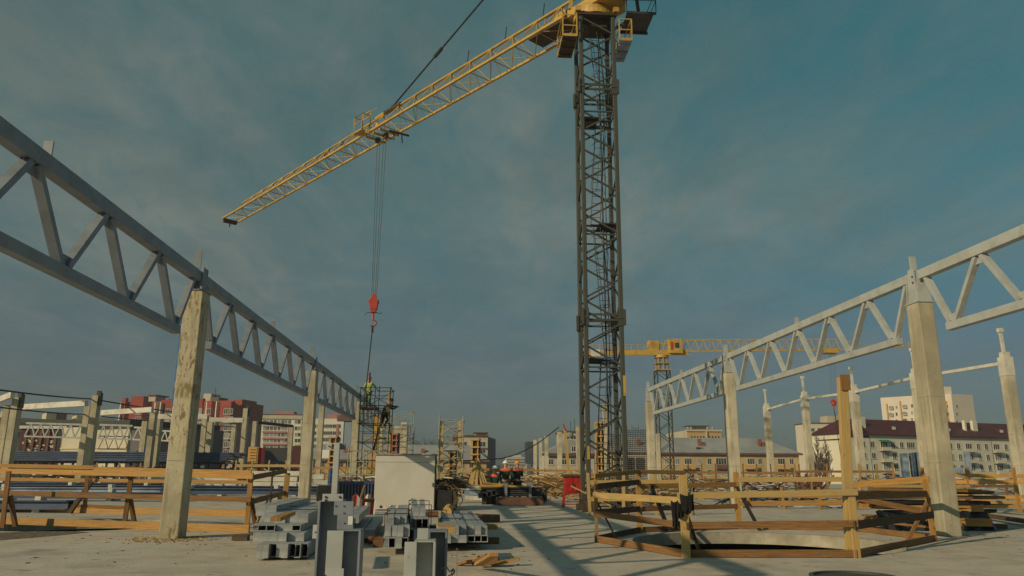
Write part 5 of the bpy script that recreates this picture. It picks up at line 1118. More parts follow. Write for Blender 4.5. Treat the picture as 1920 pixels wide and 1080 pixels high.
scaffold('scaffold_tower', 'pale scaffold tower standing alone right of the white box', xa, xb, Yq2, Yq2+1.8, D(840, 786, Yq2).z, 5, 'scaffold_tube', seed=6, mid=False, r=.036)
for k, px in enumerate((827, 861)):
    mb = MB(); mb.bar(D(px, 903, Yq2+.9), D(px+1, 790, Yq2+.9), .2, .2, (0, 1, 0)); solo('steel_prop', mb, 'plaster_yellow', ['yellow upright inside the pale scaffold tower, left one', 'yellow upright inside the pale scaffold tower, right one'][k], 'prop')
# ================================================================== BUILDINGS
WC = {}
def window_parts(b, x, z, w, h, ny=-1, kind=2, y=0., frame='frame_white', glass='glass_dark', side=None):
    """window on the facade y=const (facing -y) or on a side wall (side = x of the wall, facing sign ny)."""
    key = (round(w, 2), round(h, 2), kind, frame, side is None, ny)
    if key not in WC:
        f = MB(); g = MB(); fr = .065
        def R_(mb, x0, x1, z0, z1, d0, d1):
            if side is None: mb.bx((x0, -d1, z0), (x1, -d0, z1))
            else: mb.bx((ny*d0, x0, z0), (ny*d1, x1, z1))
        R_(f, -w/2, w/2, -h/2, -h/2+fr, 0, .07); R_(f, -w/2, w/2, h/2-fr, h/2, 0, .07)
        for i in range(kind+1): c = -w/2+fr/2+(w-fr)*i/kind; R_(f, c-fr/2, c+fr/2, -h/2+fr, h/2-fr, 0, .07)
        R_(f, -w/2-.08, w/2+.08, -h/2-.08, -h/2, 0, .14)
        R_(g, -w/2+fr, w/2-fr, -h/2+fr, h/2-fr, 0, .025)
        WC[key] = (mesh('window', f, frame), {gg: mesh('pane', g, gg) for gg in ('glass_dark', 'glass_curtain')})
    fm_, gm = WC[key]
    o = bpy.data.objects.new('window', fm_); COL.objects.link(o); o.parent = b; o.location = (x, y, z) if side is None else (side, x, z)
    p = bpy.data.objects.new('pane', gm[glass]); COL.objects.link(p); p.parent = o
    return o
def block(name, label, pl, pr, Yl, Yr, ptop, depth, wallm, zb=-6, group=None, cat='building'):
    a = D(pl, ptop if not hasattr(ptop, '__len__') else ptop[0], Yl); b = D(pr, ptop if not hasattr(ptop, '__len__') else ptop[1], Yr)
    d = V((b.x-a.x, b.y-a.y, 0)); L = d.length; rz = math.atan2(d.y, d.x); h = (a.z+b.z)/2
    T = thing(name, label, cat, (a.x, a.y, 0), rz, group)
    if wallm: mb = MB(); mb.bx((0, 0, zb), (L, depth, h)); part('wall', mb, wallm, T, True)
    return T, L, h, a, rz
def lx(T, px, py=880, y=0.):
    """local x (on facade plane y) of the photo column px for the building thing T."""
    M = WM[T.name].inverted(); o = M @ V((0, 0, H)); r = (M.to_3x3() @ V(ray(px, py))); t = (y-o.y)/r.y
    q = o+r*t; return q.x, q.z
def lbox(T, name, px0, px1, py0, py1, y0, y1, m, parent=None, gy=0.):
    x0, z1 = lx(T, px0, py0, gy); x1, z0 = lx(T, px1, py1, gy); mb = MB(); mb.bx((x0, y0, z0), (x1, y1, z1)); return part(name, mb, m, parent or T, True)
rb = random.Random(21)

# 11 long white block with dark red roof (right)
T, L, h, a, rz = block('apartment_block', 'long white apartment block with a dark red roof on the right', 1579, 1975, 186, 205, (822.5, 814), 11, 'plaster_white')
mb = MB(); e = .6; mb.xprism([(-e, h), (5.5, h+4.1), (11+e, h)], 5.0, L+.4)
k = len(mb.v); mb.v += [V((-e, -e, h)), V((-e, 11+e, h)), V((5.0, 5.5, h+4.1)), V((5.0, -e, h)), V((5.0, 11+e, h))]
mb.face((k, k+2, k+1)); mb.face((k, k+3, k+2)); mb.face((k+1, k+2, k+4)); mb.bx((-e, -e-.05, h-.25), (L, -e+.1, h-.003)); rf = part('roof', mb, 'roof_red', T, True)
for px in (1615, 1625, 1632, 1822, 1840):
    x, _ = lx(T, px, 800); w = .6 if px not in (1625, 1840) else 1.6; mb = MB(); mb.bx((x-w/2, 1.8, h+1.6), (x+w/2, 2.6, h+4.4)); part('chimney', mb, 'plaster_white', rf, True)
for px in (1683, 1786, 1885):
    x, _ = lx(T, px, 810); mb = MB(); mb.xprism([(1.1, h+1.3), (1.1, h+2.2), (3.0, h+2.5)], x-.9, x+.9); dm = part('dormer', mb, 'roof_red', rf, True)
    mb = MB(); mb.bx((x-.6, 1.02, h+1.35), (x+.6, 1.09, h+2.1)); part('dormer_window', mb, 'frame_white', rf, True)
zrow = [lx(T, 1700, y)[1] for y in (834.5, 855.5, 876, 896)]
wins = [(1621, 2), (1638, 2), (1660, 3), (1677, 2), (1693, 2), (1710, 4), (1738, 2), (1758, 2), (1785, 2), (1800, 2), (1819, 3), (1837, 2), (1852, 2), (1871, 3), (1889, 2), (1905, 2), (1921, 3), (1940, 2)]
for r_, z in enumerate(zrow):
    for px, n in wins:
        x, _ = lx(T, px+r_*.8, 860); window_parts(T, x, z, {2: 1.25, 3: 2.2, 4: 2.7}[n], 1.45, kind=n, glass='glass_dark' if rb.random() < .8 else 'glass_curtain')
for px in (1660, 1819, 1871):
    for r_ in (0, 1, 2):
        x, _ = lx(T, px, 860); z = zrow[r_]; mb = MB(); mb.bx((x-1.5, -1.0, z-1.5), (x+1.5, -.9, z-.65)); mb.bx((x-1.5, -.9, z-1.5), (x+1.5, 0, z-1.42)); bc = part('balcony', mb, 'plaster_white', T, True)
        mb = MB(); mb.bx((x-1.6, -1.1, z-1.62), (x+1.6, 0, z-1.502)); part('slab_edge', mb, 'roof_brown', bc, True)
x, _ = lx(T, 1660, 860); mb = MB(); mb.xprism([(-1.3, zrow[0]+.7), (0, zrow[0]+1.2), (0, zrow[0]+1.1), (-1.3, zrow[0]+.6)], x-1.6, x+1.6); part('awning', mb, 'green_cloth_light', T, True)
for px in (1633, 1745, 1862): x, _ = lx(T, px, 860); mb = MB(); mb.bx((x-.06, -.1, -5), (x+.06, -.01, h)); part('downpipe', mb, 'roof_grey', T, True)
# its end wall, turned to the left
ea, eb = D(1537, 826, 193), D(1579, 822.5, 186)
T, L, h2, a, rz = block('apartment_wing', 'cream end wing of the red roofed block, with small blank windows', 1537, 1578.6, 194, 186.3, (827, 823), 9, 'plaster_white')
mb = MB(); k = 0; mb.v += [V((-.5, -.5, h2)), V((L, -.5, h2)), V((L, 9, h2)), V((-.5, 9, h2)), V((L+1.5, 5, h2+3.9)), V((L-1, 6, h2+3.7))]
for f in ((0, 1, 4, 5), (0, 5, 3), (1, 2, 4), (2, 3, 5, 4), (0, 3, 2, 1)): mb.face(f)
part('roof', mb, 'roof_red', T, True); mb = MB(); x, z = lx(T, 1565, 813); mb.bx((x-.8, 1.4, z-1), (x+.8, 3, z+.3)); part('dormer', mb, 'plaster_white', T, True); x, z = lx(T, 1566, 806); mb = MB(); mb.bx((x-.9, 3, z-1.5), (x+.9, 4, z+.6)); part('chimney', mb, 'chimney_brick', T, True)
for px in (1546, 1563):
    for py in (838, 858, 877): x, z = lx(T, px, py); window_parts(T, x, z, .9, 1.5, kind=1, frame='plaster_cream', glass='glass_curtain')

# 12 white high-rise
T, L, h, a, rz = block('high_rise', 'tall white residential high rise with orange bays, far right background', 1651, 1724, 335, 322, (750, 737), 16, 'plaster_bright')
for px0, px1, py in ((1664, 1677, 757), (1689, 1703, 752)):
    lbox(T, 'bay', px0, px1, py, 900, -.7, -.01, 'plaster_orange')
for i in range(7):
    for px, k, dy in ((1670.5, 2, -.71), (1680, 1, 0), (1696, 3, -.71), (1709, 1, 0)):
        x, z = lx(T, px, 766+i*13-(px-1651)*.09, -.7); window_parts(T, x, z, 1.8 if k > 1 else .9, 1.5, kind=k, y=dy, glass='glass_curtain' if rb.random() < .4 else 'glass_dark')
T, L, h, a, rz = block('high_rise', 'taller right wing of the white high rise with blank end wall', 1762, 1783, 318, 318, (725, 725), 16, 'plaster_bright')
for py in (760, 779, 797):
    x, z = lx(T, 1779.5, py, -.7)
lbox(T, 'bay', 1774, 1789, 752, 900, -.7, -.01, 'plaster_orange')
for i in range(6): x, z = lx(T, 1779, 762+i*14.5, -.71); window_parts(T, x, z, 1.9, 1.5, kind=3, y=-.71)
T2b, L, h, a, rz = block('high_rise', 'blank white end wall block of the high rise, right of the orange bay', 1783.5, 1823, 315, 318, (740, 739), 14, 'plaster_bright')
for i in range(6): x, z = lx(T2b, 1794, 762+i*14.5); window_parts(T2b, x, z, .9, 1.3, kind=1)
# 13 pinkish low block behind
T, L, h, a, rz = block('apartment_block', 'low cream block between the slim columns, behind the red roof', 1516, 1656, 290, 290, (797, 792), 12, 'plaster_bright')
lbox(T, 'roof_room', 1555, 1578, 779, 797, 2, 8, 'plaster_cream'); mb = MB(); mb.bx((-.3, -.3, h), (L+.3, 12.3, h+.35)); part('roof', mb, 'roof_brown', T, True)
for px in (1524, 1536, 1548, 1566): x, z = lx(T, px, 806); window_parts(T, x, z, 1.4, 1.4, kind=2)
# 9 long yellow block with grey roof
T, L, h, a, rz = block('apartment_block', 'long yellow two storey block with grey metal roof behind the right columns', 1152, 1497, 196, 196, (851, 847), 12, 'plaster_yellow')
mb = MB(); x4, _ = lx(T, 1445, 825); mb.xprism([(-.7, h), (6, h+4.0), (12.7, h)], -.6, x4); k = len(mb.v)
mb.v += [V((x4, -.7, h)), V((x4, 6, h+4.0)), V((x4, 12.7, h)), V((L+.7, -.7, h)), V((L+.7, 12.7, h))]; mb.face((k, k+3, k+1)); mb.face((k+3, k+4, k+1)); mb.face((k+4, k+2, k+1)); rf = part('roof', mb, 'roof_grey', T, True)
mb = MB(); mb.bx((-.6, -.8, h-.45), (L+.8, -.05, h-.004)); part('eaves', mb, 'roof_brown', T, True)
for px, py0, py1, m in ((1311, 823, 832, 'chimney_brick'), (1318, 832, 846, 'chimney_brick'), (1424, 823, 828, 'chimney_brick'), (1429, 831, 842, 'chimney_brick'), (1197, 824, 832, 'chimney_brick'), (1201, 833, 846, 'chimney_brick')):
    x, z1 = lx(T, px, py0, 2.5); mb = MB(); mb.bx((x-.45, 2.2, h+.7), (x+.45, 3.0, z1)); part('chimney', mb, m, rf, True)
x, z = lx(T, 1310, 841, 1); mb = MB(); mb.bx((x-.9, .8, z-.9), (x+.7, 3, z+.5)); part('dormer', mb, 'roof_grey', rf, True); mb = MB(); mb.bx((x-.7, .77, z-.7), (x+.5, .79, z+.3)); part('dormer_opening', mb, 'glass_dark', rf, True)
for r_, py in enumerate((865, 886)):
    for px, n in ((1270, 2), (1290, 3), (1311, 2), (1330, 2), (1352, 4), (1408, 3), (1425, 2), (1447, 2), (1465, 3), (1484, 2), (1250, 2)):
        x, z = lx(T, px, py); window_parts(T, x, z, {2: 1.05, 3: 1.9, 4: 2.8}[n], 1.5 if n < 4 else 1.7, kind=n, glass='glass_dark' if rb.random() < .75 else 'glass_curtain')
for px in (1290, 1353, 1406, 1467):
    x, z = lx(T, px, 872); mb = MB(); mb.bx((x-1.6, -1.1, z-1.0), (x+1.6, -1.0, z+.1)); mb.bx((x-1.6, -1., z-1.1), (x+1.6, 0, z-1.0)); part('balcony', mb, 'plaster_orange' if px != 1353 else 'roof_brown', T, True)
x, _ = lx(T, 1262, 860); mb = MB(); mb.bx((x-.05, -.12, -5), (x+.05, -.01, h)); part('downpipe', mb, 'steel_dark', T, True)
# left part of the yellow house, with big slatted openings, closer
T, L, h, a, rz = block('apartment_block', 'long low yellow building with whitish roof behind the scaffold towers', 588, 912, 204, 204, (861, 863), 12, 'plaster_yellow')
mb = MB(); x4, _ = lx(T, 885, 840); mb.xprism([(-.7, h), (6, h+4.0), (12.7, h)], -.6, x4); k = len(mb.v)
mb.v += [V((x4, -.7, h)), V((x4, 6, h+4.0)), V((x4, 12.7, h)), V((L+.7, -.7, h)), V((L+.7, 12.7, h))]; mb.face((k, k+3, k+1)); mb.face((k+3, k+4, k+1)); mb.face((k+4, k+2, k+1)); rf = part('roof', mb, 'roof_grey', T, True)
mb = MB(); mb.bx((-.6, -.8, h-.45), (L+.8, -.05, h-.004)); part('eaves', mb, 'roof_brown', T, True)
for px in (587, 600, 620, 635, 648, 670, 683, 693, 826, 845, 862, 880): x, z = lx(T, px+4, 872); window_parts(T, x, z, 1.2, 1.6, kind=2)
for px in (648, 793): x, z1 = lx(T, px, 841, 2.5); mb = MB(); mb.bx((x-.45, 2.2, h+.7), (x+.45, 3.0, z1)); part('chimney', mb, 'chimney_brick', rf, True)
# 8 gabled cream house
Yg = 140.; T, L, h, a, rz = block('gabled_house', 'cream gabled house behind the pale stub columns', 1026, 1114, Yg, Yg, (850, 850), 14, 'plaster_cream')
mb = MB(); xr, zr = lx(T, 1068, 824); mb.yprism([(-.6, h), (L/2+.2, zr), (L+.6, h)], -.4, 14.3); part('roof', mb, 'roof_grey', T, True); mb = MB(); mb.bx((-.3, -.6, h-.5), (L+.3, -.42, h-.003)); part('eaves', mb, 'roof_brown', T, True)
for px, py in ((1033, 866), (1058, 866), (1074, 866), (1075, 842), (1100, 866)): x, z = lx(T, px, py); window_parts(T, x, z, .9 if py > 850 else .8, 1.05, kind=2, y=0 if py > 850 else -.41)
# block behind the gabled house
T, L, h, a, rz = block('apartment_block', 'brownish block rising behind the gabled house', 1053, 1096, 225, 225, (811, 811), 12, 'plaster_cream')
mb = MB(); mb.bx((-.4, -.4, h), (L+.4, 12, h+.5)); part('roof', mb, 'roof_brown', T, True); mb = MB(); x, z = lx(T, 1068, 815); mb.ball((x, -.2, z), (.9, .3, .9), 10, 6); part('satellite_dish', mb, 'roof_grey', T, True)
for px in (1062, 1075, 1088):
    for py in (820, 833): x, z = lx(T, px, py); window_parts(T, x, z, 1.6, 1.2, kind=2)
mb = MB(); 
for px, py in ((1070, 790), (1077, 785)): p = D(px, 812, 225); q = D(px, py, 225); mb.tube(p, q, .08, 5)
part('antenna', mb, 'steel_dark', T)
# 10 block behind with flat orange top
T, L, h, a, rz = block('apartment_block', 'flat topped yellow orange block peeking over the grey roof', 1288, 1352, 300, 300, (806.5, 806.5), 14, 'plaster_orange')
p0_ = D(1266, 812, 312); mb = MB(); M = WM[T.name].inverted(); q = M @ p0_; mb.v += [V((0, .01, -6)), V((q.x, q.y, -6)), V((q.x, q.y, h-.4)), V((0, .01, h)), V((0, 14, -6)), V((q.x, q.y+14, -6)), V((q.x, q.y+14, h-.4)), V((0, 14, h))]
for f in ((0, 3, 2, 1), (4, 5, 6, 7), (1, 2, 6, 5), (2, 3, 7, 6)): mb.face(f)
part('side_wall', mb, 'plaster_cream', T, True)
mb = MB(); mb.bx((-.3, -.5, h-.5), (L+.3, -.01, h+.2)); mb.bx((L*.55, -.6, h-6), (L*.58, -.01, h)); part('cornice', mb, 'plaster_cream', T, True)
rr_ = lbox(T, 'roof_room', 1303, 1329, 799, 806.5, 2, 7, 'plaster_cream'); lbox(T, 'room_roof', 1289, 1332, 797.5, 799, 0, 8, 'roof_brown')
for px in (1290, 1296, 1337, 1327): x, z = lx(T, px, 804); mb = MB(); mb.ball((x, 0, z+.2), (.6, .4, .7), 8, 5); part('satellite_dish', mb, 'roof_grey', T, True)
for i in range(10): x, z = lx(T, 1297+i*5.6, 821); window_parts(T, x, z, .9, 1.6, kind=1)
# 5 brownish block in the centre
T, L, h, a, rz = block('apartment_block', 'orange brown block with grey side wall left of the three workers', 866, 914.6, 210, 210, (819, 818), 10, 'plaster_cream')
M = WM[T.name].inverted(); q = M @ D(929.5, 821.5, 224); mb = MB(); mb.v += [V((L, 0.01, -6)), V((q.x, q.y, -6)), V((q.x, q.y, h-.1)), V((L, 0.01, h)), V((L-.1, 10, -6)), V((q.x-2, q.y+8, -6)), V((q.x-2, q.y+8, h-.1)), V((L-.1, 10, h))]
for f in ((0, 1, 2, 3), (4, 7, 6, 5), (1, 5, 6, 2), (2, 6, 7, 3)): mb.face(f)
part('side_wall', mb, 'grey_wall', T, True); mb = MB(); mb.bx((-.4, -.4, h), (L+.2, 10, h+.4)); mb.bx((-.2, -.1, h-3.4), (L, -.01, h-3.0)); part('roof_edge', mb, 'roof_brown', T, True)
lbox(T, 'roof_room', 890, 912, 811, 819, 2, 8, 'plaster_cream'); lbox(T, 'room_roof', 888, 916, 810, 811.5, 1, 9, 'roof_brown'); lbox(T, 'stair_tower', 849, 862, 814, 870, 2, 8, 'brick_dark')
for px in (870, 905):
    for py in (833, 845): x, z = lx(T, px, py); window_parts(T, x, z, 1.6, 1.4, kind=2)
# 7 far pale buildings, 6 dark blue tower
T, L, h, a, rz = block('far_block', 'pale far apartment block low on the horizon right of the workers', 950, 988, 640, 640, (857, 857), 20, 'plaster_cream'); lbox(T, 'roof_room', 963, 978, 853, 857, 4, 12, 'plaster_cream')
for i in range(7):
    for j in range(3): x, z = lx(T, 953+i*5, 862+j*5); window_parts(T, x, z, 2.2, 1.3, kind=2)
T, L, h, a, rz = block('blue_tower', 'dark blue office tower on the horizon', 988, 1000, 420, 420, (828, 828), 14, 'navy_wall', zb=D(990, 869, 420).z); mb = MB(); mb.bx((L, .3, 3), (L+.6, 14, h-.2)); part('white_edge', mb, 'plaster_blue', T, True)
for j in range(7): x, z = lx(T, 994, 833+j*5); mb = MB(); mb.bx((.4, -.12, z-.4), (L-.4, -.01, z+.5)); part('window_band', mb, 'glass_dark', T, True)
# 4 far towers behind the scaffold
T, L, h, a, rz = block('far_tower', 'white far tower with stacked balconies right of the dark scaffold', 752, 763, 560, 560, (792, 792), 16, 'plaster_bright'); 
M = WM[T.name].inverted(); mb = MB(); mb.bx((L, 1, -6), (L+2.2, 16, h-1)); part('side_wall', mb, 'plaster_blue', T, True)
for j in range(14): x, z = lx(T, 758, 796+j*5.2); mb = MB(); mb.bx((.6, -.8, z-.9), (L-.6, -.01, z-.1)); part('balcony', mb, 'glass_dark', T, True)
T, L, h, a, rz = block('far_tower', 'blue grey far tower next to the white balcony tower', 767.5, 775.5, 600, 600, (803, 803), 16, 'plaster_blue'); lbox(T, 'roof_room', 768, 771, 800, 803, 2, 8, 'plaster_blue')
for j in range(12): x, z = lx(T, 771, 808+j*5.2); mb = MB(); mb.bx((.5, -.4, z-.6), (L-.5, -.01, z+.1)); part('balcony', mb, 'glass_dark', T, True)
# 3 cream block left centre
T, L, h, a, rz = block('apartment_block', 'broad cream block with coral stripes between the left columns', 476, 566, 350, 350, (778, 779), 16, 'plaster_white')
mb = MB(); mb.bx((-.4, -.6, h-1.6), (L+.4, 16, h+.01)); part('cornice', mb, 'plaster_cream', T, True); mb = MB(); mb.bx((-.5, -.7, h+.01), (L+.5, 16, h+.5)); part('roof', mb, 'roof_brown', T, True)
lbox(T, 'roof_room', 511, 548, 770, 779, 3, 10, 'brick_pink'); lbox(T, 'side_tower', 474, 486, 778, 782, -.1, 6, 'plaster_bright')
for i, py in enumerate((791, 803, 815, 826, 837)):
    x0, z = lx(T, 493, py); x1, _ = lx(T, 537, py); mb = MB(); mb.bx((x0, -.5, z-2.0), (x1, -.01, z-1.2)); part('stripe', mb, 'brick_pink' if i else 'plaster_cream', T, True)
    for px in (486, 496, 502, 509, 516, 523, 530, 536, 543, 555, 561): x, zz_ = lx(T, px, py); window_parts(T, x, zz_, 1.3, 1.7, kind=1 if px in (486, 555, 561) else 2, glass='glass_curtain' if rb.random() < .45 else 'glass_dark')
x0, z0 = lx(T, 539, 840); _, z1 = lx(T, 539, 797); mb = MB(); mb.bx((x0-.3, -.3, z0), (x0+.4, -.01, z1)); part('stripe', mb, 'brick_pink', T, True)
T, L, h, a, rz = block('apartment_block', 'right wing of the cream block, with bluish side wall and dark roof box', 583, 645, 345, 345, (784, 786), 14, 'plaster_white')
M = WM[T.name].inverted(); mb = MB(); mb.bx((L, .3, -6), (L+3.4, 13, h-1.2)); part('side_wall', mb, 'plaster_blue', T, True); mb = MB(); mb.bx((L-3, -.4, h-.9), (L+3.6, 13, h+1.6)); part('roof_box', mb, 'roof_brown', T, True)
lbox(T, 'roof_room', 612, 638, 775, 785, 3, 10, 'brick_pink'); lbox(T, 'stripe', 631, 632.5, 795, 850, -.2, -.01, 'brick_pink')
for py in (799, 812, 824, 837):
    for px in (590, 598, 608, 614, 620, 627, 636): x, z = lx(T, px, py); window_parts(T, x, z, 1.5, 1.6, kind=2)
# 1 red brick complex
T, L, h, a, rz = block('apartment_block', 'big red brick apartment complex behind the stained column', 234, 437, 250, 240, (752, 753), 18, 'brick_pink')
x0, _ = lx(T, 234, 800); zr_ = lx(T, 300, 790)[1]; mb = MB(); mb.bx((-.2, -.25, zr_), (L+.2, 17.8, h+.01)); part('upper_wall', mb, 'brick_red', T, True)
for i, (p0, p1, pt, mm, dp) in enumerate(((230, 236, 746, 'brick_red', 1.6), (246, 270, 743, 'brick_red', 2.4), (302, 324, 750, 'brick_red', 1.2), (370, 381, 747, 'brick_red', 1.5), (383, 397, 752, 'brick_red', 2.2), (414, 434, 753, 'brick_red', 2.2))):
    x0, z1 = lx(T, p0, pt, -dp); x1, _ = lx(T, p1, pt, -dp); zm = lx(T, 300, 783+2*(i % 3))[1]; mb = MB(); mb.bx((x0, -dp, zm), (x1, -.26, z1)); part('bay', mb, mm, T, True); mb = MB(); mb.bx((x0, -dp+.02, -6), (x1, -.02, zm)); part('bay', mb, 'brick_brown' if p0 > 400 else 'brick_pink', T, True)
for p0 in (235, 299, 309, 395, 413): x0, z1 = lx(T, p0, 753, -.3); mb = MB(); mb.bx((x0-.15, -2.3, -6), (x0+.15, -.27, h-.4)); part('white_pier', mb, 'plaster_white', T, True)
lbox(T, 'roof_room', 272, 283, 740, 752, 2, 7, 'plaster_cream'); lbox(T, 'roof_room', 375, 388, 737, 752, 2, 7, 'plaster_cream'); lbox(T, 'room_roof', 271.5, 287, 739, 741, 1.5, 8, 'roof_brown'); lbox(T, 'room_roof', 387, 403, 744, 753, 2, 7, 'steel_dark'); lbox(T, 'room_roof', 305, 325, 746, 752, 3, 7, 'roof_brown')
mb = MB(); mb.tube(D(404, 750, 246), D(404, 727, 246), .08, 5); mb.tube(D(401, 733, 246), D(407, 733, 246), .05, 5); part('antenna', mb, 'steel_dark', T)
for j in range(8):
    for px, dp, n in ((241, 0, 2), (258, 2.4, 3), (277, 0, 2), (293, 0, 2), (313, 1.2, 2), (322, 1.2, 2), (374, 1.5, 2), (389, 2.2, 3), (404, 0, 3), (424, 2.2, 3), (432, 2.2, 2)):
        x, z = lx(T, px, 771+j*15.5, -dp-.3)
        if z < -3: continue
        yy = -dp-.02 if dp else (-.27 if z > zr_ else -.01); window_parts(T, x, z, 1.3 if n == 2 else 1.9, 1.7, kind=n, y=yy, glass='glass_curtain' if rb.random() < .35 else 'glass_dark')
for j in range(6):
    x, z = lx(T, 404, 806+j*15.5, -.9); mb = MB(); mb.bx((x-1.6, -1.0, z-.6), (x+1.6, -.02, z+.5)); part('balcony', mb, 'plaster_white', T, True)
M = WM[T.name].inverted(); q = M @ D(457, 752, 262); mb = MB(); mb.v += [V((L, 0, -6)), V((q.x, q.y, -6)), V((q.x, q.y, h)), V((L, 0, h)), V((L, 17, -6)), V((q.x-1, q.y+6, -6)), V((q.x-1, q.y+6, h)), V((L, 17, h))]
for f in ((0, 1, 2, 3), (4, 7, 6, 5), (1, 5, 6, 2), (2, 6, 7, 3)): mb.face(f)
part('side_wall', mb, 'brick_dark', T, True); lbox(T, 'corner_tower', 443, 455, 749, 760, -.5, 8, 'brick_red')  # side wall turned from the sun: its shade is put into the darker brick
# 2 flat roofs on the far left
T, L, h, a, rz = block('apartment_block', 'long flat beige block behind the white lattice girders', -40, 232, 210, 230, (783, 790), 16, 'plaster_cream')
mb = MB(); mb.bx((-.3, -.4, h-1.2), (L+.3, 16, h+.02)); part('cornice', mb, 'plaster_yellow', T, True)
for p0, p1, pt in ((10, 24, 768), (90, 106, 773), (147, 160, 778), (187, 218, 783)): lbox(T, 'roof_room', p0, p1, pt, 795, 2, 9, 'plaster_cream')
lbox(T, 'roof_room', 106.3, 126, 774, 795, 2.2, 9, 'roof_brown')
for px in range(20, 230, 12):
    for py in (801, 815): x, z = lx(T, px, py); window_parts(T, x, z, 1.6, 1.5, kind=2)
T, L, h, a, rz = block('brick_house', 'dark red brick house at the left edge of the photo', -50, 14, 120, 122, (804, 804), 12, 'brick_red')
mb = MB(); mb.bx((-.3, -.4, h), (L+.3, 12.3, h+.5)); part('roof', mb, 'roof_grey', T, True)
for px in (-10, 3): x, z = lx(T, px, 835); window_parts(T, x, z, 1.2, 1.5, kind=2)
# brown clad hall and beige hall wall
T, L, h, a, rz = block('clad_hall', 'hall clad in red brown panels left of the beige hall', 41, 122, 112, 112, (803, 805), 14, 'brick_dark')
for i in range(6): x, _ = lx(T, 48+i*14, 830); mb = MB(); mb.bx((x-.15, -.2, -6), (x+.15, -.01, h-.2)); part('pier', mb, 'rust' if i < 5 else 'plaster_yellow', T, True)
mb = MB(); mb.bx((-.3, -.3, h), (L+.3, 14, h+.4)); part('roof', mb, 'white_paint', T, True); lbox(T, 'glazing', 106, 117, 808, 850, -.12, -.01, 'glass_dark')
mb = MB(); rr = random.Random(8)
for i in range(40): x, z = lx(T, rr.uniform(44, 103), rr.uniform(822, 850)); mb.bx((x-.18, -.06, z-.07), (x+.18, -.01, z+.07))
part('panel_brackets', mb, 'plaster_white', T, True, kind='stuff')
T, L, h, a, rz = block('beige_hall', 'beige hall with a dark roof edge behind the tall column pair', 120, 243, 106, 98, (802, 797), 12, 'plaster_cream')
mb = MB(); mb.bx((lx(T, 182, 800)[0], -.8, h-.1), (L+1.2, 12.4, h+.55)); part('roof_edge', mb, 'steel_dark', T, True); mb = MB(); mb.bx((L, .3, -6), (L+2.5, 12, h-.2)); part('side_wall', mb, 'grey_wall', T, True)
mb = MB(); x0, z0 = lx(T, 184, 838); mb.bx((0, -.15, z0-.2), (L, -.01, z0)); part('ledge', mb, 'plaster_cream', T, True)
lattice(D(184, 842, 95), D(240, 843, 95), 1.5, 3, 'steel_dark', 'dark lattice brace standing close against the beige hall wall', r=.05)
# dark cladding behind the second left column
T, L, h, a, rz = block('dark_shed', 'long dark shed with blue lower sheeting right of the formwork stack', 487, 560, 112, 112, (839, 840), 10, 'steel_dark')
lbox(T, 'blue_sheeting', 489, 560, 864, 876, -.2, -.01, 'steel_blue'); lbox(T, 'rusty_wall', 541, 562, 836, 880, -.3, -.21, 'brick_dark')
# bridge of slatted openings behind the mast
T, L, h, a, rz = block('louvre_wall', 'low wall with big dark louvred openings behind the crane mast', 1166, 1214, 150, 150, (853, 853), 6, 'plaster_cream')
for p0, p1 in ((1177, 1190), (1192, 1208)):
    f = lbox(T, 'opening', p0, p1, 858, 888, -.08, -.01, 'glass_dark')
    for j in range(7): x0, z = lx(T, p0, 861+j*4); x1, _ = lx(T, p1, 861); mb = MB(); mb.bx((x0, -.2, z-.05), (x1, -.09, z+.05)); part('louvre', mb, 'wood_old', f, True)
# street kiosk and yellow van roof at right edge
Yk = 92.
for p0, p1, py0, py1, m, nm, lb, ct in ((1826, 1881, 899, 907, 'bright_yellow', 'market_awning', 'bright yellow awning seen between the rails at the right edge', 'awning'), (1883, 1902, 899, 908, 'plaster_bright', 'shop_sign', 'pale sign with a red dot next to the yellow awning', 'sign')):
    a, b = D(p0, py0, Yk), D(p1, py1, Yk); mb = MB(); mb.xprism([(Yk-.02, b.z), (Yk+.0, a.z), (Yk+2.2, a.z+.3), (Yk+2.2, a.z+.2)], a.x, b.x); T = solo(nm, mb, m, lb, ct)
    mb = MB()
    for x in (a.x+.1, b.x-.1): mb.bar((x, Yk+.2, 0), (x, Yk+.2, b.z+.1), .08, .08, (0, 1, 0))
    part('post', mb, 'steel_dark', T)
    if nm == 'shop_sign': mb = MB(); c = (a+b)/2; mb.tube((c.x-.2, Yk-.05, c.z), (c.x-.2, Yk-.02, c.z), .16, 12); part('dot', mb, 'hook_red', T)
rr = random.Random(77)
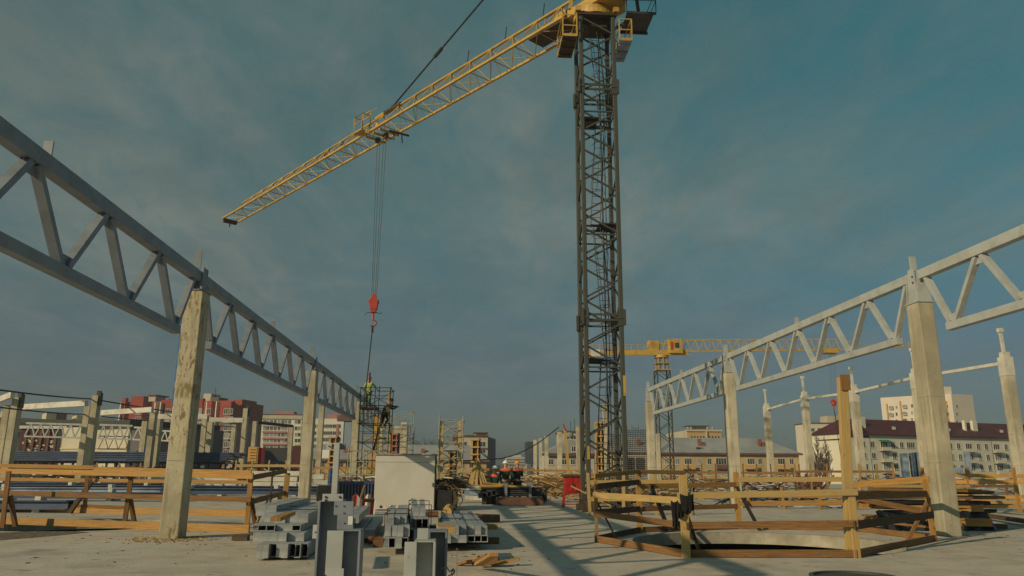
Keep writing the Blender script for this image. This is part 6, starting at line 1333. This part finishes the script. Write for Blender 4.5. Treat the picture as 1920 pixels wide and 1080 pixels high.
for i, (px, py, m, nm, lb) in enumerate(((1800, 915, 'light_blue_steel', 'container', 'pale blue container end behind the right tall column'), (1842, 921, 'blue_paint', 'barrel', 'blue barrel under the yellow awning'), (1858, 921, 'green_cloth_light', 'crate', 'green crate under the yellow awning'), (1876, 921, 'plaster_bright', 'crate', 'pinkish white crate under the yellow awning'), (1897, 921, 'roof_grey', 'crate', 'grey crate right of the pinkish one'))):
    p = W(px, 909); Yy = 84.; p = D(px, 909, Yy); mb = MB()
    if nm == 'barrel': mb.tube((p.x, Yy, 0), (p.x, Yy, .95), .35, 14)
    elif nm == 'container':
        mb.bx((p.x-1.1, Yy, 0), (p.x+1.1, Yy+3, 2.1))
        for k in range(8): mb.bx((p.x-1.05+k*.28, Yy-.05, .1), (p.x-.93+k*.28, Yy-.003, 2.0))
    else: mb.bx((p.x-.6, Yy, .05), (p.x+.6, Yy+.6, .8)); mb.bx((p.x-.65, Yy-.05, .8), (p.x+.65, Yy+.65, .9)); mb.bx((p.x-.5, Yy-.03, .3), (p.x+.5, Yy-.003, .5))
    solo(nm, mb, m, lb, nm, bevel=.03)

# ================================================================== STACKS AND CLUTTER ON THE SLAB
def pile(name, label, cat, px0, px1, Y, z0, n, m, w=.2, h=.16, rows=3, spread=.5, group=None, seed=0, vary=10, tilt=.02, dy=.22):
    """a heap of long members: every visible member its own object."""
    rr = random.Random(seed)
    for i in range(n):
        r_ = i % rows; k = i//rows; y = Y+k*dy+rr.uniform(-.05, .05); a = D(px0+rr.uniform(-vary, vary), 900, y); b = D(px1+rr.uniform(-vary, vary), 900, y); z = z0+r_*h*1.15
        mb = MB(); mb.bar((a.x, y, z+rr.uniform(-tilt, tilt)), (b.x, y+rr.uniform(-spread, spread)*.2, z+rr.uniform(-tilt, tilt)), w, h)
        solo(name, mb, m if isinstance(m, str) else rr.choice(m), label, cat, group)
# left: long blue grey beams on bearers
for i, (p0, p1, py, Y, m, lb) in enumerate(((-60, 330, 903, 60, 'steel_blue', 'long blue grey beam lying farthest, seen under the top rail of the left fence'), (-60, 300, 909, 52, 'steel_blue', 'second long blue grey beam seen through the left fence'),
        (-60, 640, 914, 47, 'steel_blue', 'longest blue grey beam, running behind the second left column'), (-60, 330, 919, 43, 'light_blue_steel', 'pale blue beam with white spacers seen through the left fence'), (300, 620, 921, 42, 'steel_blue', 'blue grey beam ending left of the tall stanchion'), (-60, 330, 928, 39, 'steel_blue', 'nearest long blue grey beam on white spacers, left fence'), (-60, 128, 946, 29, 'steel_blue', 'short blue beam lying alone on the slab behind the left fence'))):
    a, b = D(p0, py, Y), D(p1, py+(p1-p0)*.004, Y-.5); mb = MB()
    for k in range(2): mb.ibeam(a+V((0, k*.35, 0)), b+V((0, k*.35, 0)), .3, .30, .03)
    T = thing('long_beam', lb, 'steel beam', ((a.x+b.x)/2, Y, 0), 0, 'long beams behind the left fence'); part('section', mb, m, T)
    mb = MB(); n = max(2, int((b-a).length/4))
    for k in range(n): c = a.lerp(b, (k+.35)/n); mb.bx((c.x-.12, Y-.3, max(c.z-.45, 0)), (c.x+.12, Y+.8, c.z-.15)); mb.bx((c.x-.1, Y-.25, c.z+.15), (c.x+.1, Y+.2, c.z+.32))
    part('spacers', mb, 'white_paint', T)
# high stack of blue sheets on a dark steel table
T = thing('sheet_stack', 'high stack of long blue grey roof sheets on dark steel trestles, left background', 'sheet stack', (*D(200, 880, 68).xy, 0))
mb = MB(); a, b = D(-60, 855, 68), D(444, 862, 68)
for k in range(5): mb.bx((a.x, 67+.0, a.z-.35+k*.16), (b.x+k*.5-1, 70, a.z-.35+k*.16+.12))
part('sheets', mb, 'steel_blue', T); mb = MB()
for k in range(24):
    x = lerp(a.x, b.x, k/23); mb.bar((x, 67.4, 0), (x+rb.uniform(-.4, .4), 67.4, a.z-.4), .14, .14, (0, 1, 0)); mb.bar((x, 69, 0), (x+rb.uniform(-.6, .6), 69, a.z-.4), .14, .14, (0, 1, 0))
for z in (.9, 1.5, a.z-.45): mb.bar((a.x, 67.3, z), (b.x, 67.3, z), .14, .16); mb.bar((a.x, 69, z), (b.x, 69, z), .14, .16)
part('trestle', mb, 'steel_dark', T)
rr = random.Random(12)
mb = MB()
for i in range(260):
    px = rr.uniform(0, 450); y = rr.uniform(62, 67); x = D(px, 880, y).x; z = rr.uniform(.1, 1.7); mb.box((x, y, z), (rr.uniform(.1, .9), .12, rr.uniform(.05, .22)), rr.uniform(-.5, .5))
solo('scrap_heap', mb, 'steel_black', 'dark scrap and clamps heaped under the high blue sheet stack', 'scrap', kind='stuff')
mb = MB()
for i in range(46):
    px = rr.uniform(20, 440); y = rr.uniform(60, 62); x = D(px, 880, y).x; z = rr.uniform(.3, 1.8); mb.box((x, y, z), (rr.uniform(.08, .3), .1, rr.uniform(.05, .2)), rr.uniform(-.5, .5))
solo('scrap_bits', mb, 'white_paint', 'pale bits scattered in the dark scrap heap', 'scrap', kind='stuff')
def rail_fence(label, px0, px1, Y0, Y1, n, zs=(1.15, .6), m='wood_new', seed=0, hgt=1.3, name='wooden_railing', w=.1):
    rr = random.Random(seed); a, b = D(px0, 890, Y0), D(px1, 890, Y1); a.z = b.z = 0; T = thing(name, label, 'railing', ((a.x+b.x)/2, (a.y+b.y)/2, 0), 0, 'wooden railings across the slab')
    for z in zs: mb = MB(); mb.bar(off(a, z+rr.uniform(-.05, .05)), off(b, z+rr.uniform(-.08, .08)), .04, .15 if Y0 < 60 else .2); part('rail', mb, m if rr.random() < .7 else 'wood_old', T)
    for i in range(n+1): p = a.lerp(b, i/n); mb = MB(); mb.bar(p, off(p, hgt)+V((rr.uniform(-.06, .06), 0, 0)), w, w*.6, (0, 1, 0)); part('post', mb, m, T); mb = MB(); mb.bar(off(p, .9), p+V((.3, .5, 0)), .05, .05, (0, 1, 0)); part('brace', mb, 'wood_old', T)
rail_fence('railing between the scrap heap and the sheets, left background', 180, 262, 56, 56, 2, zs=(1.5,), hgt=1.9)
rail_fence('dark railing crossing in front of the left background columns', 0, 330, 54, 54, 6, zs=(1.45,), m='wood_dark', hgt=1.6)
rail_fence('pale railing behind the formwork stack, two rails', 440, 566, 62, 62, 4, zs=(1.75, 1.2), m='wood_pale', hgt=2.2)
rail_fence('railing between the second left column and the scaffold', 590, 705, 60, 60, 4, zs=(1.6, 1.0), hgt=1.8)
rail_fence('railing behind the three workers', 905, 1000, 62, 62, 4, zs=(1.55, 1.05), hgt=1.75)
rail_fence('railing behind the pale stub columns', 1000, 1110, 58, 58, 5, zs=(1.5, 1.0), hgt=1.7)
rail_fence('railing in front of the crane mast foot', 1105, 1290, 27.5, 27.5, 3, zs=(1.15, .55), m='wood_pale', hgt=1.45, seed=3)
rail_fence('rusty brown railing before the yellow block', 1290, 1500, 66, 64, 8, zs=(1.5, .9), m='wood_old', hgt=2.2, seed=4)
rail_fence('thin railing left of the red roofed block', 1490, 1675, 52, 50, 6, zs=(1.55,), m='wood_new', hgt=2.1, seed=5)
rail_fence('low railing behind the ring fence, broad boards', 1400, 1600, 33, 32, 3, zs=(.5,), m='wood_new', hgt=.9, seed=6)
rail_fence('near wooden railing at the right edge of the photo', 1730, 2000, 33, 29, 3, zs=(1.45, 1.18, .6, .4), m='wood_new', hgt=1.75, seed=7, w=.14)
rail_fence('farther railing at the right edge behind the near one', 1650, 1960, 44, 44, 4, zs=(.75,), m='wood_old', hgt=1.1, seed=8)
# white beams and steel heaps in the middle distance
pile('white_beam', 'long white beam in the flat stack behind the second left column', 'steel beam', 478, 562, 54, .55, 6, 'white_paint', rows=3, seed=1, group='white beams behind the second left column', vary=6, h=.3, w=.35)
pile('white_beam', 'white beam in the stack between the columns left of the gas cylinder', 'steel beam', 590, 612, 48, .15, 6, 'white_paint', rows=4, seed=2, group='white beams left of the gas cylinder', vary=5, h=.28, w=.35)
pile('white_beam', 'white beam in the low heap left of the yellow planks', 'steel beam', 872, 906, 42, .12, 9, ['white_paint', 'light_blue_steel'], rows=3, seed=3, group='white beams left of the yellow planks', vary=7, h=.22, w=.3)
pile('white_beam', 'white beam lying at the foot of the left background columns', 'steel beam', 265, 440, 60, .5, 6, 'white_paint', rows=3, seed=13, group='white beams left background', vary=12, h=.3, w=.35)
T = thing('formwork_stack', 'orange red formwork stack like a ladder beside the left background column', 'formwork', (*D(478, 880, 66).xy, 0))
mb = MB(); a, b = D(469, 838, 66), D(483, 838, 66); 
for x in (a.x, b.x): mb.bar((x, 66, 0), (x, 66, a.z), .2, .2, (0, 1, 0))
for k in range(14): mb.bar((a.x, 66, a.z*(k+.5)/14), (b.x, 66, a.z*(k+.5)/14), .3, .18)
part('frame', mb, 'plaster_orange', T); mb = MB(); mb.bx((a.x+.02, 66.1, 0), (b.x+.4, 67, a.z-.05)); part('panels', mb, 'red_paint', T)
def column_form(px0, px1, py, Y, label, m='plaster_orange'):
    a, b = D(px0, py, Y), D(px1, py, Y); T = thing('column_formwork', label, 'formwork', ((a.x+b.x)/2, Y, 0), 0, 'column formwork towers')
    mb = MB()
    for x in (a.x, b.x): mb.bar((x, Y, .3), (x, Y, a.z), .09, .12, (0, 1, 0)); mb.bar((x, Y+.8, .3), (x, Y+.8, a.z), .09, .12, (0, 1, 0))
    n = int(a.z/.5)
    for k in range(n): z = .5+(a.z-.6)*k/(n-1); mb.bar((a.x-.12, Y-.08, z), (b.x+.12, Y-.08, z), .1, .12); mb.bar((b.x, Y-.08, z), (b.x, Y+.9, z), .1, .12)
    part('frame', mb, m, T); mb = MB(); mb.bx((a.x+.08, Y+.1, .2), (b.x-.04, Y+.75, a.z-.1)); part('panel', mb, 'wood_dark', T); mb = MB(); mb.bx((b.x+.05, Y, .2), (b.x+.22, Y+.85, a.z)); part('edge', mb, 'steel_black', T)
column_form(885, 896, 822, 60, 'tall orange column formwork right of the pale scaffold tower'); column_form(842, 852, 845, 64, 'shorter orange column formwork behind the pale scaffold tower'); column_form(735, 744, 812, 66, 'orange column formwork at the right of the dark scaffold tower', 'brick_pink'); column_form(619, 630, 818, 70, 'yellow formwork box above the tall stanchion'); column_form(1119, 1126, 790, 60, 'yellow column formwork seen through the crane mast')
p = D(755, 800, 70); column('concrete_core', 'pale core with scaffold tubes right of the dark scaffold', p.x-.4, 70, p.z, 1.7, 1.7, m='pale_concrete', bevel=0)
scaffold('scaffold_tower', 'thin far scaffold wrapped round the pale core', p.x-1.5, p.x+.9, 68.6, 70.9+.6, p.z+1.3, 6, 'scaffold_tube', seed=12, mid=False, r=.03)
# leaning lath tepee
mb = MB(); c = D(894, 880, 44); rr = random.Random(4)
for i in range(20): a = rr.uniform(math.pi, 2*math.pi); mb.bar((c.x+.9*math.cos(a)*rr.uniform(.5, 1), 44+.6*math.sin(a), 0), (c.x+rr.uniform(-.12, .12), 44, 1.9+rr.uniform(-.2, .3)), .07, .04, (0, 1, 0))
solo('lath_bundle', mb, 'wood_pale', 'pale laths leaning together like a tepee behind the yellow planks', 'laths')
# leaning orange tipped timber and cable line
mb = MB(); mb.bar(D(1067, 893, 44), D(1059, 805, 44), .16, .12, (0, 1, 0)); T = solo('timber_pole', mb, 'wood_pale', 'pale leaning timber pole with an orange rag, left of the pale column', 'pole'); mb = MB(); mb.bar(D(1060, 806, 43.8), D(1056, 795, 43.8), .25, .06); part('orange_rag', mb, 'hook_red', T)
mb = MB(); pts = [(838, 868), (870, 864), (905, 862), (940, 860), (968, 852), (985, 844), (1010, 830), (1035, 811), (1048, 801)]; mb.path([D(x, y, 50) for x, y in pts], .035, 5); solo('power_cable', mb, 'steel_black', 'black overhead cable sagging across the middle to the leaning pole', 'cable')
# rubble of timber around the mast foot
rr = random.Random(17)
def heap(label, px0, px1, Y0, Y1, n, mats_, hmax, seed, name='timber_heap', cat='timber heap', size=(.6, 2.2)):
    rr = random.Random(seed)
    for gi, m in enumerate(mats_):
        mb = MB()
        for i in range(n//len(mats_)):
            y = rr.uniform(Y0, Y1); x = D(rr.uniform(px0, px1), 890, y).x; l = rr.uniform(*size)/2; a = rr.gauss(0, .5); z = rr.uniform(0.03, hmax); dz = rr.gauss(0, .25)*l
            mb.bar((x-l*math.cos(a), y-l*math.sin(a), max(.02, z-dz)), (x+l*math.cos(a), y+l*math.sin(a), max(.02, z+dz)), rr.uniform(.05, .16), rr.uniform(.03, .06))
        solo(name, mb, m, label % {'wood_new': 'yellow', 'wood_old': 'brown', 'wood_dark': 'dark', 'wood_pale': 'pale', 'steel_dark': 'dark steel', 'white_paint': 'white', 'rust': 'rusty', 'steel_blue': 'bluish', 'light_blue_steel': 'pale blue'}[m], cat, kind='stuff')
heap('%s timber pieces heaped behind the red cabinet', 1000, 1110, 38, 55, 130, ['wood_new', 'wood_old', 'wood_pale'], 1.2, 1)
heap('%s loose pieces around the foot of the crane mast', 1105, 1290, 31, 44, 130, ['wood_old', 'wood_dark', 'wood_pale'], .7, 2)
heap('%s site rubbish lying before the yellow block', 1300, 1480, 46, 60, 150, ['rust', 'steel_dark', 'white_paint', 'wood_old'], 1.0, 3)
heap('%s timber lying behind the three workers', 900, 1030, 50, 58, 110, ['wood_new', 'wood_old', 'white_paint'], 1.2, 4)
heap('%s pieces under the pale scaffold tower', 820, 905, 46, 54, 120, ['wood_old', 'wood_dark', 'white_paint'], 1.1, 5)
heap('%s pieces at the foot of the dark scaffold tower', 640, 735, 43, 52, 110, ['wood_old', 'white_paint', 'steel_dark'], 1.2, 6)
heap('%s bits strewn left of the far crane, beyond the ring fence', 1350, 1600, 34, 42, 100, ['steel_dark', 'wood_dark', 'light_blue_steel'], .5, 7)
heap('%s site rubbish right of the far slim columns', 1600, 1920, 50, 70, 130, ['wood_old', 'white_paint', 'wood_new'], 1.2, 8)
heap('%s far clutter at the slab edge', 560, 1500, 75, 100, 260, ['wood_old', 'wood_dark', 'white_paint', 'wood_new'], 1.3, 9, size=(.8, 3))
heap('%s far clutter at the left slab edge', 0, 560, 72, 100, 160, ['wood_old', 'wood_dark', 'white_paint'], 1.4, 10, size=(.8, 3))
# rebar mesh walls
def rebar(label, px0, px1, py0, py1, Y, nx, nz, r=.02):
    a, b = D(px0, py1, Y), D(px1, py0, Y); mb = MB()
    for i in range(nx+1): x = lerp(a.x, b.x, i/nx); mb.tube((x, Y, a.z), (x, Y, b.z+rb.uniform(0, .5)), r, 4)
    for j in range(nz+1): z = lerp(a.z, b.z, j/nz); mb.tube((a.x, Y, z), (b.x, Y, z), r, 4)
    solo('rebar_mesh', mb, 'steel_dark', label, 'rebar mesh')
rebar('tall dark rebar mesh standing right of the crane mast', 1166, 1213, 808, 905, 62, 16, 26); rebar('rebar mesh seen through the crane mast', 1128, 1163, 815, 905, 63, 12, 22)
# brush pile, bluish steel posts at right
mb = MB(); c = D(1540, 893, 58); rr = random.Random(6)
for i in range(55): a = rr.gauss(math.pi/2, .7); l = rr.uniform(.5, 1.5); x = c.x-1.0+rr.uniform(-1.1, 1.1); mb.bar((x, 58+rr.uniform(-.5, .5), .3), (x+l*math.cos(a), 58+rr.uniform(-.6, .6), .3+l*math.sin(a)), .06, .05, (0, 1, 0))
solo('brush_pile', mb, 'rust', 'rusty brown brush pile before the birch trees', 'brush pile', kind=None)
for px, w, py0, lb in ((1694, 11, 850, 'broad pale blue steel post left of the tall right column'), (1709, 6, 849, 'narrow pale blue steel post between two broad ones'), (1720, 9, 848, 'pale blue steel post half hidden by the tall right column'), (1812, 7, 846, 'pale blue steel post seen right of the tall right column')):
    a = D(px, py0, 46); mb = MB(); mb.ibeam((a.x, 46, 0), (a.x, 46, a.z), w/F*46, .3, .03, (0, 1, 0)); solo('blue_post', mb, 'light_blue_steel', lb, 'steel post', 'pale blue steel posts')
mb = MB(); a, b = D(1677, 897, 45), D(1706, 930, 45); mb.bx((a.x, 45, 0), (b.x, 46, a.z)); mb.bx((a.x-.1, 44.9, a.z), (b.x+.1, 46.1, a.z+.08)); solo('blue_box', mb, 'light_blue_steel', 'pale blue steel box at the foot of the blue posts', 'box', bevel=.03)

# ================================================================== LUMBER PILE AT THE RIGHT
rr = random.Random(31)
def lum(px0, px1, py, Y, z, m, lb, w=.2, h=.06, dz=0, n=1, dy=.22, cat='plank', vary=0):
    for i in range(n):
        a = D(px0+rr.uniform(-vary, vary), py, Y+i*dy); b = D(px1+rr.uniform(-vary, vary), py, Y+i*dy-.25); mb = MB(); mb.bar((a.x, a.y, z), (b.x, b.y, z+dz), w, h); solo('lumber_plank', mb, m, lb, cat, 'planks of the big lumber pile', bevel=0)
lay = [(1668, 1880, 'wood_dark', .10, 5, 'dark plank at the bottom of the big lumber pile'), (1625, 1836, 'wood_new', .30, 4, 'yellow plank low in the big lumber pile'), (1655, 1860, 'wood_dark', .42, 5, 'dark plank in the lower middle of the lumber pile'),
       (1640, 1905, 'wood_new', .60, 4, 'long yellow plank sticking out right of the lumber pile'), (1620, 1850, 'steel_black', .72, 5, 'blackened board in the middle of the lumber pile'), (1650, 1880, 'wood_old', .84, 4, 'brown plank in the upper middle of the lumber pile'),
       (1610, 1860, 'wood_dark', .96, 5, 'dark weathered plank in the upper part of the lumber pile'), (1640, 1840, 'wood_old', 1.06, 4, 'brown plank near the top of the lumber pile'), (1655, 1815, 'wood_pale', 1.14, 3, 'pale plank on top of the lumber pile')]
for p0, p1, m, z, n, lb in lay: lum(p0, p1, 980, 21.3+rr.uniform(-.1, .2), z, m, lb, n=n, dy=.24, vary=9, dz=rr.uniform(-.05, .05), h=.07)
mb = MB(); a, b = D(1652, 960, 20.7), D(1865, 960, 20.6)
for i in range(16):
    y = 20.9+i*.06
mb2 = MB()
for k in range(24):
    u0, u1 = k/24, (k+1)/24; x0, x1 = lerp(a.x, b.x, u0), lerp(a.x, b.x, u1); zt = .48+.04*math.sin(k*1.7); zt1 = .48+.04*math.sin((k+1)*1.7); f0 = .10*math.sin(k*2.1); f1 = .10*math.sin((k+1)*2.1)
    mb2.hexa([V((x0, 20.55+f0, .01)), V((x1, 20.55+f1, .01)), V((x1, 20.6+f1, .01)), V((x0, 20.6+f0, .01)), V((x0, 20.95+f0*.3, zt)), V((x1, 20.95+f1*.3, zt1)), V((x1, 21.0+f1*.3, zt1)), V((x0, 21.0+f0*.3, zt))])
solo('black_tarp', mb2, 'tarp_black', 'black tarpaulin hanging over the lower front of the lumber pile', 'tarpaulin')
T = thing('yellow_girders', 'yellow timber girders with cut ends sticking out left of the lumber pile', 'girders', (*W(1625, 975).xy, 0))
for k in range(6):
    a = D(1612+k*7, 957, 22.3-k*.14); mb = MB(); mb.ibeam((a.x, a.y, .62), (a.x+2.6, a.y-.7, .58), .09, .2, .04); part('girder', mb, 'wood_new', T)
for k in range(5):
    a = D(1620+k*8, 983, 21.6-k*.14); mb = MB(); mb.ibeam((a.x, a.y, .22), (a.x+2.8, a.y-.5, .22), .09, .2, .04); part('girder', mb, 'wood_new', T)
mb = MB(); mb.bar(W(1845, 966, .15), W(1975, 985, .15), .2, .12); solo('lumber_plank', mb, 'wood_dark', 'dark plank lying on the slab right of the lumber pile', 'plank')

# ================================================================== BARE TREES
def tree(label, x, y, z0, hgt, spread, seed, m='tree_bark', group=None, dense=1., up_=.55, r0=None, wide=1.):
    rr = random.Random(seed); T = thing('bare_tree', label, 'tree', (x, y, z0), 0, group); tr = MB(); cr = MB(); r0 = r0 or hgt*.014
    tips = []
    top = V((rr.uniform(-.3, .3), 0, hgt*.95)); tr.tube((0, 0, 0), (0, 0, hgt*.35), r0, 7, r0*.75); tr.tube((0, 0, hgt*.35), top, r0*.75, 6, r0*.12); part('trunk', tr, m, T, True)
    def br(p, d, l, r, lev):
        q = p+d*l; cr.tube(p, q, r, 4, r*.55, cap=False)
        if lev == 0: return
        for _ in range(rr.choice((2, 3, 3)) if lev > 1 else 4):
            nd = (d+V((rr.gauss(0, spread), rr.gauss(0, spread), rr.gauss(up_*.25, .25)))).normalized(); br(p.lerp(q, rr.uniform(.45, 1)), nd, l*rr.uniform(.55, .8), r*.6, lev-1)
    n = int(16*dense)
    for i in range(n):
        z = hgt*(.25+.65*i/n); a = rr.uniform(0, 6.28); d = V((math.cos(a), math.sin(a), up_+rr.uniform(0, .6))).normalized(); br(V((0, 0, z)), d, wide*hgt*.22*(1.15-i/n)*rr.uniform(.8, 1.3), r0*.45*(1.1-i/n)+.012, 3)
    part('crown', cr, m, T, True)
for i, (px, py, Y, lb) in enumerate(((1529, 800, 165, 'tall bare birch in front of the low cream block, left one'), (1545, 808, 160, 'bare birch just left of the red roofed block'), (1518, 830, 170, 'smaller bare tree at the corner of the yellow block'))):
    p = D(px, py, Y); tree(lb, p.x, Y, -6, p.z+6, .28, 40+i, group='bare trees beside the red roofed block', dense=2.2, up_=1.9, m='tree_bark', wide=.55)
for i, (px, py, Y, lb) in enumerate(((797, 812, 240, 'dark bare tree above the whitish roof, left one'), (812, 818, 246, 'dark bare tree above the whitish roof, next to the scaffold'), (842, 820, 238, 'dark bare tree behind the pale scaffold tower'), (785, 822, 250, 'low bare tree above the whitish roof'))):
    p = D(px, py, Y); tree(lb, p.x, Y, -6, p.z+6, .45, 60+i, group='bare trees over the whitish roof', m='tree_dark', dense=1.4)
for i, px in enumerate((925, 935, 945, 957, 968, 980, 1003, 1012)):
    p = D(px, 866+(i % 3)*2, 300+i*6); tree(['leftmost tree', 'second tree', 'third tree', 'fourth tree', 'fifth tree', 'sixth tree', 'seventh tree', 'rightmost tree'][i]+' of the dark bare row on the horizon behind the workers', p.x, p.y, -6, p.z+6, .5, 80+i, group='dark bare trees on the horizon', m='tree_dark', dense=1.3, r0=.3)
for i, (px, py, Y) in enumerate(((505, 838, 125), (530, 836, 127), (555, 832, 124))):
    p = D(px, py, Y); tree(['left', 'middle', 'right'][i]+' bare tree rising behind the long dark shed', p.x, Y, -6, p.z+6, .5, 90+i, group='bare trees behind the dark shed', m='tree_dark')
p = D(560, 842, 105); tree('reddish bare tree left of the second truss column', p.x, 105, -6, p.z+6, .5, 99, m='rust')

# ================================================================== AIR
hm_ = bpy.data.materials.new('haze_air'); hm_.use_nodes = True; ht = hm_.node_tree; ht.nodes.clear()
hv = ht.nodes.new('ShaderNodeVolumePrincipled'); hv.inputs['Color'].default_value = (.86, .93, 1, 1); hv.inputs['Density'].default_value = .0005; hv.inputs['Anisotropy'].default_value = .2
ho = ht.nodes.new('ShaderNodeOutputMaterial'); ht.links.new(hv.outputs[0], ho.inputs['Volume'])
mb = MB(); mb.bx((-420, -120, -7.4), (420, 700, 46)); hz_o = solo('haze', mb, hm_, None, None, kind='stuff')
